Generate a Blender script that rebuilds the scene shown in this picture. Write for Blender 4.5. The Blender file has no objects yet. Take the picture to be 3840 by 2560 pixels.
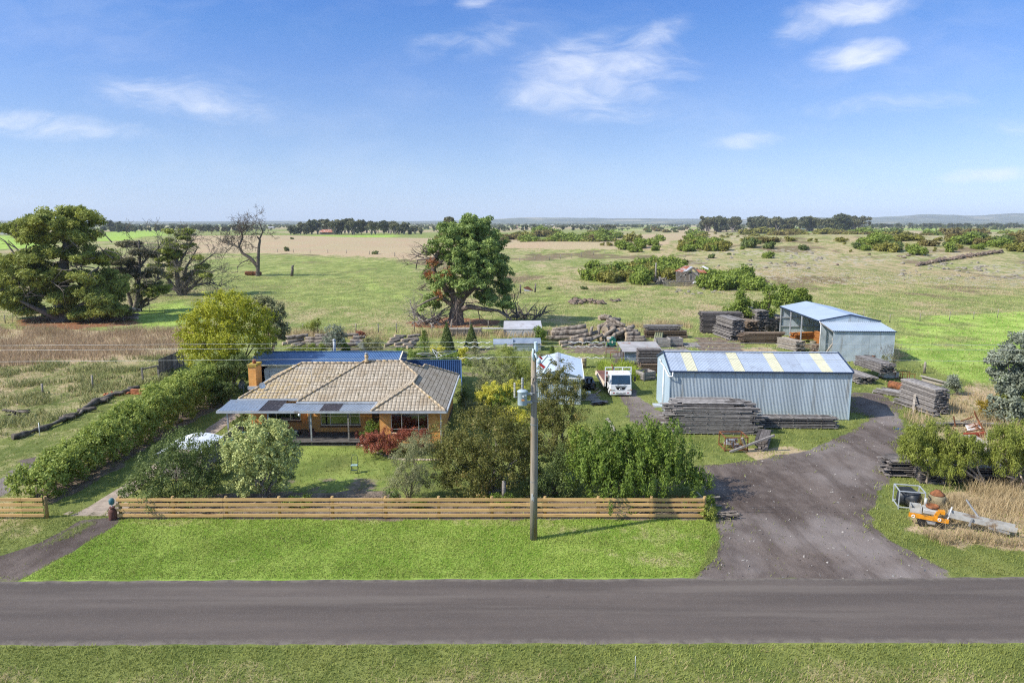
import bpy, math, random
import numpy as np
from mathutils import Vector, Matrix, Euler
R = math.radians
scene = bpy.context.scene
COL = scene.collection
RNG = np.random.default_rng(7)
random.seed(7)

# ------------------------------------------------------------------ camera
CAM_H, PITCH, FPX = 15.0, R(9.36), 2700.0        # eye height, tilt and focal length of the lens (photo 3840 px wide)
cd = bpy.data.cameras.new('camera'); cam = bpy.data.objects.new('camera', cd); COL.objects.link(cam)
cam.location = (0, 0, CAM_H); cam.rotation_euler = (R(90) - PITCH, 0, 0)
cd.sensor_width = 36; cd.lens = 36 * FPX / 3840; cd.clip_start = .5; cd.clip_end = 40000
scene.camera = cam
CP, SP = math.cos(PITCH), math.sin(PITCH)

def sstep(a, b, x):
    t = np.clip((np.asarray(x, float) - a) / (b - a), 0, 1); return t * t * (3 - 2 * t)

# ------------------------------------------------------------------ the lie of the land
HILLS = [(150, 335, 120, 85, 8.0), (330, 430, 160, 120, 8.0), (10, 350, 55, 45, 3.2), (70, 215, 40, 40, 1.6),
         (-230, 560, 170, 130, 5.0), (-40, 270, 60, 70, 2.4), (-130, 330, 70, 90, 2.0)]
def H(x, y):
    x = np.asarray(x, float); y = np.asarray(y, float); z = np.zeros(np.broadcast(x, y).shape)
    for hx, hy, sx, sy, a in HILLS:
        z = z + a * np.exp(-((x - hx) / sx) ** 2 - ((y - hy) / sy) ** 2)
    z = z + .35 * np.sin(x * .045 + 1.3 + y * .02) * np.sin(y * .038 + .4)
    z = z * sstep(118, 190, y)
    return z

def ray(px, py):
    u = (px - 1920) / FPX; v = (1280 - py) / FPX
    return np.array([u, CP + v * SP, -SP + v * CP])
def G(px, py, z=None):
    """point of the land (or of the level z) seen in a direction of the photo: survey of the site"""
    d = ray(px, py)
    if z is not None:
        t = (z - CAM_H) / d[2]; return Vector((d[0] * t, d[1] * t, z))
    dz = min(d[2], -1e-4); zz = 0.0
    for k in range(60):
        t = (zz - CAM_H) / dz; t = min(t, 16000)
        zz = .6 * zz + .4 * float(H(d[0] * t, d[1] * t))
    return Vector((d[0] * t, d[1] * t, zz))
def AT(px, py, y):
    d = ray(px, py); t = y / d[1]; return Vector((d[0] * t, y, CAM_H + d[2] * t))
def SC(y, z=1.0):            # metres per photo pixel at that distance
    return (y * CP + (CAM_H - z) * SP) / FPX

# ------------------------------------------------------------------ noise in python
def _h(ix, iy, s):
    n = (ix.astype(np.int64) * 374761393 + iy.astype(np.int64) * 668265263 + s * 974711) & 0x7fffffff
    n = ((n ^ (n >> 13)) * 1274126177) & 0x7fffffff
    return ((n ^ (n >> 16)) & 0xffff) / 65535.0
def vnoise(x, y, s=0):
    x = np.asarray(x, float); y = np.asarray(y, float)
    ix = np.floor(x); iy = np.floor(y); fx = x - ix; fy = y - iy
    fx = fx * fx * (3 - 2 * fx); fy = fy * fy * (3 - 2 * fy)
    a = _h(ix, iy, s); b = _h(ix + 1, iy, s); c = _h(ix, iy + 1, s); d = _h(ix + 1, iy + 1, s)
    return (a * (1 - fx) + b * fx) * (1 - fy) + (c * (1 - fx) + d * fx) * fy
def fbm(x, y, s=0, o=4):
    r = 0; a = .5
    for k in range(o):
        r = r + a * vnoise(x, y, s + k); x = x * 2.03 + 11.7; y = y * 2.03 + 5.1; a *= .5
    return r / (1 - .5 ** o)

# ------------------------------------------------------------------ materials
def nm(name):
    m = bpy.data.materials.new(name); m.use_nodes = True; nt = m.node_tree
    for n in list(nt.nodes): nt.nodes.remove(n)
    out = nt.nodes.new('ShaderNodeOutputMaterial')
    return m, nt, out
class N:
    def __init__(s, nt): s.nt = nt
    def n(s, t, **k):
        nd = s.nt.nodes.new(t)
        for a, b in k.items(): setattr(nd, a, b)
        return nd
    def l(s, a, b): s.nt.links.new(a, b)
    def val(s, sock, v):
        if hasattr(v, 'is_output'): s.l(v, sock)
        else: sock.default_value = v
    def math(s, op, a, b=None, c=None, clamp=False):
        nd = s.n('ShaderNodeMath', operation=op); nd.use_clamp = clamp
        s.val(nd.inputs[0], a)
        if b is not None: s.val(nd.inputs[1], b)
        if c is not None: s.val(nd.inputs[2], c)
        return nd.outputs[0]
    def noise(s, vec, scale, detail=3, rough=.55, out='Fac'):
        nd = s.n('ShaderNodeTexNoise'); nd.inputs['Scale'].default_value = scale
        nd.inputs['Detail'].default_value = detail; nd.inputs['Roughness'].default_value = rough
        if vec is not None: s.l(vec, nd.inputs['Vector'])
        return nd.outputs[out]
    def mix(s, f, a, b, mode='MIX'):
        nd = s.n('ShaderNodeMix', data_type='RGBA', blend_type=mode); nd.clamp_factor = True
        s.val(nd.inputs[0], f)
        for i, v in ((6, a), (7, b)):
            if hasattr(v, 'is_output'): s.l(v, nd.inputs[i])
            else: nd.inputs[i].default_value = (*v[:3], 1)
        return nd.outputs[2]
    def mr(s, v, a, b, c=0., d=1., smooth=True):
        nd = s.n('ShaderNodeMapRange'); nd.interpolation_type = 'SMOOTHSTEP' if smooth else 'LINEAR'
        s.val(nd.inputs[0], v); nd.inputs[1].default_value = a; nd.inputs[2].default_value = b
        nd.inputs[3].default_value = c; nd.inputs[4].default_value = d
        return nd.outputs[0]
    def mapping(s, vec, scale=(1, 1, 1), rot=(0, 0, 0), loc=(0, 0, 0)):
        nd = s.n('ShaderNodeMapping'); s.l(vec, nd.inputs[0]); nd.inputs['Scale'].default_value = scale
        nd.inputs['Rotation'].default_value = rot; nd.inputs['Location'].default_value = loc
        return nd.outputs[0]
    def bump(s, h, strength=.4, dist=.05, normal=None):
        nd = s.n('ShaderNodeBump'); nd.inputs['Strength'].default_value = strength
        nd.inputs['Distance'].default_value = dist; s.l(h, nd.inputs['Height'])
        if normal is not None: s.l(normal, nd.inputs['Normal'])
        return nd.outputs[0]
    def pbr(s, col, rough=.7, metal=0., spec=.3, normal=None, alpha=None, coat=0.):
        b = s.n('ShaderNodeBsdfPrincipled')
        for k, v in (('Base Color', col), ('Roughness', rough), ('Metallic', metal), ('Specular IOR Level', spec), ('Coat Weight', coat)):
            i = b.inputs[k]
            if hasattr(v, 'is_output'): s.l(v, i)
            else: i.default_value = (*v[:3], 1) if k == 'Base Color' else v
        if normal is not None: s.l(normal, b.inputs['Normal'])
        if alpha is not None: s.l(alpha, b.inputs['Alpha'])
        return b.outputs[0]

MATS = {}
def mat(name, col, rough=.7, metal=0., spec=.3, var=.25, scale=3., dirt=None, dirt_amt=.5, dirt_scale=1.2, bump=0., bscale=40., island=0., coat=0., stretch=(1, 1, 1), sheet=0.):
    """painted / raw surface with tone variation, blotches of dirt or rust and fine relief"""
    if name in MATS: return MATS[name]
    m, nt, out = nm(name); n = N(nt)
    tc = n.n('ShaderNodeTexCoord').outputs['Object']; tc = n.mapping(tc, stretch)
    c = n.mix(n.mr(n.noise(tc, scale, 4), .25, .75), [v * (1 - var) for v in col], [min(1, v * (1 + var)) for v in col])
    if island:
        r = n.n('ShaderNodeNewGeometry').outputs['Random Per Island']
        f = n.math('ADD', n.math('MULTIPLY', r, island * 2), 1 - island)
        hv = n.n('ShaderNodeHueSaturation'); n.l(c, hv.inputs['Color']); n.l(f, hv.inputs['Value']); c = hv.outputs[0]
    if sheet:
        q = n.n('ShaderNodeSeparateXYZ'); n.l(n.n('ShaderNodeTexCoord').outputs['Object'], q.inputs[0]); wn = n.n('ShaderNodeTexWhiteNoise', noise_dimensions='1D'); n.l(n.math('FLOOR', n.math('DIVIDE', q.outputs[0], .78)), wn.inputs['W'])
        c = n.mix(wn.outputs[0], n.mix(1., c, (1 - sheet,) * 3, 'MULTIPLY'), n.mix(1., c, (1 + sheet * .5,) * 3, 'MULTIPLY'))
        seam = n.mr(n.math('ABSOLUTE', n.math('SUBTRACT', n.math('FRACT', n.math('DIVIDE', q.outputs[0], .78)), .5)), .47, .495); c = n.mix(n.math('MULTIPLY', seam, .3), c, (.12, .13, .14))
        row = n.mr(n.math('ABSOLUTE', n.math('SUBTRACT', n.math('FRACT', n.math('DIVIDE', q.outputs[2], 1.22)), .5)), .03, .012); c = n.mix(n.math('MULTIPLY', row, .16), c, (.16, .16, .17))
    if dirt is not None:
        f = n.mr(n.noise(tc, dirt_scale, 6, .65), .62 - .3 * dirt_amt, .72 - .15 * dirt_amt)
        c = n.mix(f, c, dirt)
    nrm = n.bump(n.noise(tc, bscale, 4), .5, bump) if bump else None
    n.l(n.pbr(c, rough, metal, spec, nrm, coat=coat), out.inputs[0])
    MATS[name] = m; return m

def leafmat(name, c0, c1, trans=.3, rough=.55, c2=None):
    if name in MATS: return MATS[name]
    c0, c1, c2 = [[min(.85, v * k) for v, k in zip(q, (1.45, 1.34, 1.2))] if q is not None else None for q in (c0, c1, c2)]
    m, nt, out = nm(name); n = N(nt)
    a = n.n('ShaderNodeAttribute', attribute_name='v').outputs['Fac']
    c = n.mix(a, c0, c1)
    if c2 is not None: c = n.mix(n.mr(a, .86, .97), c, c2)
    p = n.pbr(c, rough, 0, .25)
    t = n.n('ShaderNodeBsdfTranslucent'); n.l(n.mix(.35, c, [min(1, v * 1.7) for v in c1]), t.inputs[0])
    mx = n.n('ShaderNodeMixShader'); mx.inputs[0].default_value = trans
    n.l(p, mx.inputs[1]); n.l(t.outputs[0], mx.inputs[2]); n.l(mx.outputs[0], out.inputs[0])
    MATS[name] = m; return m

# ------------------------------------------------------------------ objects
WL = {}
def tag(o, label=None, cat=None, group=None, kind=None):
    if label: o['label'] = label
    if cat: o['category'] = cat
    if group: o['group'] = group
    if kind: o['kind'] = kind
    return o
def thing(name, label, cat, loc=(0, 0, 0), rotz=0., group=None):
    o = bpy.data.objects.new(name, None); COL.objects.link(o); o.empty_display_size = .3
    o.location = loc; o.rotation_euler = (0, 0, rotz); WL[o.name] = Vector(loc)
    return tag(o, label, cat, group)
def link(name, me, parent=None, loc=(0, 0, 0)):
    o = bpy.data.objects.new(name, me); COL.objects.link(o)
    if parent is not None: o.parent = parent
    else: o.location = loc
    return o
def copy_tree(o, parent=None):
    c = o.copy(); COL.objects.link(c)
    c.parent = parent
    for ch in list(o.children): copy_tree(ch, c)
    return c
def place_copy(o, loc, rotz=0., scale=(1, 1, 1), label=None, group=None):
    c = copy_tree(o); c.location = loc; c.rotation_euler = (0, 0, rotz)
    c.scale = scale if hasattr(scale, '__len__') else (scale,) * 3
    if label: c['label'] = label
    if group: c['group'] = group
    return c

def np_mesh(name, V, F, mt, smooth=False, attrs=None, colors=None, mi=None):
    me = bpy.data.meshes.new(name); V = np.asarray(V, np.float32); F = np.asarray(F, np.int32); k = F.shape[1]
    me.vertices.add(len(V)); me.vertices.foreach_set('co', V.ravel())
    me.loops.add(F.size); me.loops.foreach_set('vertex_index', F.ravel())
    me.polygons.add(len(F)); me.polygons.foreach_set('loop_start', np.arange(0, F.size, k, dtype=np.int32))
    try: me.polygons.foreach_set('loop_total', np.full(len(F), k, np.int32))
    except Exception: pass
    if smooth: me.polygons.foreach_set('use_smooth', np.ones(len(F), bool))
    for an, av in (attrs or {}).items():
        a = me.attributes.new(an, 'FLOAT', 'POINT'); a.data.foreach_set('value', np.asarray(av, np.float32))
    for an, av in (colors or {}).items():
        a = me.attributes.new(an, 'FLOAT_COLOR', 'POINT'); a.data.foreach_set('color', np.asarray(av, np.float32).ravel())
    for q in (mt if isinstance(mt, (list, tuple)) else [mt]): me.materials.append(q)
    if mi is not None: me.polygons.foreach_set('material_index', np.asarray(mi, np.int32))
    me.update(calc_edges=True); me.validate()
    return me

class MB:
    def __init__(s): s.v = []; s.f = []; s.uv = {}; s.sm = set()
    def add(s, vs, fs, M=None, smooth=False):
        b = len(s.v)
        for p in vs:
            p = Vector(p); s.v.append(M @ p if M is not None else p)
        for f in fs:
            if smooth: s.sm.add(len(s.f))
            s.f.append([b + i for i in f])
        return s
    def box(s, c, d, rot=(0, 0, 0), bev=0.):
        x, y, z = d[0] / 2, d[1] / 2, d[2] / 2
        M = Matrix.Translation(Vector(c)) @ Euler(rot).to_matrix().to_4x4()
        if bev <= 0:
            vs = [(i * x, j * y, k * z) for k in (-1, 1) for j in (-1, 1) for i in (-1, 1)]
            return s.add(vs, [(0, 2, 3, 1), (4, 5, 7, 6), (0, 1, 5, 4), (1, 3, 7, 5), (3, 2, 6, 7), (2, 0, 4, 6)], M)
        a = [(x - bev, y), (x, y - bev), (x, -y + bev), (x - bev, -y), (-x + bev, -y), (-x, -y + bev), (-x, y - bev), (-x + bev, y)]
        rings = [(-z, bev), (-z + bev, 0), (z - bev, 0), (z, bev)]; vs = []
        for zz, ins in rings:
            for (px, py) in a: vs.append((px - math.copysign(ins, px), py - math.copysign(ins, py), zz))
        fs = [tuple(range(8))]
        for r in range(3):
            for i in range(8): fs.append((r * 8 + (i + 1) % 8, r * 8 + i, r * 8 + 8 + i, r * 8 + 8 + (i + 1) % 8))
        fs.append(tuple(reversed(range(24, 32))))
        return s.add(vs, fs, M)
    def bb(s, x0, x1, y0, y1, z0, z1): return s.box(((x0 + x1) / 2, (y0 + y1) / 2, (z0 + z1) / 2), (abs(x1 - x0), abs(y1 - y0), abs(z1 - z0)))
    def poly(s, pts): return s.add(pts, [tuple(range(len(pts)))])
    def slab(s, pts, t):
        """plate of thickness t below the polygon pts"""
        a = [Vector(p) for p in pts]; nrm = (a[1] - a[0]).cross(a[2] - a[0]).normalized() * t; n = len(a)
        return s.add(a + [p - nrm for p in a], [tuple(range(n)), tuple(reversed(range(n, 2 * n)))] + [(i, n + i, n + (i + 1) % n, (i + 1) % n) for i in range(n)])
    def bar(s, a, b, w, h=None, up=(0, 0, 1)):
        a, b = Vector(a), Vector(b); h = h or w; d = (b - a)
        if d.length < 1e-6: return s
        L = d.length; d.normalize(); up = Vector(up)
        if abs(d.dot(up)) > .97: up = Vector((1, 0, 0))
        x = d.cross(up).normalized(); z = x.cross(d)
        vs = [a + d * (k * L) + x * (i * w / 2) + z * (j * h / 2) for k in (0, 1) for j in (-1, 1) for i in (-1, 1)]
        return s.add(vs, [(0, 1, 3, 2), (4, 6, 7, 5), (0, 4, 5, 1), (1, 5, 7, 3), (3, 7, 6, 2), (2, 6, 4, 0)])
    def tube(s, pts, r, n=8, cap=True, closed=False):
        P = [Vector(p) for p in pts]; m = len(P)
        rr = r if hasattr(r, '__len__') else [r] * m
        b = len(s.v); prev = None
        for i, p in enumerate(P):
            t = (P[min(i + 1, m - 1)] - P[max(i - 1, 0)])
            t = t.normalized() if t.length > 1e-9 else Vector((0, 0, 1))
            if prev is None:
                u = t.orthogonal().normalized()
            else:
                u = prev - t * prev.dot(t)
                u = u.normalized() if u.length > 1e-6 else t.orthogonal().normalized()
            prev = u; w = t.cross(u)
            for k in range(n):
                a = 2 * math.pi * k / n; s.v.append(p + (u * math.cos(a) + w * math.sin(a)) * rr[i])
        for i in range(m - 1):
            for k in range(n):
                s.sm.add(len(s.f)); s.f.append([b + i * n + k, b + i * n + (k + 1) % n, b + (i + 1) * n + (k + 1) % n, b + (i + 1) * n + k])
        if cap and not closed:
            s.f.append([b + k for k in reversed(range(n))]); s.f.append([b + (m - 1) * n + k for k in range(n)])
        return s
    def cyl(s, a, b, r, n=12, r2=None): return s.tube([a, b], [r, r if r2 is None else r2], n)
    def lathe(s, prof, c=(0, 0, 0), n=16, M=None, cap=True):
        b = len(s.v); c = Vector(c)
        for (r, z) in prof:
            for k in range(n):
                a = 2 * math.pi * k / n; p = Vector((r * math.cos(a), r * math.sin(a), z))
                s.v.append(c + (M @ p if M is not None else p))
        for i in range(len(prof) - 1):
            for k in range(n):
                s.sm.add(len(s.f)); s.f.append([b + i * n + k, b + i * n + (k + 1) % n, b + (i + 1) * n + (k + 1) % n, b + (i + 1) * n + k])
        if cap:
            s.f.append([b + k for k in reversed(range(n))]); s.f.append([b + (len(prof) - 1) * n + k for k in range(n)])
        return s
    def corr(s, O, U, Vv, nrm, pitch=.11, amp=.018, seg=6, thick=0.):
        """corrugated sheet: origin O, U across the ribs, Vv along them"""
        O, U, Vv, nrm = Vector(O), Vector(U), Vector(Vv), Vector(nrm).normalized()
        L = U.length; n = max(2, int(L / pitch * seg)); b = len(s.v)
        for i in range(n + 1):
            t = i / n; q = O + U * t + nrm * (amp * math.sin(2 * math.pi * t * L / pitch))
            s.v.append(q); s.v.append(q + Vv)
        for i in range(n):
            s.f.append([b + 2 * i, b + 2 * i + 2, b + 2 * i + 3, b + 2 * i + 1])
        return s
    def mesh(s, name, mt, off=None):
        me = bpy.data.meshes.new(name)
        off = Vector(off) if off is not None else None
        me.from_pydata([tuple(p - off) if off is not None else tuple(p) for p in s.v], [], s.f)
        for q in (mt if isinstance(mt, (list, tuple)) else [mt]): me.materials.append(q)
        for i in s.sm: me.polygons[i].use_smooth = True
        me.update(); return me
    def part(s, name, mt, parent, world=False, label=None):
        """child mesh; world=True when the points are site coordinates and the thing is not turned"""
        off = None
        if world:
            r = parent
            while r.parent is not None: r = r.parent
            off = WL[r.name]
        o = link(name, s.mesh(name, mt, off), parent)
        if label: o['label'] = label
        return o
    def solo(s, name, mt, label, cat, base, group=None, kind=None):
        o = link(name, s.mesh(name, mt, base), None, base); WL[o.name] = Vector(base)
        return tag(o, label, cat, group, kind)
# ------------------------------------------------------------------ ground: which cover grows where
def gp(pts): return np.array([[*G(a, b)[:2]] for a, b in pts])
def seg_dist(x, y, P, closed=False):
    d = np.full(np.shape(x), 1e9); n = len(P)
    for i in range(n if closed else n - 1):
        a = P[i]; b = P[(i + 1) % n]; ab = b - a; L = max(1e-9, ab @ ab)
        t = np.clip(((x - a[0]) * ab[0] + (y - a[1]) * ab[1]) / L, 0, 1)
        d = np.minimum(d, np.hypot(x - a[0] - t * ab[0], y - a[1] - t * ab[1]))
    return d
def sdf(x, y, P):
    ins = np.zeros(np.shape(x), bool); n = len(P)
    for i in range(n):
        a = P[i]; b = P[(i + 1) % n]
        if a[1] == b[1]: continue
        c = ((a[1] > y) != (b[1] > y)) & (x < (b[0] - a[0]) * (y - a[1]) / (b[1] - a[1]) + a[0]); ins ^= c
    d = seg_dist(x, y, P, True)
    return np.where(ins, d, -d)

ROAD_FAR = (G(0, 2176), G(3840, 2160)); ROAD_NEAR = (G(0, 2421), G(3840, 2412))
def road_y(e, x): a, b = e; return a.y + (b.y - a.y) * (np.asarray(x) - a.x) / (b.x - a.x)

Z_YARD = gp([(2590, 2180), (2650, 2110), (2700, 2010), (2690, 1900), (2630, 1850), (2610, 1745), (2760, 1735), (3010, 1690), (3150, 1640), (3235, 1610), (3245, 1560), (3180, 1545), (3165, 1490), (3210, 1472), (3290, 1478), (3380, 1530), (3400, 1620), (3360, 1720), (3300, 1840), (3250, 1920), (3330, 2010), (3480, 2100), (3590, 2180)])
Z_DRIVE = gp([(-260, 2180), (0, 2085), (160, 2030), (300, 1950), (450, 1938), (440, 1960), (300, 2050), (120, 2150), (60, 2185)])
T_TRACK = gp([(2460, 1600), (2400, 1530), (2340, 1470), (2310, 1400), (2340, 1330), (2400, 1300)])
Z_YARD2 = gp([(2330, 1330), (2160, 1320), (2100, 1300), (2200, 1285), (2330, 1300), (2430, 1262), (2560, 1262), (2700, 1262), (2860, 1300), (2960, 1330), (2900, 1390), (2500, 1400)])
Z_TAN = gp([(700, 885), (1000, 872), (1400, 880), (1640, 890), (1700, 950), (1560, 975), (1350, 962), (1100, 950), (900, 948), (720, 950)])
Z_KNOLL = gp([(1640, 905), (1700, 868), (2050, 862), (2500, 862), (2640, 880), (2480, 935), (2200, 935), (1900, 930), (1620, 945)])
Z_STONY = gp([(2300, 1010), (2560, 940), (3000, 890), (3840, 890), (4400, 920), (4400, 1075), (3840, 1085), (3450, 1060), (3100, 1075), (2750, 1045)])
Z_LUSH_R = gp([(3360, 1190), (3900, 1165), (4700, 1200), (4900, 1560), (3840, 1480), (3520, 1400), (3380, 1330)])
Z_LUSH_F = [gp([(-900, 905), (-300, 880), (160, 885), (160, 925), (0, 935), (-800, 945)]), gp([(390, 872), (600, 862), (625, 880), (480, 902), (360, 905)])]
Z_LUSH_L = gp([(480, 1150), (700, 1120), (760, 1200), (640, 1225), (420, 1210)])
Z_GREENHILL = gp([(760, 975), (1000, 955), (1250, 965), (1560, 985), (1600, 1100), (1300, 1150), (800, 1100)])
Z_BROWN_L = gp([(-1500, 1395), (-1500, 1215), (60, 1235), (500, 1240), (720, 1245), (700, 1340), (300, 1360), (0, 1375)])
Z_WEEDS_L = gp([(-1500, 1395), (0, 1370), (690, 1340), (590, 1430), (420, 1480), (150, 1600), (0, 1650), (-900, 1800)])
Z_DRY_R = gp([(3360, 1985), (3560, 1850), (3840, 1780), (4400, 1800), (4600, 2060), (3840, 2060), (3560, 2040)])
Z_DRY_R2 = gp([(3420, 1560), (3560, 1500), (3680, 1420), (3840, 1430), (4200, 1600), (3840, 1740), (3500, 1690)])
Z_RED = gp([(1540, 1205), (1700, 1190), (1900, 1205), (1860, 1222), (1700, 1232), (1560, 1225)])
Z_RED_L = gp([(60, 1200), (200, 1180), (480, 1190), (520, 1215), (300, 1235), (60, 1225)])
T_GREEN = [gp([(1360, 1035), (1400, 1075), (1470, 1105), (1560, 1130), (1650, 1150)]), gp([(1900, 1130), (2200, 1105), (2480, 1075), (2620, 1070)]), gp([(2480, 1075), (2300, 1110), (2050, 1125), (1800, 1150)])]
T_TANLINE = gp([(985, 930), (1100, 912), (1200, 898), (1260, 891), (1330, 891)])
Z_STRAW = [gp([(2800, 1690), (2960, 1670), (3060, 1690), (2960, 1720), (2820, 1730)]), gp([(2690, 1310), (2900, 1300), (2940, 1320), (2720, 1330)])]
Z_BED = gp([(1040, 1852), (1300, 1850), (1460, 1848), (1500, 1880), (2640, 1880), (2640, 1945), (1000, 1945), (440, 1945), (450, 1900), (620, 1860)])
Z_FADE = gp([(1050, 1795), (1470, 1790), (1520, 1890), (1040, 1890)])
Z_LAWN = gp([(1060, 1660), (1640, 1680), (1560, 1850), (1050, 1840)])
Z_VERGE = gp([(60, 2185), (120, 2150), (440, 1960), (470, 1942), (2650, 1938), (2710, 2010), (2650, 2110), (2590, 2180)])
Z_HEDGEROOT = gp([(190, 1895), (820, 1525), (860, 1420), (780, 1440), (100, 1840)])
Z_LEFT = gp([(-600, 1700), (0, 1670), (420, 1500), (560, 1480), (100, 1860), (150, 2000), (-600, 2140)])
Z_BACKYARD = gp([(1030, 1250), (2100, 1235), (2120, 1330), (1900, 1480), (1750, 1500), (1740, 1330), (1030, 1320)])

def cover(x, y):
    """soft masks of what covers the ground"""
    x = np.asarray(x, float); y = np.asarray(y, float)
    w = np.clip(y / 60, .35, 8)
    nz = (fbm(x / 1.3, y / 1.3, 3) - .5); nb = (fbm(x / 5, y / 5, 9) - .5); nB = (fbm(x / 22, y / 22, 17) - .5)
    J = nz * 1.3 * np.clip(w, .6, 3) + nb * 1.2 * np.clip(w, .5, 4)
    def inside(P, soft=.5, j=1.): return sstep(-soft, soft, sdf(x, y, P) / np.clip(w, .5, 9) + J * j / np.clip(w, .5, 9))
    o = {}
    gravel = np.maximum(inside(Z_YARD, .55), inside(Z_DRIVE, .35, .35))
    mid = sstep(.55, .1, seg_dist(x, y, gp([(330, 1965), (250, 2005), (185, 2035)])) + nz * 1.2) * inside(Z_DRIVE)
    gravel = gravel * (1 - .5 * mid)
    tr = sstep(1.6, .7, seg_dist(x, y, T_TRACK) + J * 1.1)
    gravel = np.maximum(gravel, tr * .85 * (1 - sstep(.3, .1, seg_dist(x, y, T_TRACK) + nz * 1.2) * .3))
    gravel = np.maximum(gravel, sstep(1.5, .5, seg_dist(x, y, gp([(-300, 1960), (0, 1840), (60, 1790), (130, 1730)])) + J * 1.2) * .8)
    # grass tufts creeping in along the edge of the sealed road
    edge = sstep(.55, .0, np.abs(y - road_y(ROAD_FAR, x)) + nz * 1.6)
    gravel = gravel * (1 - .6 * edge * sstep(0, .2, nb))
    o['gravel'] = np.clip(gravel, 0, 1)
    fade = sstep(1880, 1800, 0) if 0 else inside(Z_FADE, .9, 1.4) * .62 * sstep(.36, .6, fbm(x / 1.1, y / .8, 150))
    o['dirt'] = np.clip(np.maximum(fade, 0) + np.maximum.reduce([inside(Z_YARD2, .6, 1.6) * sstep(-.16, .1, nb + nz * .4), inside(Z_BED, .3) * .95, inside(Z_HEDGEROOT, .3) * .9, inside(Z_BACKYARD, .5) * sstep(0, .2, nb) * .6]), 0, 1)
    o['red'] = np.maximum(inside(Z_RED, .4, 1.4), inside(Z_RED_L, .5, 1.4)) * .85
    far = sstep(125, 190, y)
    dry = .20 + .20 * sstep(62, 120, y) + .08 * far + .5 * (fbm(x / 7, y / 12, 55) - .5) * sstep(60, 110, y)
    for P, a in ((Z_TAN, 1.), (Z_KNOLL, .95), (Z_STONY, .52), (Z_BROWN_L, .8), (Z_WEEDS_L, .5), (Z_LEFT, .42), (Z_DRY_R, .72), (Z_DRY_R2, .62), (Z_STRAW[0], 1.), (Z_STRAW[1], .95)):
        dry = np.maximum(dry, inside(P, .5, 1.5) * a)
    fl = sstep(520, 760, y); dry = dry * (1 - fl) + fl * np.clip(.35 + 1.5 * (fbm(x / 160, y / 420, 31) - .42), 0, 1)
    dry = np.maximum(dry, sstep(10, 4, seg_dist(x, y, T_TANLINE)) * 1.)
    dry = np.maximum(dry, sstep(1.0, .3, np.abs(y - road_y(ROAD_NEAR, x) + 2.6) / 2 + nb * 1.8) * .42)
    lush = np.zeros_like(x)
    for P, a in ((Z_LUSH_R, .62), (Z_LUSH_F[0], 1.), (Z_LUSH_F[1], 1.), (Z_LUSH_L, .55), (Z_GREENHILL, .3), (Z_VERGE, .72), (Z_LAWN, .4)):
        lush = np.maximum(lush, inside(P, .6, 1.) * a)
    for T in T_GREEN: lush = np.maximum(lush, sstep(3.2, 1.2, seg_dist(x, y, T) + nb * 3) * .4)
    lush = np.maximum(lush, fl * sstep(.55, .66, fbm(x / 190, y / 500, 47)) * .8)
    dry = np.maximum(dry * (1 - .6 * inside(Z_VERGE)), inside(Z_VERGE) * .46 * sstep(.46, .72, fbm(x / 5.5, y / 1.6, 140) + .16 * sstep(33.3, 34.8, y) + .1 * sstep(4, 9, x))) * (1 - .25 * inside(Z_LUSH_R)) * (1 - .6 * inside(Z_LUSH_L)) * (1 - .35 * inside(Z_GREENHILL))
    for P in Z_LUSH_F: dry = dry * (1 - inside(P))
    lush = lush * (.35 + .65 * sstep(.30, .52, fbm(x / 6, y / 9, 123) + .35 * inside(Z_VERGE) + .12))
    o['dry'] = np.clip(dry, 0, 1); o['lush'] = np.clip(lush, 0, 1)
    weed = sstep(.5, .68, fbm(x / 11, y / 15, 71)) * sstep(118, 150, y) * (1 - sstep(330, 420, y)) * (1 - o['lush']) * .8
    weed = np.maximum(weed, inside(Z_WEEDS_L, .5, 1.) * sstep(.45, .62, fbm(x / 5, y / 5, 77)) * .5)
    o['weed'] = weed * (1 - inside(Z_TAN)) * (1 - inside(Z_KNOLL))
    o['stony'] = inside(Z_STONY, .7, 1.5) * sstep(.42, .58, fbm(x / 26, y / 26, 88)) * (y < 520)
    o['mow'] = np.clip(inside(Z_VERGE) + inside(Z_LAWN), 0, 1)
    return o

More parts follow.
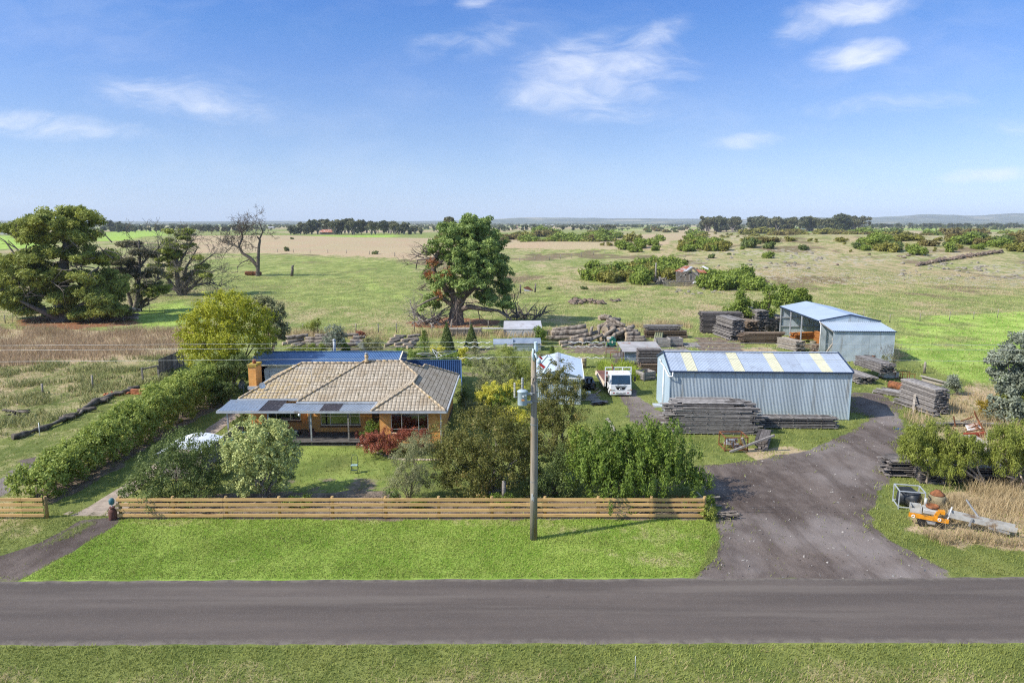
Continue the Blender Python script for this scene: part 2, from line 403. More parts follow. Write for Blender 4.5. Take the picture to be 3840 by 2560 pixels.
def ground_material():
    m, nt, out = nm('ground_cover'); n = N(nt)
    pos = n.n('ShaderNodeNewGeometry').outputs['Position']
    A = n.n('ShaderNodeSeparateColor'); n.l(n.n('ShaderNodeAttribute', attribute_name='ca').outputs['Color'], A.inputs[0])
    B = n.n('ShaderNodeSeparateColor'); n.l(n.n('ShaderNodeAttribute', attribute_name='cb').outputs['Color'], B.inputs[0])
    Cc = n.n('ShaderNodeSeparateColor'); n.l(n.n('ShaderNodeAttribute', attribute_name='cc').outputs['Color'], Cc.inputs[0])
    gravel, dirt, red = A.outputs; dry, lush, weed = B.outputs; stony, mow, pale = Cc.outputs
    flat = n.mapping(pos, (1, .55, 1))
    n0 = n.noise(flat, .045, 5, .6); n1 = n.noise(flat, .32, 6, .62); n2 = n.noise(flat, 1.9, 6, .65); n3 = n.noise(pos, 13, 4, .6); n4 = n.noise(pos, 60, 2, .5)
    def c(v): return n.math('SUBTRACT', v, .5)
    def add(*a):
        r = a[0]
        for q in a[1:]: r = n.math('ADD', r, q)
        return r
    def mul(a, b): return n.math('MULTIPLY', a, b)
    g = n.mix(n.mr(add(n1, mul(c(n2), .6)), .32, .7), (.095, .125, .030), (.200, .225, .065))
    g = n.mix(n.mr(n3, .3, .75), n.mix(.4, g, (.05, .07, .018)), g)
    lg = n.mix(n.mr(add(n1, mul(c(n2), .7)), .34, .68), (.125, .215, .024), (.250, .335, .070))
    lg = n.mix(n.mr(n3, .3, .7), n.mix(.35, lg, (.075, .13, .02)), lg)
    g = n.mix(n.mr(add(lush, mul(c(n1), .5), mul(c(n0), .4)), .25, .7), g, lg)
    g = n.mix(1., g, n.mix(pale, (1., 1., 1.), (1.34, 1.32, 1.42)), 'MULTIPLY')  # distance haze put into the grass colour: brighter and paler further off
    worn = n.noise(n.mapping(pos, (.6, 1, 1)), .42, 6, .7); g = n.mix(n.math('MULTIPLY', n.mr(worn, .5, .66), .6), g, n.mix(.35, g, (.15, .135, .04)))
    st = n.mix(n.mr(n2, .3, .7), (.265, .222, .125), (.44, .38, .225))
    st = n.mix(n.mr(n3, .3, .75), n.mix(.4, st, (.14, .10, .06)), st)
    st = n.mix(n.mr(n0, .42, .6), st, n.mix(.35, st, (.33, .22, .15)))
    g = n.mix(n.mr(add(dry, mul(c(n1), .75), mul(c(n2), .75), mul(c(n0), .4)), .34, .74), g, st)
    wd = n.mix(n.mr(n2, .3, .7), (.07, .05, .032), (.16, .115, .075))
    g = n.mix(n.mr(add(mul(weed, .85), mul(c(n2), 1.3)), .42, .8), g, wd)
    # flat pale basalt showing through the turf
    vo = n.n('ShaderNodeTexVoronoi'); vo.inputs['Scale'].default_value = .55; n.l(n.mapping(pos, (1, .6, 1)), vo.inputs['Vector'])
    rockm = n.mr(add(vo.outputs['Distance'], mul(c(n2), .5)), .42, .3)
    rk = n.mix(n.mr(n3, .3, .7), (.20, .185, .14), (.40, .37, .29))
    g = n.mix(mul(mul(n.mr(stony, .3, .7), rockm), .85), g, rk)
    rd = n.mix(n.mr(n2, .3, .7), (.12, .055, .025), (.24, .12, .06))
    g = n.mix(n.mr(add(red, mul(c(n2), .7)), .3, .65), g, rd)
    ds = n.mix(n.mr(n2, .3, .72), (.075, .058, .043), (.19, .155, .115))
    ds = n.mix(n.mr(n3, .5, .8), ds, (.24, .19, .13))
    g = n.mix(n.mr(add(dirt, mul(c(n2), .6), mul(c(n3), .3)), .35, .68), g, ds)
    gv = n.mix(n.mr(add(n1, mul(c(n2), .5)), .3, .7), (.056, .043, .035), (.140, .116, .098))
    gv = n.mix(n.mr(n3, .35, .75), n.mix(.35, gv, (.045, .036, .031)), gv)
    gv = n.mix(n.mr(n.noise(n.mapping(pos, (1, 1, 1), (0, 0, R(35))), .11, 4, .6), .42, .66), gv, n.mix(.65, gv, (.215, .195, .18)))
    wv_ = n.noise(n.mapping(pos, (1, .16, 1), (0, 0, R(-28))), .8, 4); gv = n.mix(n.mr(wv_, .5, .66), gv, n.mix(.5, gv, (.05, .038, .03)))
    gv = n.mix(n.mr(n4, .60, .72), gv, (.30, .28, .27))
    gf = n.mr(add(gravel, mul(c(n2), .55), mul(c(n3), .35)), .36, .64)
    g = n.mix(gf, g, gv)
    g = n.mix(1., g, (1.30, 1.24, 1.24), 'MULTIPLY')
    hgt = add(mul(n3, .6), mul(n4, .4), mul(n2, 1.2))
    nrm = n.bump(hgt, .55, .09)
    n.l(n.pbr(g, .92, 0, .12, nrm), out.inputs[0])
    return m
M_GROUND = ground_material()

def cov_colors(x, y):
    o = cover(x, y); one = np.ones_like(x)
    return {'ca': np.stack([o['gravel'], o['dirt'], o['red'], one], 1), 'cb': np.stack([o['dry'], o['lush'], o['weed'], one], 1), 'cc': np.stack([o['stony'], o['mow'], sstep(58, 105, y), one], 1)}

def axis(lo, hi, step, end, g):
    a = list(np.arange(lo, hi, step)); s = step
    while a[-1] < end: s *= g; a.append(a[-1] + s)
    return a
xs = axis(0, 46, .3, 16000, 1.05); xs = np.array([-v for v in reversed(xs[1:])] + xs); ys = np.array([-60, -20, 0, 6, 12] + axis(18, 95, .3, 16000, 1.025))
X, Y = np.meshgrid(xs, ys); nx, ny = len(xs), len(ys)
Xr, Yr = X.ravel(), Y.ravel(); Zr = H(Xr, Yr)
i = np.arange(nx * ny).reshape(ny, nx)
F = np.stack([i[:-1, :-1], i[:-1, 1:], i[1:, 1:], i[1:, :-1]], -1).reshape(-1, 4)
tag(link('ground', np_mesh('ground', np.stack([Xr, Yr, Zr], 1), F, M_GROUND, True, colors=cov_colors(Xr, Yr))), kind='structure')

def gravel_sheet(name, P, step=.16):
    lo = P.min(0) - 1; hi = P.max(0) + 1; lo[1] = max(lo[1], 20)
    xs = np.arange(lo[0], hi[0], step); ys = np.arange(lo[1], hi[1], step); X, Y = np.meshgrid(xs, ys)
    Xr, Yr = X.ravel(), Y.ravel(); cm = cov_colors(Xr, Yr); g = cm['ca'][:, 0].reshape(X.shape) * (sdf(X, Y, P) > -1.5) * (Y > road_y(ROAD_FAR, X) - .3)
    i = np.arange(X.size).reshape(X.shape); keep = (g[:-1, :-1] + g[1:, 1:] + g[:-1, 1:] + g[1:, :-1]) > 2
    F = np.stack([i[:-1, :-1], i[:-1, 1:], i[1:, 1:], i[1:, :-1]], -1)[keep]
    u, inv = np.unique(F, return_inverse=True); F = inv.reshape(-1, 4)
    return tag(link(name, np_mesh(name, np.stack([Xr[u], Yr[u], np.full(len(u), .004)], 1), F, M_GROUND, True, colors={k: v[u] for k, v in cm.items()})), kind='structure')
gravel_sheet('gravel_yard', Z_YARD); gravel_sheet('gravel_driveway', Z_DRIVE)

# sealed road
def road_material():
    m, nt, out = nm('asphalt'); n = N(nt); pos = n.n('ShaderNodeNewGeometry').outputs['Position']
    v = n.n('ShaderNodeAttribute', attribute_name='v').outputs['Fac']
    st = n.mapping(pos, (.08, 1, 1)); n1 = n.noise(st, .9, 5); n2 = n.noise(pos, 2.2, 6, .65); n3 = n.noise(pos, 45, 3)
    c = n.mix(n.mr(n1, .3, .7), (.078, .061, .051), (.116, .092, .077))
    c = n.mix(n.mr(n2, .35, .75), n.mix(.25, c, (.06, .053, .052)), c)
    c = n.mix(n.mr(n3, .55, .75), c, (.19, .17, .155))
    c = n.mix(n.math('MULTIPLY', n.mr(v, .35, 1.), n.mr(n2, .35, .6)), c, (.17, .145, .12))
    c = n.mix(n.mr(n.noise(n.mapping(pos, (.035, .6, 1)), 1.3, 4), .52, .68), c, n.mix(.45, c, (.17, .142, .12)))
    c = n.mix(n.mr(n.noise(pos, 110, 2), .6, .72), c, (.24, .22, .21))
    c = n.mix(n.mr(n.noise(n.mapping(pos, (.5, 1.6, 1)), .5, 6, .7), .66, .7), c, n.mix(.5, c, (.04, .035, .034)))
    n.l(n.pbr(c, .88, 0, .2, n.bump(n3, .45, .02)), out.inputs[0]); return m
xs = np.arange(-70, 72, .25); rows = 21; V = []; vv = []
for k in range(rows):
    t = k / (rows - 1); yn = road_y(ROAD_NEAR, xs) + .16 * (fbm(xs / 1.1, xs * 0, 5) - .5) + .12 * (fbm(xs / .35, xs * 0, 8) - .5); yf = road_y(ROAD_FAR, xs) + .16 * (fbm(xs / 1.2, xs * 0 + 4, 6) - .5) + .1 * (fbm(xs / .4, xs * 0, 12) - .5)
    V.append(np.stack([xs, yn * (1 - t) + yf * t, np.full(len(xs), .008 + .03 * math.sin(math.pi * t) - (.012 if k in (0, rows - 1) else 0))], 1)); vv.append(np.full(len(xs), sstep(.14, 0, min(t, 1 - t))))
V = np.concatenate(V); i = np.arange(len(V)).reshape(rows, -1)
tag(link('road', np_mesh('road', V, np.stack([i[:-1, :-1], i[:-1, 1:], i[1:, 1:], i[1:, :-1]], -1).reshape(-1, 4), road_material(), True, attrs={'v': np.concatenate(vv)})), kind='structure')

# concrete strips of the house drive
M_CONC = mat('old_concrete', (.34, .27, .21), .9, var=.3, scale=1.6, dirt=(.10, .085, .05), dirt_amt=.35, dirt_scale=.8, bump=.02)
b = MB()
def strip(pts, t=.03):
    q = [Vector((p[0] + random.uniform(-.04, .04), p[1] + random.uniform(-.04, .04), .022)) for p in pts]; b.slab(q, t)
strip([(-22.9, 35.4), (-20.3, 35.4), (-20.45, 36.6), (-22.6, 36.6)]); strip([(-22.6, 36.63), (-21.3, 36.63), (-21.35, 39.2), (-22.5, 39.2)])
for k in range(12): strip([(-22.5, 39.23 + k * 1.6), (-21.4, 39.23 + k * 1.6), (-21.4, 40.8 + k * 1.6), (-22.5, 40.8 + k * 1.6)])
strip([(-20.3, 42.5), (-19.6, 42.5), (-19.6, 52), (-20.3, 52)])
strip([(-23.4, 35.6), (-23.05, 35.5), (-23.0, 35.9), (-23.3, 36)]); strip([(-21.1, 36.7), (-20.5, 36.7), (-20.6, 37.1), (-21.0, 37.2)])
tag(b.solo('concrete_path', M_CONC, None, None, (-22, 36, 0)), kind='structure')
# ------------------------------------------------------------------ surfaces of the buildings
def brick_mat(name, c1, c2, mortar, sc=1.0, lichen=False):
    m, nt, out = nm(name); n = N(nt)
    tc = n.n('ShaderNodeTexCoord').outputs['Object']; s = n.n('ShaderNodeSeparateXYZ'); n.l(tc, s.inputs[0])
    cb = n.n('ShaderNodeCombineXYZ'); n.l(n.math('ADD', s.outputs[0], s.outputs[1]), cb.inputs[0]); n.l(s.outputs[2], cb.inputs[1])
    br = n.n('ShaderNodeTexBrick'); n.l(cb.outputs[0], br.inputs['Vector']); br.inputs['Scale'].default_value = sc
    br.inputs['Color1'].default_value = (*c1, 1); br.inputs['Color2'].default_value = (*c2, 1); br.inputs['Mortar'].default_value = (*mortar, 1)
    br.inputs['Brick Width'].default_value = .21; br.inputs['Row Height'].default_value = .076; br.inputs['Mortar Size'].default_value = .007; br.inputs['Bias'].default_value = -.1
    c = n.mix(n.mr(n.noise(tc, 2.2, 5), .3, .75), br.outputs[0], n.mix(.3, br.outputs[0], (.16, .07, .02)))
    if lichen: c = n.mix(n.math('MULTIPLY', n.mr(n.noise(tc, 6, 4), .4, .55), n.mr(s.outputs[2], 3.6, 4.4)), c, (.42, .28, .02))
    n.l(n.pbr(c, .85, 0, .2, n.bump(br.outputs['Fac'], -.4, .02)), out.inputs[0]); MATS[name] = m; return m
M_BRICK = brick_mat('orange_brick', (.80, .34, .07), (.88, .43, .11), (.55, .36, .20))
M_BRICKL = brick_mat('orange_brick_lichen', (.55, .225, .045), (.66, .30, .075), (.42, .27, .14), 1, True)
M_BASE = brick_mat('brown_brick', (.13, .075, .05), (.18, .10, .065), (.10, .08, .065))
def tile_mat():
    m, nt, out = nm('concrete_roof_tiles'); n = N(nt)
    uv = n.n('ShaderNodeUVMap', uv_map='UVMap').outputs[0]; s = n.n('ShaderNodeSeparateXYZ'); n.l(uv, s.inputs[0])
    pos = n.n('ShaderNodeNewGeometry').outputs['Position']
    tw, th = .262, .30
    row = n.math('FLOOR', n.math('DIVIDE', s.outputs[1], th)); fv = n.math('FRACT', n.math('DIVIDE', s.outputs[1], th))
    us = n.math('DIVIDE', s.outputs[0], tw); col = n.math('FLOOR', us); fu = n.math('FRACT', us)
    cb = n.n('ShaderNodeCombineXYZ'); n.l(col, cb.inputs[0]); n.l(row, cb.inputs[1])
    wn = n.n('ShaderNodeTexWhiteNoise', noise_dimensions='2D'); n.l(cb.outputs[0], wn.inputs[0]); rnd = wn.outputs[0]
    c = n.mix(rnd, (.335, .28, .21), (.47, .405, .315))
    c = n.mix(n.mr(n.noise(pos, 1.1, 5, .6), .42, .75), c, (.30, .235, .16))
    c = n.mix(n.mr(n.noise(pos, 9, 4), .62, .8), c, (.55, .50, .41))
    moss = n.mr(n.math('ADD', n.noise(pos, 5, 4), n.math('MULTIPLY', rnd, .3)), .82, .9); c = n.mix(n.math('MULTIPLY', moss, .8), c, (.07, .065, .03))
    yl = n.n('ShaderNodeAttribute', attribute_name='lichen').outputs['Fac']
    c = n.mix(n.math('MULTIPLY', yl, n.mr(n.noise(pos, 4, 5, .65), .4, .6)), c, (.50, .31, .02))
    gap = n.math('MAXIMUM', n.mr(n.math('ABSOLUTE', n.math('SUBTRACT', fu, .5)), .41, .47), n.mr(fv, .17, .08))
    c = n.mix(gap, c, (.075, .055, .035))
    prof = n.math('ADD', n.math('MULTIPLY', n.math('SINE', n.math('MULTIPLY', fu, math.pi)), .7), n.math('MULTIPLY', n.math('SUBTRACT', 1, fv), .6))
    n.l(n.pbr(c, .85, 0, .2, n.bump(prof, .8, .05)), out.inputs[0]); MATS['tile'] = m; return m
M_TILE = tile_mat()
M_CAP = mat('ridge_cap', (.40, .315, .215), .85, var=.25, scale=3, dirt=(.42, .26, .03), dirt_amt=.25, dirt_scale=2.5, island=.15)
M_WHITE = mat('white_paint', (.72, .72, .70), .45, var=.06, scale=2, dirt=(.35, .32, .28), dirt_amt=.15)
M_CREAM = mat('cream_frame', (.80, .70, .50), .5, var=.08)
M_GUTTER = mat('gutter_grey', (.38, .40, .42), .45, var=.15, dirt=(.2, .17, .14), dirt_amt=.2)
M_ZINC = mat('galvanised_sheet', (.46, .50, .55), .38, .55, .5, var=.12, scale=1.2, dirt=(.30, .27, .25), dirt_amt=.15, island=.04)
M_DARKSHEET = mat('dark_roof_sheet', (.055, .045, .05), .4, var=.3, dirt=(.45, .42, .40), dirt_amt=.12, dirt_scale=7)
M_GLASS = None
def glass_mat(name, col, rough=.04):
    m, nt, out = nm(name); n = N(nt); tc = n.n('ShaderNodeTexCoord').outputs['Object']
    g = n.n('ShaderNodeBsdfGlossy'); g.inputs['Roughness'].default_value = rough; g.inputs['Color'].default_value = (.9, .95, 1, 1)
    n.l(n.bump(n.noise(tc, .9, 2), .04, .05), g.inputs['Normal'])
    t = n.n('ShaderNodeBsdfTransparent'); t.inputs[0].default_value = (*col, 1)
    fr = n.n('ShaderNodeFresnel'); fr.inputs[0].default_value = 1.5
    mx = n.n('ShaderNodeMixShader'); n.l(n.math('ADD', fr.outputs[0], .07), mx.inputs[0]); n.l(t.outputs[0], mx.inputs[1]); n.l(g.outputs[0], mx.inputs[2])
    n.l(mx.outputs[0], out.inputs[0]); MATS[name] = m; return m
M_GLASS = glass_mat('window_glass', (.55, .6, .6))
M_ROOM = mat('dim_room', (.10, .09, .08), .9, var=.3)
M_BLIND = mat('pale_blind', (.6, .58, .55), .8, var=.1)
M_BLACK = mat('black_plastic', (.012, .012, .014), .35, var=.2, spec=.5)
M_RUST = mat('rust', (.22, .085, .035), .9, var=.35, scale=5, dirt=(.10, .045, .025), dirt_amt=.5, dirt_scale=3, bump=.02)
M_STEEL = mat('grey_steel', (.36, .37, .38), .5, .4, var=.2, dirt=(.2, .13, .08), dirt_amt=.2)
M_TERRA = mat('terracotta', (.30, .10, .05), .8, var=.25)
M_GREYWOOD = mat('weathered_wood', (.22, .195, .17), .9, var=.35, scale=2, stretch=(1, 1, 6), dirt=(.09, .075, .06), dirt_amt=.4, island=.3)
M_PINE = mat('new_pine_rail', (.60, .37, .15), .75, var=.16, scale=1.4, stretch=(.25, 1, 5), dirt=(.30, .16, .06), dirt_amt=.22, dirt_scale=3, island=.12)
M_POST = mat('treated_post', (.36, .24, .10), .85, var=.2, scale=3, stretch=(4, 4, 1), dirt=(.20, .14, .07), dirt_amt=.3, island=.15)

def roof_mesh(polys, mt, lichen=None, sub=1):
    """tiled slopes: each polygon starts with its eave edge, which gives the tile directions"""
    me = bpy.data.meshes.new('roof'); vs = []; fs = []; uvs = []
    for P in polys:
        P = [Vector(p) for p in P]; u = (P[1] - P[0]); u.z = 0; u.normalize()
        nrm = (P[1] - P[0]).cross(P[2] - P[0]).normalized(); nrm = nrm if nrm.z > 0 else -nrm
        v = nrm.cross(u)
        if v.z < 0: v = -v
        b = len(vs); vs += [tuple(p) for p in P]; fs.append([b + k for k in range(len(P))])
        uvs += [((p - P[0]).dot(u), (p - P[0]).dot(v)) for p in P]
    me.from_pydata(vs, [], fs); uv = me.uv_layers.new(name='UVMap')
    for l in me.loops: uv.data[l.index].uv = uvs[l.vertex_index]
    me.materials.append(mt); me.update(); return me

def holed_wall(b, x0, x1, z0, z1, yf, th, holes):
    xs = sorted({x0, x1, *[h[0] for h in holes], *[h[1] for h in holes]}); zs = sorted({z0, z1, *[h[2] for h in holes], *[h[3] for h in holes]})
    for i in range(len(xs) - 1):
        run = None
        for k in range(len(zs) - 1):
            cx, cz = (xs[i] + xs[i + 1]) / 2, (zs[k] + zs[k + 1]) / 2
            if any(h[0] < cx < h[1] and h[2] < cz < h[3] for h in holes):
                continue
            b.bb(xs[i], xs[i + 1], yf, yf + th, zs[k], zs[k + 1])

def window(parent, x0, x1, z0, z1, yf, cols, rows, fw=.06, blind=0.):
    """frame with bars, panes set back, sill"""
    f = MB(); y0, y1 = yf + .03, yf + .10
    f.bb(x0, x1, y0, y1, z0, z0 + fw); f.bb(x0, x1, y0, y1, z1 - fw, z1); f.bb(x0, x0 + fw, y0 + .002, y1, z0 + fw, z1 - fw); f.bb(x1 - fw, x1, y0 + .002, y1, z0 + fw, z1 - fw)
    for c in cols: f.bb(c - fw * .45, c + fw * .45, y0 + .004, y1, z0 + fw, z1 - fw)
    for r in rows: f.bb(x0 + fw, x1 - fw, y0 + .008, y1, r - fw * .4, r + fw * .4)
    w = f.part('window', M_CREAM, parent, True)
    MB().bb(x0 + fw, x1 - fw, yf + .07, yf + .078, z0 + fw, z1 - fw).part('pane', M_GLASS, w, True)
    MB().bb(x0 - .03, x1 + .03, yf - .06, yf + .028, z0 - .10, z0 - .002).part('sill', M_BASE, w, True)
    if blind: MB().bb(x0 + fw, x1 - fw, yf + .16, yf + .17, z1 - blind, z1 - fw).part('blind', M_BLIND, w, True)
    return w

# ------------------------------------------------------------------ the brick house
e, kk = 2.68, .53
house = thing('brick_house', 'orange brick farmhouse with a hipped tan tiled roof and front verandah', 'house', (-12, 52, 0))
P = lambda x, y, z: (x, y, z)
ROOF = [
    [P(-4.4, 46.4, e), P(-4.4, 58, e), P(-6.85, 55.55, 3.98), P(-6.85, 54.45, 3.98), P(-8.35, 52.95, 4.773), P(-6.88, 51.48, 3.994), P(-6.88, 48.88, 3.994)],
    [P(-9.36, 46.4, e), P(-4.4, 46.4, e), P(-6.88, 48.88, 3.994)],
    [P(-9.36, 49.0, e), P(-9.36, 46.4, e), P(-6.88, 48.88, 3.994), P(-6.88, 51.48, 3.994)],
    [P(-15, 49, e), P(-9.36, 49, e), P(-6.88, 51.48, 3.994), P(-8.35, 52.95, 4.773), P(-11.05, 52.95, 4.773)],
    [P(-15, 49.8, e), P(-15, 49, e), P(-11.05, 52.95, 4.773), P(-11.45, 53.35, 4.56)],
    [P(-19.4, 49.8, e), P(-15, 49.8, e), P(-11.45, 53.35, 4.56), P(-15.85, 53.35, 4.56)],
    [P(-19.4, 56.9, e), P(-19.4, 49.8, e), P(-15.85, 53.35, 4.56)],
    [P(-9.3, 56.9, e), P(-19.4, 56.9, e), P(-15.85, 53.35, 4.56), P(-11.45, 53.35, 4.56), P(-11.05, 52.95, 4.773), P(-8.35, 52.95, 4.773), P(-6.85, 54.45, 3.98)],
    [P(-9.3, 58, e), P(-9.3, 56.9, e), P(-6.85, 54.45, 3.98), P(-6.85, 55.55, 3.98)],
    [P(-4.4, 58, e), P(-9.3, 58, e), P(-6.85, 55.55, 3.98)]]
me = roof_mesh([[(x + 12, y - 52, z) for x, y, z in p] for p in ROOF], M_TILE)
a = me.attributes.new('lichen', 'FLOAT', 'POINT')
for i, v in enumerate(me.vertices):
    a.data[i].value = .5 if (v.co.x < -6.9 and v.co.z < 2.8) else (.12 if v.co.x < -2.5 and v.co.z < 2.8 else .0)
roof = link('roof', me, house)
def caps(b, p, q, step=.42, r=.082):
    p, q = Vector(p), Vector(q); L = (q - p).length; n_ = max(1, round(L / step)); d = (q - p) / n_
    for i in range(n_):
        a0 = p + d * i; a1 = p + d * (i + 1.06); dz = Vector((0, 0, .015)); b.tube([a0 + dz, a1 + dz * 2.2], [r * 1.05, r * .93], 8)
b = MB()
for p, q in (((-11.45, 53.35, 4.56), (-15.85, 53.35, 4.56)), ((-8.35, 52.95, 4.773), (-11.05, 52.95, 4.773)), ((-19.4, 49.8, e), (-15.85, 53.35, 4.56)), ((-15, 49, e), (-11.05, 52.95, 4.773)), ((-9.36, 46.4, e), (-6.88, 48.88, 3.994)), ((-4.4, 46.4, e), (-6.88, 48.88, 3.994)), ((-6.88, 48.88, 3.994), (-6.88, 51.48, 3.994)), ((-6.88, 51.48, 3.994), (-8.35, 52.95, 4.773)), ((-6.85, 54.45, 3.98), (-8.35, 52.95, 4.773)), ((-6.85, 54.45, 3.98), (-6.85, 55.55, 3.98)), ((-4.4, 58, e), (-6.85, 55.55, 3.98)), ((-19.4, 56.9, e), (-15.85, 53.35, 4.56))):
    caps(b, p, q)
b.part('ridge_cap', M_CAP, roof, True)
g = MB()
GZ = (e - .14, e - .01)
for x0, x1, y0, y1 in ((-9.42, -4.34, 46.28, 46.39), (-15.06, -9.36, 48.88, 48.99), (-19.46, -15.06, 49.68, 49.79), (-4.39, -4.28, 46.39, 58.06), (-19.52, -19.41, 49.79, 57), (-9.47, -9.37, 46.39, 48.88)): g.bb(x0, x1, y0, y1, *GZ)
g.part('gutter', M_GUTTER, roof, True)
sf = MB()
for x0, x1, y0, y1 in ((-9.3, -4.46, 46.42, 58), (-14.95, -9.3, 49.02, 56.9), (-19.35, -14.95, 49.82, 56.9)): sf.bb(x0, x1, y0, y1, e - .06, e - .03)
sf.part('soffit', M_WHITE, roof, True)
# walls
W1 = (-17.66, -15.2, .95, 2.25); W2 = (-13.58, -10.75, .80, 2.28); W3 = (-8.15, -5.62, 1.0, 2.4); D1 = (-9.92, -9.22, .25, 2.3)
b = MB()
holed_wall(b, -18.75, -14.5, .0, 2.62, 50.25, .22, [W1]); holed_wall(b, -14.5, -8.88, .35, 2.62, 49.45, .22, [W2, (D1[0], D1[1], .35, D1[3])]); holed_wall(b, -8.9, -4.85, .3, 2.62, 46.85, .22, [W3])
b.bb(-18.75, -18.53, 50.47, 56.5, 0, 2.62); b.bb(-5.07, -4.85, 47.07, 57.55, .3, 2.62); b.bb(-18.53, -5.07, 56.3, 56.5, 0, 2.62); b.bb(-8.9, -8.68, 47.07, 49.45, .3, 2.62); b.bb(-14.5, -14.28, 49.67, 50.25, .35, 2.62); b.bb(-8.9, -5.07, 57.35, 57.55, .3, 2.62)
b.part('wall', M_BRICK, house, True)
b = MB(); b.bb(-14.53, -9.92, 49.42, 49.6, 0, .35); b.bb(-9.22, -8.9, 49.42, 49.6, 0, .35); b.bb(-8.93, -4.82, 46.82, 47, 0, .3); b.bb(-4.98, -4.82, 47, 57.5, 0, .3); b.part('plinth', M_BASE, house, True)
b = MB(); b.bb(-18.4, -14.7, 52.2, 52.3, .1, 2.6); b.bb(-14.0, -9, 51.6, 51.7, .1, 2.6); b.bb(-8.6, -5.2, 49.6, 49.7, .1, 2.6); b.bb(-18.4, -5.2, 47.2, 56.2, .25, .3); b.part('room_lining', M_ROOM, house, True)
window(house, *W1, 50.25, [-16.98, -15.95], [1.62]); window(house, *W2, 49.45, [-12.88, -11.48], [1.5]); w3 = window(house, *W3, 46.85, [-7.42, -6.28], [1.3], .055, .28)
b = MB(); b.lathe([(.09, 0), (.13, .12), (.11, .22)], (-6.9, 47.25, 1.08), 10); b.bb(-6.5, -6.15, 47.2, 47.4, 1.08, 1.34); b.part('window_ornament', M_BLIND, w3, True)
d_ = MB().bb(D1[0], D1[1], 49.52, 49.56, .25, 2.28).part('door', mat('dark_door', (.045, .03, .022), .4), house, True)
b = MB()
for k in range(6): b.bb(-9.74, -9.4, 49.49, 49.519, .5 + k * .29, .62 + k * .29)
b.part('door_panel', mat('door_panel', (.20, .09, .035), .4), d_, True); MB().bb(-9.35, -9.31, 49.46, 49.519, 1.15, 1.3).part('handle', M_STEEL, d_, True)
# verandah
v = MB()
vy0, vy1, vz0, vz1 = 47.45, 49.85, 2.40, 2.60
segs = [(-20.0, -17.25, 0), (-17.25, -15.9, 1), (-15.9, -13.1, 0), (-13.1, -11.75, 1), (-11.75, -9.42, 0)]
vr = MB(); vds = []
for x0, x1, dk in segs:
    q = vr
    if dk: q = MB(); vds.append(q)
    y1 = vy1 if x1 < -14.9 else 49.05; z1 = vz0 + (vz1 - vz0) * (y1 - vy0) / (vy1 - vy0)
    q.corr((x0, vy0, vz0), (x1 - x0, 0, 0), (0, y1 - vy0, z1 - vz0), (0, -.05, 1), .10, .016, 6)
ver = vr.part('verandah_roof', M_ZINC, house, True)
for q in vds: q.part('dark_sheet', M_DARKSHEET, ver, True)
b = MB(); b.bb(-20.05, -9.45, 47.32, 47.43, 2.26, 2.39); b.bb(-20.06, -19.99, 47.44, 49.7, 2.28, 2.42)
b.part('verandah_gutter', M_GUTTER, ver, True)
for px in (-19.35, -16.6, -13.7, -11.15):
    MB().bb(px - .05, px + .05, 47.46, 47.56, .05, 2.3).part('verandah_post', M_STEEL if px < -12 else M_GREYWOOD, house, True)
MB().tube([(-14.36, 49.38, 2.5), (-14.36, 49.38, .2)], .04, 8).part('downpipe', M_WHITE, house, True)
MB().tube([(-4.78, 46.78, 2.55), (-4.75, 46.75, .1)], .035, 8).part('downpipe', M_WHITE, house, True)
MB().bb(-19.2, -9, 47.4, 50.2, 0, .05).bb(-18.6, -14.55, 49.2, 50.24, .0, .14).part('verandah_floor', mat('verandah_concrete', (.50, .38, .26), .9, var=.25, scale=1.3, dirt=(.25, .17, .10), dirt_amt=.35), house, True)
MB().lathe([(.03, 0), (.08, .02), (.085, .12), (.02, .18)], (-14.4, 47.25, 2.1), 10).part('lamp', M_WHITE, house, True)
# chimney, flue, dishes
ch = MB().bb(-19.82, -19.26, 53.0, 54.25, 0, 4.32).part('chimney', M_BRICK, house, True)
MB().bb(-19.87, -19.21, 52.95, 54.3, 4.321, 4.5).part('chimney_cap', mat('lichen_cap', (.40, .28, .04), .9, var=.4, scale=6, dirt=(.2, .15, .08), dirt_amt=.4), ch, True)
MB().lathe([(.10, 0), (.15, .1), (.11, .2), (.14, .27), (.13, .3)], (-19.5, 53.5, 4.5), 12).part('chimney_pot', M_TERRA, ch, True)
MB().bb(-19.9, -19.18, 52.9, 54.35, 2.6, 2.85).part('flashing', M_GUTTER, ch, True)
b = MB(); b.lathe([(.17, 0), (.15, .16), (.13, .2), (.14, .42), (.17, .46), (.12, .58)], (-10.85, 52.8, 4.72), 12)
fl = b.part('flue', mat('flue_tan', (.50, .36, .20), .7, var=.3, dirt=(.1, .08, .07), dirt_amt=.3), house, True)
MB().lathe([(.07, .57), (.07, .63), (.17, .65), (.12, .72), (.02, .74)], (-10.85, 52.8, 4.72), 12).part('flue_cowl', M_STEEL, fl, True)
b = MB(); Mx = Euler((R(80), 0, R(35))).to_matrix(); b.lathe([(.02, 0), (.12, .01), (.2, .05), (.23, .09)], (-18.0, 50.6, 3.45), 14, Mx, False); b.tube([(-18.0, 50.65, 3.45), (-17.9, 50.8, 3.15)], .02, 6)
b.part('roof_dish', M_WHITE, house, True)
b = MB(); b.tube([(-14.2, 49.9, 3.1), (-14.2, 49.9, 4.9)], .012, 5); b.tube([(-15.3, 49.9, 4.85), (-14.0, 49.9, 4.9)], .01, 5)
for k in range(5): b.tube([(-15.2 + k * .24, 49.6, 4.86), (-15.2 + k * .24, 50.2, 4.86)], .007, 4)
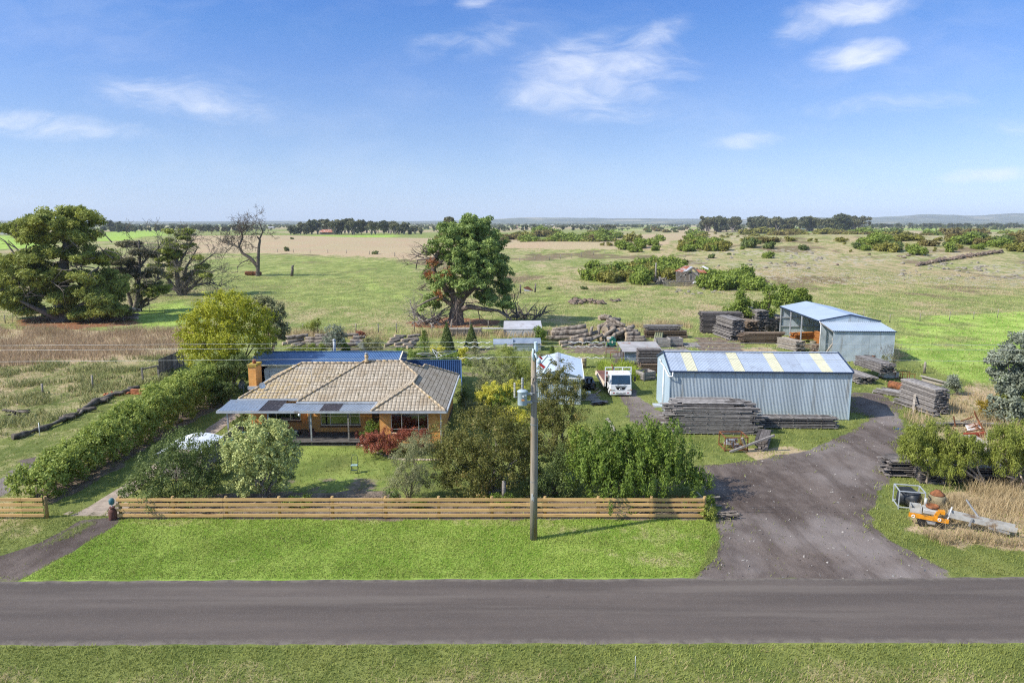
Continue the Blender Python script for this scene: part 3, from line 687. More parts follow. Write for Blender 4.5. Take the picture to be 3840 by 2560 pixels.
b.part('antenna', M_STEEL, house, True)
sd = thing('satellite_dish', 'grey mesh satellite dish on a pole beside the chimney end of the house', 'dish', G(915, 1480))
c0 = WL[sd.name] + Vector((0, 0, .95)); Mx = Euler((R(70), 0, R(-40))).to_matrix()
MB().lathe([(.03, 0), (.2, .03), (.38, .11), (.46, .18)], c0, 18, Mx, False).part('dish', M_STEEL, sd, True)
MB().tube([WL[sd.name], c0], .04, 8).part('pole', M_STEEL, sd, True)
MB().tube([c0, c0 + Vector((-.45, -.28, .16))], .018, 6).lathe([(.05, 0), (.05, .1)], c0 + Vector((-.48, -.3, .12)), 8).part('feed_arm', M_WHITE, sd, True)

# smoke from the flue
m, nt, out = nm('flue_smoke'); n = N(nt); pv = n.n('ShaderNodeVolumePrincipled'); pv.inputs['Color'].default_value = (.85, .9, 1, 1)
tc = n.n('ShaderNodeTexCoord').outputs['Object']; s = n.n('ShaderNodeSeparateXYZ'); n.l(tc, s.inputs[0])
dx = n.math('ADD', s.outputs[0], n.math('MULTIPLY', s.outputs[2], .75)); rr = n.math('SQRT', n.math('ADD', n.math('MULTIPLY', dx, dx), n.math('MULTIPLY', s.outputs[1], s.outputs[1])))
q = n.math('DIVIDE', rr, n.math('ADD', .09, n.math('MULTIPLY', s.outputs[2], .5)))
n.l(n.math('MULTIPLY', n.math('MULTIPLY', n.mr(q, 1., .2), n.mr(s.outputs[2], 1.35, .1)), n.math('MULTIPLY', n.mr(n.noise(tc, 3.2, 4), .35, .7), 1.6)), pv.inputs['Density']); n.l(pv.outputs[0], out.inputs['Volume'])
tag(link('smoke', MB().bb(-1.9, .7, -.8, .8, 0, 1.4).mesh('smoke', m), None, (-10.85, 52.8, 5.46)), 'faint blue smoke drifting from the flue on the house ridge', 'smoke', kind='stuff')

# ------------------------------------------------------------------ blue garage behind the house, caravan, blue fence
M_BLUE = mat('blue_sheet_roof', (.07, .138, .27), .4, .0, .5, var=.08, scale=1, dirt=(.05, .10, .22), dirt_amt=.2, island=.02)
M_BLUEW = mat('blue_sheet_wall', (.03, .075, .20), .5, .0, .4, var=.1)
gx0, gx1, gy0, gy1, gym, gz0, gz1 = -23.8, -10.3, 63.6, 69.6, 66.6, 2.40, 3.05
gar = thing('blue_garage', 'long garage with a blue corrugated roof behind the house', 'garage', (-17, 66, 0))
r = MB().corr((gx0, gy0, gz0), (gx1 - gx0, 0, 0), (0, gym - gy0, gz1 - gz0), (0, 0, 1), .15, .02, 6).corr((gx0, gym, gz1), (gx1 - gx0, 0, 0), (0, gy1 - gym, gz0 - gz1), (0, 0, 1), .15, .02, 6).part('roof', M_BLUE, gar, True)
b = MB(); b.bb(gx0 - .05, gx1 + .05, gy0 - .1, gy0 - .01, gz0 - .1, gz0 + .02)
for x in (gx0 - .04, gx1 + .04):
    b.bar((x, gy0, gz0 + .02), (x, gym, gz1 + .03), .10, .09); b.bar((x, gym, gz1 + .03), (x, gy1, gz0 + .02), .10, .09)
b.part('barge', M_CREAM, r, True); MB().bb(gx0, gx1, gym - .12, gym + .12, gz1 + .012, gz1 + .035).part('ridge_cap', M_BLUE, r, True)
b = MB(); b.bb(-18.1, gx1, gy0 + .4, gy0 + .45, 0, gz0 - .05); b.bb(gx1 - .08, gx1 - .02, gy0 + .45, gy1 - .1, 0, gz0 - .04); b.bb(gx0 + .02, gx0 + .07, gy0 + 2.5, gy1 - .1, 0, gz0 - .04); b.bb(gx0 + .07, gx1 - .08, gy1 - .15, gy1 - .1, 0, gz0 - .05)
b.poly([(gx1 - .05, gy0, gz0 - .05), (gx1 - .05, gy1, gz0 - .05), (gx1 - .05, gym, gz1 - .03)])
b.part('wall', M_BLUEW, gar, True)
for x in (gx0 + .08, -18.2): MB().bb(x - .05, x + .05, gy0 + .02, gy0 + .12, 0, gz0 - .1).part('post', M_WHITE, gar, True)
MB().tube([(gx0 + .2, gy0 - .06, gz0 - .08), (gx0 + .2, gy0 - .06, 0)], .04, 8).part('downpipe', M_WHITE, gar, True)
f = MB().tube([(-17.1, 68.3, 2.5), (-17.1, 68.3, 3.85)], .13, 10).part('flue', M_GUTTER, gar, True); MB().lathe([(.17, 0), (.17, .06), (.05, .14)], (-17.1, 68.3, 3.85), 10).part('flue_cowl', M_STEEL, f, True)
cv = thing('caravan', 'white caravan parked under the blue garage roof', 'caravan', (-20.6, 65, 0))
b = MB(); prof = [(-22.4, .45), (-22.45, 1.9), (-22.1, 2.2), (-19.4, 2.25), (-18.9, 1.9), (-18.75, 1.2), (-19.0, .45)]
b.add([(x, 63.9, z) for x, z in prof] + [(x, 65.9, z) for x, z in prof], [tuple(range(7)), tuple(reversed(range(7, 14)))] + [(i, 7 + i, 7 + (i + 1) % 7, (i + 1) % 7) for i in range(7)])
b.part('body', M_WHITE, cv, True)
for x0, x1 in ((-22.0, -21.1), (-20.7, -19.6)):
    w = MB().bb(x0, x1, 63.85, 63.9, 1.2, 1.75).part('window', M_STEEL, cv, True); MB().bb(x0 + .05, x1 - .05, 63.84, 63.849, 1.25, 1.7).part('pane', M_WHITE, w, True)
for dx in (-.45, .45): MB().cyl((-20.6 + dx, 63.88, .3), (-20.6 + dx, 64.1, .3), .3, 16).part('wheel', M_BLACK, cv, True)
bf = thing('blue_metal_fence', 'dark blue ribbed metal fence behind the house corner', 'fence', (-7.5, 68.9, 0))
MB().corr((-10.2, 68.9, .05), (5.2, 0, 0), (0, 0, 1.75), (0, -1, 0), .19, .022, 6).part('panel', M_BLUEW, bf, True)
MB().corr((-4.98, 68.9, .05), (.75, -9.8, 0), (0, 0, 1.75), (1, 0, 0), .19, .022, 6).part('panel', mat('fence_back', (.12, .17, .25), .5), bf, True)
b = MB(); b.bb(-10.2, -4.95, 68.87, 68.93, 1.8, 1.85); b.bar((-4.98, 68.9, 1.825), (-4.23, 59.1, 1.825), .06, .05); b.part('top_rail', M_BLUE, bf, True)
for x, y in ((-10.2, 68.95), (-7.6, 68.95), (-4.95, 68.95), (-4.6, 64.0), (-4.2, 59.1)): MB().bb(x - .03, x + .03, y - .03, y + .03, 0, 1.84).part('post', M_BLUEW, bf, True)
hc = thing('clothes_hoist', 'white rotary clothes hoist behind the blue fence', 'clothes hoist', (-7.6, 71.8, 0))
MB().tube([(-7.6, 71.8, 0), (-7.6, 71.8, 2.1)], .035, 8).part('mast', M_STEEL, hc, True)
for k in range(4):
    a = R(20 + 90 * k); p = Vector((-7.6 + 2.1 * math.cos(a), 71.8 + 2.1 * math.sin(a), 2.05))
    MB().tube([(-7.6, 71.8, 1.5), p], .022, 6).tube([(-7.6, 71.8, 2.08), p], .015, 6).part('arm', M_WHITE, hc, True)
b = MB()
for r_ in (1.0, 1.5, 2.05):
    b.tube([(-7.6 + r_ * math.cos(R(20 + 90 * k)), 71.8 + r_ * math.sin(R(20 + 90 * k)), 2.06) for k in range(5)], .009, 4)
b.part('line', M_STEEL, hc, True)
rs = thing('red_shed', 'small orange red metal shed behind the hedge', 'shed', G(845, 1420))
o = WL[rs.name]; M_RED = mat('orange_red_sheet', (.48, .065, .02), .5, var=.2, dirt=(.3, .1, .05), dirt_amt=.3)
b = MB(); b.corr(o + Vector((-1.3, 0, 0)), (1.7, 0, 0), (0, 0, 1.5), (0, -1, 0), .12, .015); b.corr(o + Vector((.4, 0, 0)), (.1, 1.8, 0), (0, 0, 1.5), (1, 0, 0), .12, .015); b.corr(o + Vector((-1.3, 0, 0)), (0, 1.8, 0), (0, 0, 1.5), (-1, 0, 0), .12, .015); b.part('wall', M_RED, rs, True)
MB().slab([o + Vector(q) for q in ((-1.4, -.1, 1.5), (.55, -.1, 1.5), (.6, 1.9, 1.75), (-1.4, 1.9, 1.75))], .04).part('roof', M_RED, rs, True)

# ------------------------------------------------------------------ sheds
M_SHEDW = mat('pale_blue_sheet', (.46, .52, .56), .42, .25, .5, var=.07, scale=.8, dirt=(.34, .36, .36), dirt_amt=.15, stretch=(1.4, 1.4, .12), sheet=.09)
M_SHEDG = mat('pale_blue_gable', (.40, .50, .56), .5, .1, .4, var=.05)
M_SHEDR = mat('pale_blue_roof', (.39, .44, .52), .38, .2, .5, var=.06, scale=.6, sheet=.08, dirt=(.30, .33, .38), dirt_amt=.25, dirt_scale=.7)
M_SKYL = mat('yellowed_skylight', (.52, .50, .35), .4, var=.08, spec=.4)
M_NAVY = mat('navy_trim', (.022, .04, .085), .4, var=.1)
sh = thing('metal_shed', 'large pale blue corrugated metal shed with four yellowed roof strips', 'shed', (12.19, 54.27, 0), R(-2.2))
L, D, ZE, ZR = 13.72, 6.0, 3.8, 4.73
MB().corr((0, 0, .03), (L, 0, 0), (0, 0, ZE - .05), (0, -1, 0), .108, .013, 6).corr((0, D, .03), (L, 0, 0), (0, 0, ZE - .05), (0, 1, 0), .108, .02, 4).part('wall', M_SHEDW, sh)
for x in (-.015, L + .015): MB().add([(x, 0, .03), (x, D, .03), (x, D, ZE), (x, D / 2, ZR - .02), (x, 0, ZE)], [(0, 1, 2, 3, 4) if x > 0 else (4, 3, 2, 1, 0)]).part('gable_wall', M_SHEDG, sh)
rf = MB(); sks = []; cuts = [(0, .096, 0), (.096, .156, 1), (.156, .355, 0), (.355, .415, 1), (.415, .566, 0), (.566, .627, 1), (.627, .83, 0), (.83, .892, 1), (.892, 1, 0)]
for f0, f1, s_ in cuts:
    x0, x1 = -.08 + f0 * (L + .16), -.08 + f1 * (L + .16); q = MB() if s_ else rf
    if s_: sks.append(q)
    q.corr((x0, -.1, ZE - .02), (x1 - x0, 0, 0), (0, D / 2 + .1, ZR - ZE + .02), (0, 0, 1), .108, .012, 6)
rf.corr((-.08, D / 2, ZR), (L + .16, 0, 0), (0, D / 2 + .1, ZE - ZR - .02), (0, 0, 1), .108, .018, 4)
r = rf.part('roof', M_SHEDR, sh)
for q in sks: q.part('skylight_strip', M_SKYL, r)
b = MB(); b.bb(-.1, L + .1, -.2, -.105, ZE - .12, ZE - .005)
for x in (-.09, L + .09): b.bar((x, -.16, ZE - .02), (x, D / 2, ZR + .03), .05, .14); b.bar((x, D / 2, ZR + .03), (x, D + .16, ZE - .02), .05, .14)
b.part('barge', M_NAVY, r); MB().bb(-.08, L + .08, D / 2 - .14, D / 2 + .14, ZR + .02, ZR + .045).part('ridge_cap', M_SHEDR, r)
MB().bb(L - .02, L + .05, -.045, .03, .03, ZE - .13).bb(-.05, .02, -.045, .03, .03, ZE - .13).part('corner_trim', M_SHEDG, sh)
MB().tube([(.14, -.24, ZE - .1), (.14, -.24, ZE - .42), (-.14, -.18, ZE - .45), (-.12, 2.3, ZE - .42 + .3), (-.12, 3.6, ZE - .1), (-.12, 4.3, ZE + .1)], .055, 8).tube([(-.12, 2.3, ZE - .12), (-.12, 2.25, .05)], .055, 8).part('downpipe', M_WHITE, sh)
MB().bb(-.62, -.02, 3.4, 4.3, .0, .12).part('step', M_GUTTER, sh)

# long shed with an open side and a lean-to in front
ls = thing('open_side_shed', 'long pale metal shed with an open left side and a lean-to in front', 'shed', (35.0, 77.5, 0), R(-3.4))
lx = 6.55
ZL0, ZL1, ZEm, ZRm = 3.4, 3.87, 3.95, 4.65; Y0, Y1 = 4.0, 18.6
b = MB(); b.corr((0, 0, .03), (lx, 0, 0), (0, 0, ZL0 - .05), (0, -1, 0), .10, .016, 6)
b.corr((lx, 0, .03), (0, Y1, 0), (0, 0, ZL0), (1, 0, 0), .12, .016, 4); b.corr((0, Y1, .03), (lx, 0, 0), (0, 0, ZEm - .05), (0, 1, 0), .12, .016, 4); b.corr((.1, Y0 + .05, .03), (lx - .1, 0, 0), (0, 0, ZEm - .08), (0, 1, 0), .12, .016, 4)
b.add([(-.1, Y0, ZL1), (lx + .1, Y0, ZL1), (lx + .1, Y0, ZEm), (lx / 2, Y0, ZRm - .03), (-.1, Y0, ZEm)], [(0, 1, 2, 3, 4)]); b.add([(-.1, Y1 - .05, ZEm - .1), (lx + .1, Y1 - .05, ZEm - .1), (lx / 2, Y1 - .05, ZRm - .03)], [(0, 1, 2)])
b.part('wall', M_SHEDW, ls)
M_ROOFP = mat('pale_grey_roof', (.46, .53, .62), .35, .35, .5, var=.06, scale=.4, island=.02)
b = MB(); b.corr((-.12, Y0 - .05, ZEm), (0, Y1 - Y0 + .15, 0), (lx / 2 + .12, 0, ZRm - ZEm), (0, 0, 1), .19, .014, 4); b.corr((lx + .12, Y0 - .05, ZEm), (0, Y1 - Y0 + .15, 0), (-lx / 2 - .12, 0, ZRm - ZEm), (0, 0, 1), .19, .014, 4)
b.corr((-.1, -.08, ZL0), (lx + .2, 0, 0), (0, Y0 + .05, ZL1 - ZL0), (0, 0, 1), .22, .022, 6)
r = b.part('roof', M_ROOFP, ls)
b = MB(); b.bar((-.14, Y0 - .08, ZEm + .02), (lx / 2, Y0 - .08, ZRm + .02), .05, .15); b.bar((lx / 2, Y0 - .08, ZRm + .02), (lx + .14, Y0 - .08, ZEm + .02), .05, .15); b.bb(-.12, lx + .12, -.16, -.085, ZL0 - .08, ZL0); b.bb(-.2, -.125, Y0, Y1 + .1, ZEm - .1, ZEm); b.part('barge', M_NAVY, r)
for y in (Y1 - .1, Y1 - 4.2, Y1 - 8.4): MB().bb(-.06, .06, y - .06, y + .06, 0, ZEm - .02).part('post', M_GUTTER, ls)
MB().tube([(-.15, Y0 - .1, ZEm - .05), (-.05, Y0 - .35, ZEm - .4), (-.05, Y0 - .35, .05)], .06, 8).part('downpipe', M_WHITE, ls)
b = MB()
for z in (1.3, 2.5, 3.4): b.bb(lx - .14, lx - .05, Y0 + .2, Y1 - .1, z, z + .12)
for z in (1.2, 2.4): b.bb(.1, lx - .15, Y1 - .14, Y1 - .05, z, z + .12)
b.part('girt', M_GUTTER, ls)
b = MB(); b.bb(.02, .1, .02, .12, 0, ZL0 - .05); b.bar((-.05, -.02, ZL0 - .06), (-.05, Y0, ZL1 - .06), .05, .14); b.part('doorway_frame', M_GREYWOOD, ls)

# white garden shed behind the pole
M_WROOF = mat('white_sheet_roof', (.60, .67, .74), .35, .2, .5, var=.05, scale=.7)
ws = thing('white_shed', 'small gabled shed with a near white roof behind the power pole', 'shed', (5.75, 58.4, 0), R(-4))
wx, wy, zE, zR_ = 4.0, 8.1, 2.4, 2.98
b = MB(); b.corr((-wx, 0, .03), (wx, 0, 0), (0, 0, zE), (0, -1, 0), .15, .022, 6); b.corr((0, 0, .03), (0, wy, 0), (0, 0, zE - .04), (1, 0, 0), .15, .022, 6); b.corr((-wx, 0, .03), (0, wy, 0), (0, 0, zE - .04), (-1, 0, 0), .15, .022, 6)
n_ = 80
for i in range(n_):
    x0, x1 = -wx + i * wx / n_, -wx + (i + 1) * wx / n_; z_ = lambda x: zE + (zR_ - zE) * (1 - abs(x + wx / 2) / (wx / 2)); yy = .022 * math.sin(i * 1.9)
    b.add([(x0, yy - .01, zE), (x1, yy - .01, zE), (x1, yy - .01, z_(x1) - .02), (x0, yy - .01, z_(x0) - .02)], [(0, 1, 2, 3)])
b.part('wall', M_SHEDW, ws)
r = MB().slab([(-wx / 2, -.15, zR_), (.15, -.15, zE), (.15, wy, zE), (-wx / 2, wy, zR_)], .03).slab([(-wx - .15, -.15, zE), (-wx / 2, -.15, zR_), (-wx / 2, wy, zR_), (-wx - .15, wy, zE)], .03).part('roof', M_WROOF, ws)
MB().slab([(-wx / 2, -.17, zR_ + .03), (-wx / 2 + .22, -.17, zR_ - .035), (-wx / 2 + .22, wy, zR_ - .035), (-wx / 2, wy, zR_ + .03)], .02).slab([(-wx / 2 - .22, -.17, zR_ - .035), (-wx / 2, -.17, zR_ + .03), (-wx / 2, wy, zR_ + .03), (-wx / 2 - .22, wy, zR_ - .035)], .02).part('ridge_cap', M_GUTTER, r)
MB().bb(.152, .24, -.15, wy, zE - .1, zE - .01).bb(-wx - .15, .24, -.24, -.155, zE - .12, zE - .04).part('gutter', M_WHITE, r)

# low lean-to hut of iron sheets
M_OLDIRON = mat('old_iron_sheet', (.36, .34, .33), .7, .1, .3, var=.15, scale=1, dirt=(.30, .12, .06), dirt_amt=.22, dirt_scale=1.3)
lh = thing('iron_hut', 'low hut with a dull grey iron roof flecked with rust', 'hut', (12.0, 75.4, 0), R(-2))
MB().slab([(-.25, -.3, 1.52), (4.05, -.3, 1.55), (3.9, 4.1, 1.92), (-.4, 4.1, 1.9)], .03).part('roof', M_OLDIRON, lh)
b = MB(); b.corr((0, .05, 1.5), (0, 0, -1.5), (2.7, 0, 0), (0, -1, 0), .12, .016, 6); b.corr((3.75, .05, .03), (0, 3.8, 0), (0, 0, 1.55), (1, 0, 0), .12, .016); b.corr((0, 3.9, .03), (3.75, 0, 0), (0, 0, 1.75), (0, 1, 0), .12, .016); b.part('wall', M_ZINC, lh)
for x, y in ((-.3, -.1), (-.3, 3.8), (2.75, 0), (3.8, 0)): MB().bb(x - .06, x + .06, y - .06, y + .06, 0, 1.5 + y * .09).part('post', M_GREYWOOD, lh)

# ------------------------------------------------------------------ front fence
FY = 35.1
def rail_fence(name, label, x0, x1, first_post=True, posts=None):
    t = thing(name, label, 'fence', ((x0 + x1) / 2, FY, 0))
    for zt in (1.12, .85, .565, .275):
        b = MB(); x = x0
        while x < x1 - .1:
            xe = min(x + 2.727 * random.choice((1, 2)), x1); dz = random.uniform(-.008, .008)
            b.box(((x + xe) / 2, FY - .105, zt - .078 + dz), (xe - x - .006, .045, .155), (0, random.uniform(-.003, .003), 0), .006); x = xe
        b.part('rail', M_PINE, t, True)
    for px in posts:
        MB().lathe([(.085, 0), (.083, 1.16), (.07, 1.19)], (px, FY, 0), 10).part('post', M_POST, t, True)
    return t
rail_fence('rail_fence', 'long four rail timber fence along the front garden', -20.25, 9.85, posts=[-20.12 + k * 2.727 for k in range(12)])
rail_fence('rail_fence', 'short four rail timber fence left of the gravel driveway', -36, -24.0, posts=[-36 + k * 2.98 for k in range(4)] + [-23.92])
mb = thing('letterbox', 'teal letterbox standing on the milk can by the driveway', 'letterbox', (-20.45, 34.95, .68))
MB().lathe([(.10, 0), (.13, .05), (.14, .2), (.10, .30), (.02, .33)], (-20.45, 34.95, .82), 12).part('box', mat('teal_paint', (.06, .16, .18), .4, var=.2), mb, True)
MB().tube([(-20.45, 34.95, .66), (-20.45, 34.95, .84)], .035, 8).part('stem', M_WHITE, mb, True)
mk = thing('milk_can', 'rusty brown milk can at the fence end under the letterbox', 'milk can', (-20.45, 34.95, 0))
MB().lathe([(.19, 0), (.20, .02), (.20, .42), (.17, .5), (.11, .56), (.11, .62), (.15, .66), (.13, .68)], (-20.45, 34.95, 0), 16).part('body', mat('can_rust', (.13, .055, .04), .8, var=.3, dirt=(.06, .03, .03), dirt_amt=.4), mk, True)
for s_ in (-1, 1): MB().tube([(-20.45 + s_ * .11, 34.95, .6), (-20.45 + s_ * .2, 34.95, .58), (-20.45 + s_ * .19, 34.95, .48)], .015, 6).part('handle', M_RUST, mk, True)

# ------------------------------------------------------------------ power pole
PX, PY = 1.04, 32.6
pp = thing('power_pole', 'weathered wooden power pole standing on the front verge', 'power pole', (PX, PY, 0))
m = mat('pole_wood', (.27, .23, .18), .9, var=.28, scale=1.6, stretch=(5, 5, .5), dirt=(.20, .13, .05), dirt_amt=.35, dirt_scale=.8, bump=.01)
MB().tube([(PX, PY, 0), (PX - .01, PY, 3), (PX - .02, PY, 6.5), (PX - .05, PY, 9.15)], [.18, .165, .145, .118], 16).part('pole', m, pp, True)
M_PORC = mat('pale_porcelain', (.50, .60, .64), .25, var=.05, spec=.6)
def insul(p, q, r=.075, k=8):
    p, q = Vector(p), Vector(q); pts = []; rad = []
    for i in range(k * 3 + 1): t = i / (k * 3); pts.append(p.lerp(q, t)); rad.append(r if i % 3 == 1 else r * .55 if i % 3 == 0 else r * .8)
    return MB().tube(pts, rad, 12)
insul((PX + .07, PY - .05, 9.16), (PX + .05, PY - .05, 9.62), .10, 9).part('insulator', M_PORC, pp, True)
MB().tube([(PX - .03, PY - .12, 8.75), (PX - .09, PY - .14, 9.0), (PX - .06, PY - .1, 9.3), (PX + .03, PY - .06, 9.2)], .05, 8).tube([(PX, PY - .1, 9.1), (PX + .16, PY - .12, 8.75)], .055, 8).lathe([(.04, 0), (.10, .06), (.10, .18), (.05, .26)], (PX + .19, PY - .14, 8.6), 10).part('bracket', M_PORC, pp, True)
insul((PX + .26, PY - .15, 8.62), (PX + .58, PY - .2, 9.02), .065, 7).part('insulator', M_PORC, pp, True)
insul((PX + .40, PY - .2, 8.2), (PX + .72, PY - .25, 8.75), .07, 8).part('insulator', M_PORC, pp, True)
MB().bar((PX + .22, PY - .15, 8.95), (PX + .38, PY - .15, 8.8), .06, .08).bar((PX + .24, PY - .17, 8.62), (PX + .46, PY - .22, 8.44), .09, .1).part('fuse_mount', mat('red_mount', (.30, .03, .025), .5), pp, True)
MB().tube([(PX + .72, PY - .24, 8.75), (PX + .8, PY - .2, 8.6), (PX + .95, PY - .2, 8.7), (PX + .6, PY - .15, 9.1)], .01, 6).part('lead', M_BLACK, pp, True)
MB().tube([(PX + .42, PY - .2, 8.2), (PX + .3, PY - .2, 8.05), (PX, PY - .17, 8.0), (PX - .1, PY - .15, 7.7)], .014, 6).part('lead', M_BLACK, pp, True)
MB().tube([(PX - .12, PY - .15, 8.0), (PX - .35, PY - .2, 7.85), (PX - .52, PY - .25, 7.55), (PX - .56, PY - .25, 7.95)], .01, 6).part('lead', M_BLACK, pp, True)
MB().tube([(PX - .56, PY - .25, 7.95), (PX - .75, PY - .25, 8.05), (PX - .98, PY - .25, 7.8)], .008, 6).part('lead', M_BLACK, pp, True)
TX, TY = PX - .56, PY - .25
tr = MB().lathe([(.215, 0), (.222, .02), (.222, .60), (.255, .63), (.255, .66), (.16, .72), (.05, .74)], (TX, TY, 6.70), 24).part('transformer', mat('transformer_grey', (.36, .43, .47), .4, var=.06), pp, True)
insul((TX, TY, 7.42), (TX, TY, 7.98), .07, 8).part('bushing', mat('grey_bushing', (.30, .31, .30), .4), tr, True)
insul((TX - .36, TY, 7.05), (TX - .36, TY, 7.75), .055, 10).part('bushing', mat('tan_bushing', (.42, .40, .34), .4), tr, True)
MB().tube([(TX - .36, TY, 7.04), (TX - .2, TY, 7.1)], .025, 6).part('arm', M_STEEL, tr, True)
MB().bb(TX + .18, PX - .1, TY - .05, TY + .1, 7.18, 7.27).bb(TX + .18, PX - .1, TY - .05, TY + .1, 6.78, 6.87).part('arm', M_STEEL, tr, True)
MB().box((TX + .02, TY - .225, 6.98), (.14, .01, .08)).part('label_plate', mat('orange_plate', (.55, .25, .08), .5), tr, True)
MB().cyl((TX + .03, TY - .235, 7.16), (TX + .03, TY - .215, 7.16), .045, 12).box((TX + .13, TY - .19, 7.21), (.1, .02, .07)).part('label_plate', M_WHITE, tr, True)
b = MB()
for z in (7.22, 6.82, 5.7, 2.9): b.lathe([(.168, 0), (.17, .04)], (PX - .02, PY, z), 16, None, False)
b.part('band', M_STEEL, pp, True)
MB().box((PX - .09, PY - .175, 2.2), (.05, .02, .30)).part('number_plate', M_WHITE, pp, True); MB().box((PX - .02, PY - .178, 2.1), (.05, .02, .22)).part('number_plate', M_STEEL, pp, True)
MB().tube([(PX + .155, PY - .03, 6.0), (PX + .16, PY - .03, .1)], .012, 5).part('earth_wire', M_STEEL, pp, True)
M_WIRE = mat('bare_wire', (.52, .52, .50), .4, .3)
for lab, yw, zw, dz in (('topmost bare power line crossing to the pole', PY - .05, 9.64, .28), ('middle bare power line crossing behind the pole', PY + .35, 9.36, .3), ('lowest bare power line crossing to the pole', PY - .12, 8.93, .32)):
    t = thing('power_line', lab, 'power line', (PX, yw, zw)); pts = []
    for i in range(61):
        x = -62 + i * 2.1; u = (x - PX) / 62; pts.append((x, yw, zw - dz * 2.2 * (abs(u) - u * u * .5)))
    MB().tube(pts, .0065, 5).part('wire', M_WIRE, t, True)
    for s_ in (-1, 1):
        h = [(PX + s_ * (1.0 + k * .05 + (.9 if s_ < 0 else .55)), yw + .032 * math.cos(k * .8), zw - .05 + .032 * math.sin(k * .8)) for k in range(int(34))]
        MB().tube(h, .014, 5).part('damper', M_WHITE, t, True)

# ------------------------------------------------------------------ truck
tk = thing('flatbed_truck', 'white cab flatbed truck with a rust coloured tray', 'truck', (9.5, 61.4, 0), R(1.6))
M_CAB = mat('truck_white', (.74, .74, .74), .3, var=.04, spec=.5, dirt=(.45, .42, .38), dirt_amt=.08, coat=.4)
def loft(secs):
    b = MB(); k = len(secs[0]); vs = [p for s in secs for p in s]; fs = []
    for i in range(len(secs) - 1):
        for j in range(k): fs.append((i * k + j, i * k + (j + 1) % k, (i + 1) * k + (j + 1) % k, (i + 1) * k + j))
    fs += [tuple(reversed(range(k))), tuple(range((len(secs) - 1) * k, len(secs) * k))]
    return b.add(vs, fs)
def cabsec(z, x, yf, yb, c=.09): return [(-x + c, yf, z), (x - c, yf, z), (x, yf + c, z), (x, yb, z), (-x, yb, z), (-x, yf + c, z)]
body = loft([cabsec(.52, .98, -.02, 1.25), cabsec(1.0, .98, .0, 1.28), cabsec(1.02, .975, .01, 1.28), cabsec(1.93, .93, .17, 1.28), cabsec(2.07, .88, .30, 1.22), cabsec(2.1, .80, .42, 1.15)]).part('cab', M_CAB, tk)
def onface(z, off=.012): return .01 + (z - 1.02) * .16 / .91 - off
ws_ = MB().slab([(-.84, onface(1.08), 1.08), (.84, onface(1.08), 1.08), (.79, onface(1.86), 1.86), (-.79, onface(1.86), 1.86)], .006).part('windscreen', mat('truck_glass', (.012, .035, .065), .05, var=.3, spec=.9, scale=1.5), body)
MB().tube([(-.35, onface(1.08, .03), 1.08), (.05, onface(1.2, .03), 1.16)], .012, 5).tube([(.25, onface(1.08, .03), 1.08), (.62, onface(1.2, .03), 1.16)], .012, 5).part('wiper', M_BLACK, ws_)
MB().box((0, -.012, .985), (.56, .012, .045)).part('badge_strip', mat('chrome', (.7, .7, .72), .2, .8), body)
MB().slab([(-.32, -.035, .62), (.32, -.035, .62), (.45, -.025, .86), (-.45, -.025, .86)], .03).part('grille', M_BLACK, body)
MB().slab([(-.45, -.024, .865), (.45, -.024, .865), (.53, -.02, .99), (-.53, -.02, .99)], .02).part('grille_panel', mat('silver_panel', (.42, .46, .48), .35, .4), body)
b = MB(); b.tube([(.10 * math.cos(a / 12 * math.tau), -.066, .74 + .06 * math.sin(a / 12 * math.tau)) for a in range(13)], .012, 6)
b.tube([(-.06, -.066, .77), (-.06, -.066, .72), (0, -.066, .715), (.06, -.066, .72), (.06, -.066, .77)], .01, 5); b.part('emblem', mat('chrome', (.7, .7, .72), .2, .8), body)
for s_ in (-1, 1):
    hl = MB().box((s_ * .76, -.025, .62), (.40, .06, .12), (0, s_ * -.1, 0), .015).part('headlight', mat('lamp_glass', (.45, .45, .43), .1, spec=.8), body); MB().box((s_ * .90, -.057, .62), (.1, .01, .07)).part('indicator', mat('amber_lens', (.55, .2, .03), .2), hl)
    MB().slab([(s_ * .985, .22, 1.12), (s_ * .985, .95, 1.12), (s_ * .955, .95, 1.78), (s_ * .955, .36, 1.78)], .01 * s_).part('side_window', mat('truck_glass', (.012, .035, .065), .05), body)
    MB().tube([(s_ * .95, .2, 1.85), (s_ * 1.22, .02, 1.82), (s_ * 1.25, 0, 1.5)], .015, 6).box((s_ * 1.22, .0, 1.55), (.16, .08, .42), (0, 0, 0), .02).part('mirror', M_BLACK, tk)
    MB().cyl((s_ * .98, .55, .37), (s_ * .72, .55, .37), .37, 20).part('wheel', mat('tyre', (.02, .02, .02), .85, var=.3), tk); MB().cyl((s_ * .985, .55, .37), (s_ * .93, .55, .37), .2, 14).part('rim', M_WHITE, tk)
    for y_ in (4.2, 5.1):
        MB().cyl((s_ * 1.02, y_, .37), (s_ * .55, y_, .37), .37, 18).part('wheel', mat('tyre', (.02, .02, .02), .85), tk)
    MB().box((s_ * .62, -.115, .36), (.15, .02, .075)).part('fog_lamp', mat('red_lens', (.35, .03, .03), .25), tk)
for x in (-.42, -.3, -.22, .22, .3, .42): MB().lathe([(.035, 0), (.03, .045), (.01, .06)], (x, .36, 2.06), 8).part('marker_lamp', mat('amber_lens', (.55, .2, .03), .2), body)
b = MB(); b.box((0, -.03, .32), (1.9, .16, .34), (0, 0, 0), .04); bp = b.part('bumper', M_CAB, tk)
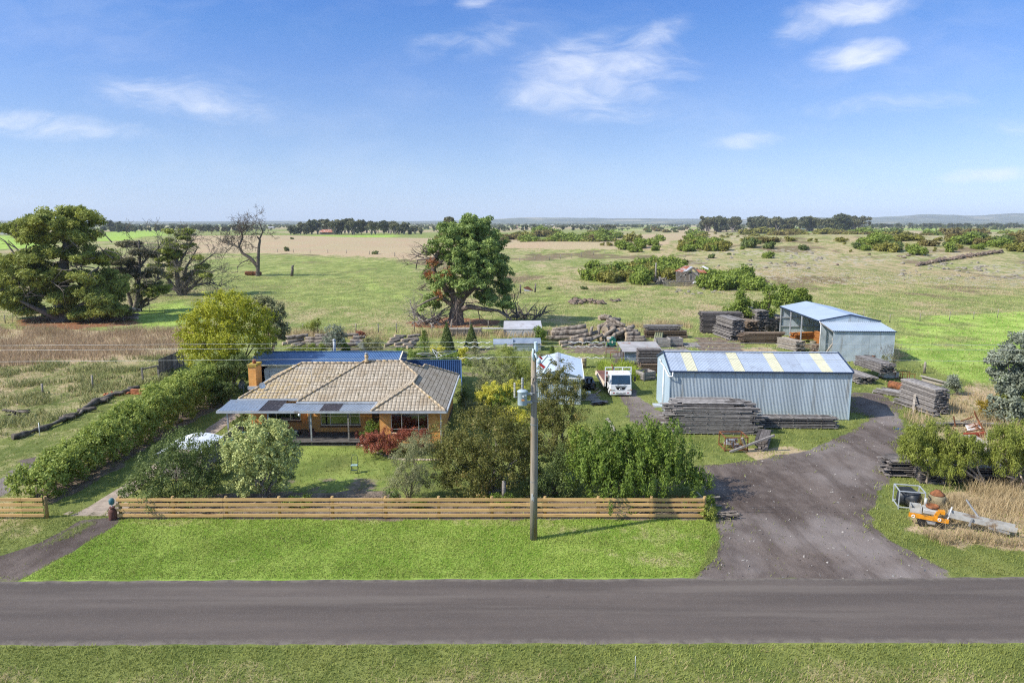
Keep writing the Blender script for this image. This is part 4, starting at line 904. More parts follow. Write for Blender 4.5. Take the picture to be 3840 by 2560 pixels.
MB().box((-.32, -.112, .36), (.24, .01, .04)).box((.32, -.112, .36), (.24, .01, .04)).box((0, -.112, .23), (.8, .01, .045)).part('air_slot', M_BLACK, bp); MB().box((0, -.113, .345), (.3, .01, .09)).part('number_plate', M_WHITE, bp)
b = MB()
for k, w_ in enumerate((.03, .012, .03, .02, .03, .025)): b.box((-.10 + k * .04, -.120, .35), (w_, .004, .04))
b.part('plate_marks', M_NAVY, bp)
b = MB()
for k in range(6): b.box((-.65 + k * .26, .75, 2.095), (.04, .75, .025))
b.part('roof_rib', M_CAB, body)
b = MB(); b.bb(-.95, .95, .6, 6.6, .45, .62); b.bb(-.6, .6, 0, 1.2, .3, .5); b.part('chassis', M_BLACK, tk)
ty = MB()
for k in range(12): ty.bb(-1.17, 1.17, 1.45 + k * .44, 1.87 + k * .44, .92, .97)
tray = ty.part('tray', mat('tray_brown', (.19, .085, .06), .75, var=.3, scale=2, dirt=(.12, .06, .045), dirt_amt=.4, island=.15), tk)
MB().slab([(-1.22, 1.4, .99), (-1.22, 6.75, .99), (-1.32, 6.75, .62), (-1.32, 1.4, .55)], .04).part('drop_side', mat('side_cream', (.58, .47, .36), .6, var=.15), tray)
MB().bb(1.18, 1.22, 1.4, 6.75, .62, .99).part('drop_side', M_CREAM, tray)
hb = MB()
for x in (-1.15, -.38, .38, 1.15): hb.bb(x - .04, x + .04, 1.38, 1.46, .6, 2.34)
for z in (2.27, 1.95, 1.6, 1.25): hb.bb(-1.11, 1.11, 1.385, 1.455, z, z + .075)
hb.part('headboard', M_WHITE, tk)
MB().tube([(-.5, 1.33, .7), (-.5, 1.33, 2.35), (-.56, 1.38, 2.5), (-.66, 1.42, 2.58)], .055, 8).part('exhaust', M_RUST, tk)
# ------------------------------------------------------------------ timber yard
def wood(name, c0, c1, dark):
    m, nt, out = nm(name); n = N(nt); r = n.n('ShaderNodeNewGeometry').outputs['Random Per Island']
    tc = n.n('ShaderNodeTexCoord').outputs['Object']
    c = n.mix(r, c0, c1); g = n.noise(n.mapping(tc, (3, 3, 22)), 1.2, 4); c = n.mix(n.mr(g, .35, .7), n.mix(.55, c, dark), c)
    c = n.mix(n.mr(n.noise(tc, .9, 4), .55, .75), c, n.mix(.5, c, dark))
    n.l(n.pbr(c, .88, 0, .15), out.inputs[0]); MATS[name] = m; return m
M_OLD = wood('old_boards', (.14, .128, .122), (.44, .405, .375), (.045, .036, .03))
M_OLDD = wood('dark_old_boards', (.085, .075, .07), (.33, .29, .265), (.03, .026, .024))
M_BRN = wood('brown_boards', (.15, .105, .07), (.34, .26, .19), (.05, .035, .025))
M_ORG = wood('orange_sawn_boards', (.36, .125, .025), (.56, .24, .07), (.2, .08, .03))
M_PALE = wood('pale_boards', (.30, .26, .22), (.52, .46, .38), (.12, .10, .08))

def stack(label, base, yaw, L, W, Ht, mt=M_OLD, t=.055, gap=.012, bw=.2, ragged=.12, sticker=4, name='timber_stack', cat='timber stack', group='stacks of old timber', lean=0., bearer=.09, seed=0):
    """layers of boards lying along local x, cross pieces between layers, ragged ends"""
    rg = random.Random(seed + int(L * 97 + Ht * 31)); b = MB(); z = bearer; lay = 0; nb = max(2, int(W / bw))
    for k in range(max(2, int(L / 1.4)) + 1): b.box((-L * .46 + k * L * .92 / max(1, int(L / 1.4)), 0, bearer / 2), (.09, W * .98, bearer))
    while z < Ht:
        sh = rg.uniform(-ragged, ragged) * L * .4; y0 = -W / 2 + lean * z
        for j in range(nb):
            w_ = W / nb; l_ = L * (1 - rg.random() * ragged); x_ = sh + rg.uniform(-1, 1) * ragged * L * .5
            if rg.random() < .06: continue
            b.box((x_, y0 + (j + .5) * w_ + rg.uniform(-.012, .012), z + t / 2 + rg.uniform(0, .006)), (l_, w_ * rg.uniform(.86, .97), t * rg.uniform(.85, 1)), (rg.uniform(-.01, .01), rg.uniform(-.004, .004), rg.uniform(-.006, .006) * (1 + ragged * 6)))
        z += t + gap; lay += 1
        if sticker and lay % sticker == 0:
            for k in range(int(L / 1.1) + 1): b.box((-L * .46 + k * L * .92 / max(1, int(L / 1.1)) + rg.uniform(-.05, .05), lean * z, z + .012), (.045, W * 1.06, .026))
            z += .028
    o = b.solo(name, mt, label, cat, (base[0], base[1], base[2] if len(base) > 2 else 0), group); 
    o.data.transform(Matrix.Translation(o.location)); o.rotation_euler = (0, 0, yaw)
    return o

p = G(2520, 1632); q = G(2840, 1632)
stack('ragged high pile of long grey boards against the front of the pale blue shed', ((p.x + q.x) / 2, p.y + 1.25, 0), R(-2), 6.1, 2.3, 1.95, M_OLD, .05, .012, .21, .17, 6, seed=1)
stack('few loose boards lying on top of the high pile by the shed', ((p.x + q.x) / 2 - .2, p.y + 1.3, 2.0), R(-1), 5.4, 1.9, .26, M_OLD, .05, .01, .28, .3, 0, bearer=.04, seed=2)
p = G(2862, 1610); q = G(3144, 1610)
stack('long low rack of grey boards along the foot of the pale blue shed', ((p.x + q.x) / 2, p.y + .65, 0), R(-2), 5.6, 1.1, .85, M_OLD, .055, .03, .22, .1, 2, seed=3)
p = G(2860, 1668); stack('short bundle of thick dark posts standing out from the low rack', (p.x, p.y, 0), R(66), 2.7, .85, .75, M_OLDD, .16, .01, .2, .06, 0, seed=4)
p = G(3232, 1400); stack('upper pack of boards piled just right of the blue shed roof corner', (p.x + .3, 69.4, .78), R(96), 4.6, 1.5, 1.0, M_OLD, .055, .025, .2, .08, 2, seed=5)
stack('lower splayed pack of boards right of the blue shed corner', (33.1, 68.7, 0), R(97), 5.2, 1.9, .68, M_OLD, .055, .02, .2, .14, 3, seed=6)
# stack with the leaning plank right of the drive
stack('tall square stack of silvery boards beside the drive', (33.75, 57.5, 0), R(97), 4.3, 1.25, 2.0, M_OLD, .06, .016, .21, .05, 5, seed=7)
stack('slumped narrow row of boards at the foot of the tall square stack', (32.75, 56.9, 0), R(101), 4.8, .45, .45, M_OLD, .06, .012, .2, .1, 0, seed=8)
b = MB().bar(G(3422, 1553), (32.95, 57.4, 1.15), .16, .05); b.solo('plank', M_PALE, 'single pale plank leaning on the tall square stack', 'plank', G(3422, 1553))
p = G(3390, 1490); stack('low flat heap of long boards left of the rusty pipes', (p.x - .2, p.y + .6, 0), R(128), 4.2, 1.3, .42, M_OLD, .06, .03, .24, .2, 0, seed=9)
p = G(3505, 1440); MB().box((p.x, p.y, .45), (2.6, .5, .05), (0, .12, R(-50))).box((p.x, p.y, .22), (2.3, .06, .45), (0, .1, R(-50))).solo('plank', M_PALE, 'pale orange board lying behind the tall square stack', 'plank', p)
for px, py, lb in ((3388, 1466, 'rusty steel pipe lying by the boards, the left one'), (3421, 1474, 'rusty steel pipe next to the tall square stack')):
    c = G(px, py); t = thing('steel_pipe', lb, 'pipe', c, R(35), 'pair of rusty pipes')
    b = MB(); b.lathe([(.36, -1.3), (.36, 1.3)], (0, 0, .38), 20, Euler((R(90), 0, 0)).to_matrix(), False); b.lathe([(.325, 1.3), (.325, -1.3)], (0, 0, .38), 20, Euler((R(90), 0, 0)).to_matrix(), False)
    for z in (-1.3, 1.3): b.lathe([(.365, z - .01), (.32, z - .01), (.32, z + .01), (.365, z + .01)], (0, 0, .38), 20, Euler((R(90), 0, 0)).to_matrix(), False)
    b.part('shell', M_RUST, t)
p = G(3610, 1595)
for k in range(9): MB().box((p.x + random.uniform(-1.6, 1.6), p.y + random.uniform(-.35, .35), .05 + .03 * k), (random.uniform(1.8, 3.4), .18, .045), (0, 0, random.uniform(-.12, .12))).solo('plank', M_OLD, 'weathered board lying in the grass in front of the tall square stack', 'plank', p, 'boards in the grass')
p = G(3480, 1620)
for k in range(6): MB().box((p.x - .5 + k * .22, p.y + .3, .16), (.15, 1.7, .04), (R(8), 0, R(30 - 10 * k))).solo('plank', M_OLD, 'silvery board of the fanned out heap behind the small gum tree', 'plank', p, 'fanned boards')
# racks under the gum trees
p = G(3390, 1786); stack('dark ragged rack of boards at the left end under the gum trees', (p.x + .4, p.y + .5, 0), R(-4), 2.9, 1.6, .95, M_OLDD, .06, .05, .24, .35, 2, seed=11)
p = G(3480, 1818); stack('dark stickered stack with pale board ends under the gum trees', (p.x + .5, p.y + 1.2, 0), R(84), 2.2, 1.5, .85, M_OLDD, .055, .05, .3, .08, 1, seed=12)
p = G(3655, 1815); stack('long dark rack of boards behind the gum trunks', (p.x + .2, p.y + .9, 0), R(-2), 5.4, 1.4, .95, M_OLDD, .06, .04, .24, .12, 2, seed=13)
p = G(3735, 1800); stack('dark rack of boards at the right end behind the gum trunks', (p.x + 1.9, p.y + 1.2, 0), R(2), 4.0, 1.2, .8, M_OLDD, .06, .04, .24, .15, 2, seed=14)
p = G(3688, 1725); MB().bar(p, (p.x + .35, p.y + .3, 1.75), .15, .12).solo('post', M_PALE, 'pale leaning post between the gum crowns', 'post', p)
p = G(3680, 1715); stack('whitish board pack standing behind the leaning pale post', (p.x + .1, p.y + .9, 0), R(80), 2.0, .8, .95, M_PALE, .06, .03, .2, .1, 2, seed=15)

# back of the yard
def GB(px, py, dx=0, dy=0): v = G(px, py); return (v.x + dx, v.y + dy, 0)
a = G(2630, 1250); c = G(2782, 1250); wd = c.x - a.x
for k, (z, h) in enumerate(((0, .78), (.8, .72), (1.54, .72), (2.28, .62))):
    stack(['lowest', 'second', 'third', 'topmost'][k] + ' board pack of the tall four pack stack at the back of the yard', ((a.x + c.x) / 2 + random.uniform(-.08, .08), a.y + .8, z), R(random.uniform(-1, 1)), wd * (1.02 if k == 3 else .97), 1.5, h, M_OLDD, .055, .014, .22, .05, 6, bearer=.07, seed=20 + k, group='packs of the tall stack')
stack('long end-on board pack at the left of the middle group, upper one', GB(2745, 1278, .5, 2.8)[:2] + (1.45,), R(98), 5.2, 1.7, 1.25, M_OLD, .06, .02, .22, .06, 5, seed=30)
stack('long end-on board pack at the left of the middle group, lower one', GB(2745, 1278, .3, 2.8), R(98), 5.6, 1.9, 1.3, M_OLD, .06, .02, .22, .1, 5, seed=31)
stack('shorter pale board pack between the two long end-on packs', GB(2806, 1262, .2, 1.9), R(100), 4.0, 1.6, 2.0, M_BRN, .06, .02, .22, .08, 4, seed=32)
stack('tall end-on board pack beside the dark covered pack', GB(2836, 1244, .2, 2.7), R(101), 6.0, 1.8, 3.0, M_OLD, .06, .02, .22, .06, 6, seed=33)
stack('board pack under a dark cover left of the open shed', GB(2868, 1244, .4, 2.2), R(101), 4.6, 1.8, 1.75, M_OLDD, .06, .018, .22, .04, 6, seed=34)
stack('grey end-on board pack nearest the open shed', GB(2908, 1240, .4, 2.2), R(102), 4.8, 1.7, 2.0, M_OLD, .06, .02, .22, .05, 6, seed=35)
stack('low wide rack of crooked slabs in front of the end-on packs', GB(2860, 1290, .2, .9), R(2), 5.3, 1.5, 1.35, M_BRN, .075, .035, .3, .14, 3, seed=36)
stack('low rack of boards lying in its bearers in the middle of the yard', GB(2500, 1268, 0, .7), R(-1), 5.6, 1.3, .95, M_BRN, .05, .035, .25, .04, 2, seed=37)
stack('grey board pack on top of the low rack in the middle of the yard', GB(2494, 1268, -.1, .9)[:2] + (.98,), R(-1.5), 4.6, 1.2, .62, M_OLD, .05, .012, .22, .16, 5, seed=38)
stack('stickered stack of boards against the iron hut', GB(2436, 1400, .1, 1.2)[:2] + (.95,), R(-1), 2.4, 1.6, 1.35, M_OLDD, .05, .016, .2, .05, 5, seed=39)
stack('stack of short brown slats under the stickered boards by the iron hut', GB(2436, 1401, .1, 1.0), R(-1), 2.1, 1.7, .9, M_BRN, .04, .045, .2, .08, 1, seed=40)
stack('loose dark board pile left of the slats by the iron hut', GB(2386, 1385, 0, .5), R(5), 1.5, 1.1, .6, M_OLDD, .06, .02, .22, .2, 4, seed=41)
stack('short pale board pack standing in front of the open shed', GB(2976, 1318, .2, 1.6), R(108), 3.6, 1.25, 1.25, M_PALE, .055, .02, .22, .1, 3, seed=42)
# inside the open shed
def LS(x, y): v = Matrix.Rotation(R(-3.4), 3, 'Z') @ Vector((x, y, 0)) + Vector((35, 77.5, 0)); return v
v = LS(2.6, 8.0); stack('orange sawn board pack in the open shed, the tall one', (v.x, v.y, .35), R(95), 3.8, 1.8, 1.55, M_ORG, .05, .02, .2, .05, 3, seed=50)
v = LS(1.8, 13.5); stack('flat orange board pack at the back of the open shed', (v.x, v.y, .3), R(12), 4.0, 1.3, .9, M_ORG, .06, .02, .22, .15, 3, seed=51)
v = LS(3.3, 12.3); stack('low loose orange boards in the middle of the open shed', (v.x, v.y, 0), R(60), 3.6, 1.5, .35, M_ORG, .05, .03, .25, .3, 0, seed=52)
v = LS(1.0, 5.7); stack('brown sawn boards lying at the near end of the open shed', (v.x, v.y, 0), R(30), 2.6, 1.2, .9, M_BRN, .06, .02, .22, .15, 3, seed=53)
v = LS(.2, 9.0)
for k in range(6): MB().box((v.x + k * .22 - .4, v.y + .4 * k, .06 + k * .02), (3.6, .2, .05), (0, 0, R(-38 + random.uniform(-6, 6)))).solo('plank', M_BRN, 'tan plank lying on the ground at the mouth of the open shed', 'plank', v, 'planks at the open shed')
c = G(2981, 1312, 0); c.x += 2.2; c.y += .2
def drum(name, label, cat, c, r, h, mt, group=None):
    t = thing(name, label, cat, c, 0, group); MB().lathe([(r * .96, 0), (r, .03), (r, h * .33), (r * 1.03, h * .345), (r, h * .36), (r, h * .66), (r * 1.03, h * .675), (r, h * .69), (r, h - .02), (r * .95, h), (r * .93, h - .03), (0.01, h - .03)], c, 18).part('shell', mt, t, True); return t
drum('steel_drum', 'dull grey drum standing by the corner of the open shed', 'drum', c, .38, 1.05, mat('drum_olive', (.18, .16, .11), .7, var=.3, dirt=(.2, .1, .05), dirt_amt=.3))
v = LS(-.3, 9.3); bd = thing('blue_tub', 'small blue plastic tub on the ground by the crooked slabs', 'tub', GB(2926, 1282))
MB().lathe([(.26, 0), (.36, .42), (.38, .45), (.34, .44), (.25, .04), (.01, .04)], WL[bd.name], 16).part('shell', mat('blue_plastic', (.01, .06, .28), .35), bd, True)
# timber stand in the lean-to doorway
t = thing('timber_stand', 'pale timber stand leaning inside the lean-to doorway', 'stand', LS(.35, 1.2)); o = WL[t.name]
MB().bar(o + Vector((-.4, 1.0, .1)), o + Vector((.25, -.3, 2.3)), .14).bar(o + Vector((.15, -.4, .1)), o + Vector((.35, -.5, 2.3)), .14).bb(o.x - .1, o.x + .6, o.y - .6, o.y - .2, 2.25, 2.4).part('upright', M_PALE, t, True)
MB().bb(o.x - 1.0, o.x + .2, o.y - .7, o.y + .1, .55, .68).part('shelf', M_PALE, t, True); MB().box(o + Vector((-.3, -.4, .8)), (.5, .3, .2)).part('machine', M_RUST, t, True)

def crate(label, base, yaw, L, W, Ht, mt=M_OLD, name='wooden_crate'):
    t = thing(name, label, 'crate', base, yaw, 'open wooden crates'); n_ = 3; hh = Ht / n_
    for nm_, pts in (('front_side', (0, -W / 2, L, .035, 0)), ('back_side', (0, W / 2, L, .035, 0)), ('end_side', (-L / 2, 0, .035, W, 1)), ('end_side', (L / 2, 0, .035, W, 1))):
        b = MB()
        for k in range(n_): b.box((pts[0], pts[1], .08 + hh * (k + .5) * .93), (pts[2] - (.04 if not pts[4] else 0), pts[3] - (.075 if pts[4] else 0), hh * .86 if k else hh * .7))
        b.part(nm_, mt, t)
    for i in (-1, 1):
        for j in (-1, 1): MB().box((i * (L / 2 - .05), j * (W / 2 + .04), Ht / 2), (.09, .045, Ht)).part('corner_post', mt, t)
    MB().box((0, 0, .09), (L - .08, W - .08, .04)).part('floor', mt, t)
p = G(2420, 1428); crate('open grey crate with a slot along its base in front of the board stacks', (p.x + .15, p.y + .75, 0), R(24), 1.35, 1.35, .85)
crate('open grey crate at the back of the yard, left of the two', GB(2488, 1302, 0, .8), R(-3), 1.75, 1.5, .95)
crate('open grey crate at the back of the yard, right of the two', GB(2536, 1300, 0, .9), R(6), 1.6, 1.5, 1.0)
p = G(2560, 1300)
for k in range(5): MB().box((p.x + .3 + k * .42, p.y + .6, .12), (.36, 1.9, .06), (R(6), 0, R(20 - k * 4))).solo('plank', M_OLD, 'wide grey slab lying flat right of the two crates', 'plank', p, 'wide slabs by the crates')
p = G(2540, 1322)
for k in range(6): MB().box((p.x - 1 + k * .5, p.y + .3, .14), (.4, 2.2, .06), (R(4), 0, R(25))).solo('plank', M_OLD, 'grey board lying on bearers in front of the two crates', 'plank', p, 'boards before the crates')
for k in range(4): MB().tube([GB(2452 + k * 8, 1296, 0, .2)[:2] + (.1,), GB(2462 + k * 8, 1270, 0, .4)[:2] + (.7,)], .16, 10).solo('pole_end', mat('mossy_pole', (.22, .22, .12), .9, var=.3), 'mossy round post leaning beside the left crate', 'post', GB(2452 + k * 8, 1296), 'mossy posts')

# ------------------------------------------------------------------ logs
M_BARK = mat('grey_log', (.235, .195, .155), .92, island=.45, var=.4, scale=2.5, dirt=(.09, .07, .055), dirt_amt=.45, dirt_scale=1.6, bump=.04, bscale=9)
M_CUT = mat('log_end', (.42, .33, .23), .85, var=.3, scale=4, dirt=(.12, .09, .06), dirt_amt=.35)
M_CHAR = mat('dark_log', (.095, .08, .066), .9, var=.5, scale=2, dirt=(.2, .17, .14), dirt_amt=.3, bump=.05, bscale=7)
def log(label, p, q, r, group, mt=None, sag=0., name='log'):
    p, q = Vector(p), Vector(q); rg = random.Random(int(p.x * 313 + p.y * 71 + q.z * 97)); k = 9; pts = []; rad = []
    d = (q - p).orthogonal().normalized()
    for i in range(k):
        t = i / (k - 1); pts.append(p.lerp(q, t) + d * rg.uniform(-.14, .14) * r + Vector((0, 0, -sag * math.sin(t * math.pi)))); rad.append(r * (1.04 - .2 * t) * rg.uniform(.96, 1.04))
    b = MB().tube(pts, rad, 10); me_n = b.mesh(name, [mt or M_BARK, M_CUT], p)
    for f in me_n.polygons:
        if len(f.vertices) > 4: f.material_index = 1
    o = link(name, me_n, None, p); WL[o.name] = p; return tag(o, label, 'log', group)
def log_heap(label, group, lines, seed):
    rg = random.Random(seed)
    for (x0, y0, x1, y1, z0, z1, r, depth) in lines:
        a = G(x0, y0, max(0.0, 0)); c = G(x1, y1, 0); c = Vector((c.x, a.y, 0)) if abs(depth) < 1e-6 else Vector((c.x, a.y + depth, 0))
        log(label, (a.x, a.y, z0), (c.x, c.y, z1), r, group)
yb = G(2300, 1285).y        # the big heap, about 90 m off
def L_(label, group, rows, k=1.):
    for (x0, z0, y0, x1, z1, y1, r) in rows:
        z0, z1, r = z0 * k, z1 * k, r * k
        log(label, ((x0 - 1920) * SC(yb), yb + y0, z0), ((x1 - 1920) * SC(yb), yb + y1, z1), r, group)
L_('grey log of the jumbled heap rising in the middle of the yard', 'logs of the big heap', [
    (2275, 3.0, 3.5, 2352, 1.9, 2.0, .26), (2270, 2.75, 4.2, 2300, 2.9, 3.0, .34), (2290, 2.55, 4, 2345, 2.3, 5, .3), (2282, 2.2, 3, 2350, 1.75, 2.5, .36), (2262, 2.6, 4.5, 2305, 2.5, 4.8, .33),
    (2272, 1.5, 1.2, 2292, 1.6, 4, .45), (2300, 1.45, 1.4, 2325, 1.6, 4.6, .4), (2248, .25, 1.5, 2254, 1.9, 2.2, .24), (2258, .5, .5, 2312, 1.75, 1.2, .27), (2295, .35, .2, 2322, 1.4, 1.6, .3),
    (2315, .9, 1.0, 2388, 1.8, 2.4, .3), (2325, 1.3, 1.6, 2388, 1.55, 3.2, .34), (2350, .95, .6, 2404, 1.0, 1.2, .36), (2348, .55, .2, 2420, .6, .6, .3), (2345, .25, 0, 2424, .3, .4, .28), (2348, 1.4, 1.5, 2400, 1.2, 1.9, .3),
    (2260, .4, .6, 2300, .45, 3.5, .4), (2285, .42, .1, 2330, .4, 3, .42), (2270, 1.0, 1.4, 2330, .9, 2.2, .4), (2320, .5, 2.0, 2390, .6, 2.6, .42), (2280, 1.9, 2.6, 2345, 1.2, 3.0, .3), (2240, .3, 2, 2300, .9, 3.2, .35), (2310, 1.9, 3, 2372, 1.2, 3.8, .28), (2255, 1.5, 3, 2300, 2.0, 4, .35), (2300, 2.3, 3.4, 2358, 1.6, 4.2, .25)])
L_('long grey log lying flat left of the jumbled heap', 'flat logs left of the heap', [
    (2075, 1.25, 2.2, 2205, 1.75, 2.6, .34), (2070, .85, 1.8, 2210, 1.1, 2.2, .42), (2050, .45, 1.2, 2200, .42, 1.7, .3), (2085, .35, 1.9, 2240, .5, 2.6, .36), (2140, .5, .2, 2245, 1.2, 1.0, .3), (2095, .25, -1.6, 2190, .6, -.6, .28), (2175, .45, -1.4, 2215, .5, -.6, .44), (2155, .25, -.6, 2240, .8, .2, .22), (2130, .18, -2.2, 2180, .4, -1.2, .2), (2190, .2, -1.2, 2260, 1.0, .2, .18), (2215, .9, .5, 2222, 2.0, .6, .22), (2100, .15, -3.2, 2130, .2, -2.6, .2), (2200, .2, -3.0, 2260, .2, -2.4, .16)])
yb = G(1180, 1312).y
L_('pale weathered log of the row behind the blue garage', 'logs behind the blue garage', [
    (1052, 1.55, 2, 1130, 1.85, 3, .36), (1060, .9, 1.5, 1112, 1.1, 3, .4), (1046, .8, 1.2, 1075, .75, 2, .3), (1090, .6, .6, 1128, .7, 2.5, .38), (1128, 1.4, 2, 1230, 1.55, 2.4, .33), (1130, .95, 1.6, 1240, 1.05, 2.0, .38), (1140, .5, 1, 1240, .5, 1.6, .42), (1215, 1.85, 2.6, 1325, 1.95, 3, .3), (1310, 1.6, 2.2, 1354, 1.7, 2.5, .33), (1300, 1.05, 1.8, 1350, 1.0, 2, .36), (1075, .2, 0, 1128, .8, .8, .22), (1092, .15, -.6, 1118, .15, -.4, .28), (1160, 1.8, 2.6, 1240, 1.85, 3, .3), (1250, .6, 1, 1330, .6, 1.6, .4)], .72)
yb = G(1520, 1305).y
L_('split grey log of the heap behind the clothes hoist', 'logs behind the hoist', [
    (1450, .6, 1, 1490, .9, 2, .3), (1455, 1.0, 1.5, 1500, 1.2, 2.5, .32), (1478, .5, .2, 1525, .8, 1.4, .26), (1500, .9, 1, 1560, 1.1, 2, .3), (1512, .4, 0, 1556, .5, .8, .34), (1535, .7, .4, 1562, 1.0, 1.6, .32), (1528, .25, -.6, 1550, .3, 0, .3), (1470, 1.4, 2, 1510, 1.3, 2.8, .26), (1440, .3, .4, 1470, .5, 1.2, .26), (1520, 1.4, 2, 1565, 1.5, 2.6, .26), (1485, .2, -.3, 1530, .25, .2, .24)], .8)
# long dark fallen trunk in the left paddock
pts = [G(40, 1650), G(170, 1612), G(290, 1560), G(360, 1515), G(440, 1482), G(520, 1462)]
b = MB(); pp_ = []; rr_ = []
for i in range(len(pts) - 1):
    for k in range(5):
        v = pts[i].lerp(pts[i + 1], k / 5); pp_.append((v.x + random.uniform(-.18, .18), v.y + random.uniform(-.15, .15), .17 + random.uniform(-.07, .09))); rr_.append(random.uniform(.1, .3))
b.tube(pp_, rr_, 10).solo('fallen_log', M_CHAR, 'long dark fallen trunk lying in the weeds left of the hedge', 'fallen tree', pts[2])
for k in range(7):
    v = pts[1 + k % 4].lerp(pts[2 + k % 4], random.random()); log('broken charred piece beside the long fallen trunk', (v.x - .4, v.y + .35, .2), (v.x + random.uniform(.3, .9), v.y + random.uniform(.2, 1), .3), random.uniform(.12, .22), 'charred pieces', M_CHAR)
v = G(60, 1560)
for k in range(10): log('dark stick of the small heap at the left edge', (v.x + random.uniform(-1.2, 0), v.y + random.uniform(-.6, .6), .1 + .05 * k), (v.x + random.uniform(.2, 1.4), v.y + random.uniform(-.7, .7), .12 + random.uniform(0, .5)), .06, 'sticks at the left edge', M_CHAR, 0, 'stick')
# bricks heap by the hedge
v = G(490, 1478); M_BRK = mat('loose_brick', (.42, .15, .07), .9, var=.35, scale=2, island=.35)
b = MB()
for z in range(5):
    for i in range(7 - z // 2):
        for j in range(3): b.box((v.x + .1 + i * .24 + (z % 2) * .1, v.y + j * .13, .05 + z * .085), (.225, .11, .076), (0, 0, random.uniform(-.05, .05)))
b.solo('brick_pile', M_BRK, 'neat pile of red bricks beside the hedge', 'brick pile', v)
for k in range(26): 
    w_ = (v.x - random.uniform(.1, 2.2), v.y + random.uniform(-.6, .3), .05 + random.uniform(0, .12)); MB().box(w_, (.23, .11, .076), (random.uniform(-.6, .6), random.uniform(-.6, .6), random.uniform(0, 3))).solo('brick', M_BRK, 'loose red brick scattered by the neat pile', 'brick', w_, 'loose bricks')

# ------------------------------------------------------------------ iron roofing lying about, troughs
M_WIRON = mat('whitish_iron', (.50, .49, .50), .5, .2, var=.12, scale=.8, dirt=(.36, .30, .28), dirt_amt=.3)
y_ = G(1960, 1262).y; s_ = SC(y_)
t = thing('low_iron_shelter', 'low open shelter roofed with whitish iron sheets', 'shelter', ((1960 - 1920) * s_, y_, 0))
x0, x1 = (1888 - 1920) * s_, (2033 - 1920) * s_
MB().slab([(x0, y_, 1.0), (x1, y_, 1.05), (x1, y_ + 4.6, 1.55), (x0, y_ + 4.6, 1.5)], .04).part('roof', M_WIRON, t, True)
MB().bb(x0 + .05, x1 - .1, y_ + .05, y_ + .1, 0, .93).part('wall', M_WIRON, t, True)
for x in (x0, x1 - .05): MB().bb(x, x + .09, y_ - .06, y_ + .04, 0, 1.02).part('post', M_GREYWOOD, t, True)
stack('grey stickered board pack behind the conifers', (G(1730, 1262).x + .4, G(1730, 1262).y + 1, 0), R(1), 4.6, 1.4, .95, M_PALE, .06, .05, .25, .05, 1, seed=60)
MB().box((G(1830, 1255).x, G(1830, 1255).y + 1, .75), (6.5, .9, .05), (0, 0, R(-3))).solo('iron_sheet', M_WIRON, 'long whitish sheet lying left of the low shelter', 'iron sheet', G(1830, 1255))
v = G(1966, 1296); s2 = SC(v.y)
b = MB(); b.corr((v.x - 64 * s2, v.y + 1.0, .72), (0, -1.4, -.35), (126 * s2, -1.2, -.1), (0, .4, 1), .14, .03, 6); b.corr((v.x - 64 * s2, v.y - .42, .36), (0, 0, -.3), (126 * s2, -1.2, -.1), (0, -1, .2), .14, .02)
m, nt, out = nm('red_white_sheet'); n = N(nt); tc = n.n('ShaderNodeTexCoord').outputs['Object']
sx_ = n.n('ShaderNodeSeparateXYZ'); n.l(tc, sx_.inputs[0])
f = n.mr(n.noise(n.mapping(tc, (.25, 3.2, 3.2)), 1.6, 2), .46, .52); n.l(n.pbr(n.mix(f, (.60, .56, .52), (.36, .10, .045)), .6, 0, .3), out.inputs[0])
b.solo('iron_sheet', m, 'stack of rust red and white roofing sheets lying behind the garden', 'iron sheet', v)
v = G(1886, 1312); s2 = SC(v.y); t = thing('half_tank', 'curved silver half tank lying on legs behind the garden shrubs', 'tank', v)
b = MB(); n_ = 14
for i in range(n_):
    a0, a1 = math.pi * i / n_ * .8, math.pi * (i + 1) / n_ * .8
    q = lambda a, x: (v.x + x, v.y - .75 * math.cos(a), .75 + .6 * math.sin(a))
    b.add([q(a0, -36 * s2), q(a0, 38 * s2), q(a1, 38 * s2), q(a1, -36 * s2)], [(0, 1, 2, 3)])
b.part('shell', M_ZINC, t, True)
for dx in (-30, 30): MB().bb(v.x + dx * s2 - .05, v.x + dx * s2 + .05, v.y - .6, v.y - .5, 0, .9).part('leg', M_GREYWOOD, t, True)
v = G(1978, 1318); s2 = SC(v.y); t = thing('iron_lean_to', 'low lean-to of blue grey corrugated iron behind the garden', 'lean-to', v)
MB().corr((v.x - 58 * s2, v.y + .2, .95), (110 * s2, 0, 0), (0, 2.2, .3), (0, 0, 1), .13, .02).part('roof', mat('blue_grey_iron', (.26, .31, .38), .5, .2, var=.15), t, True)
MB().bb(v.x - 56 * s2, v.x + 50 * s2, v.y + .4, v.y + .45, 0, .9).part('wall', M_ZINC, t, True)
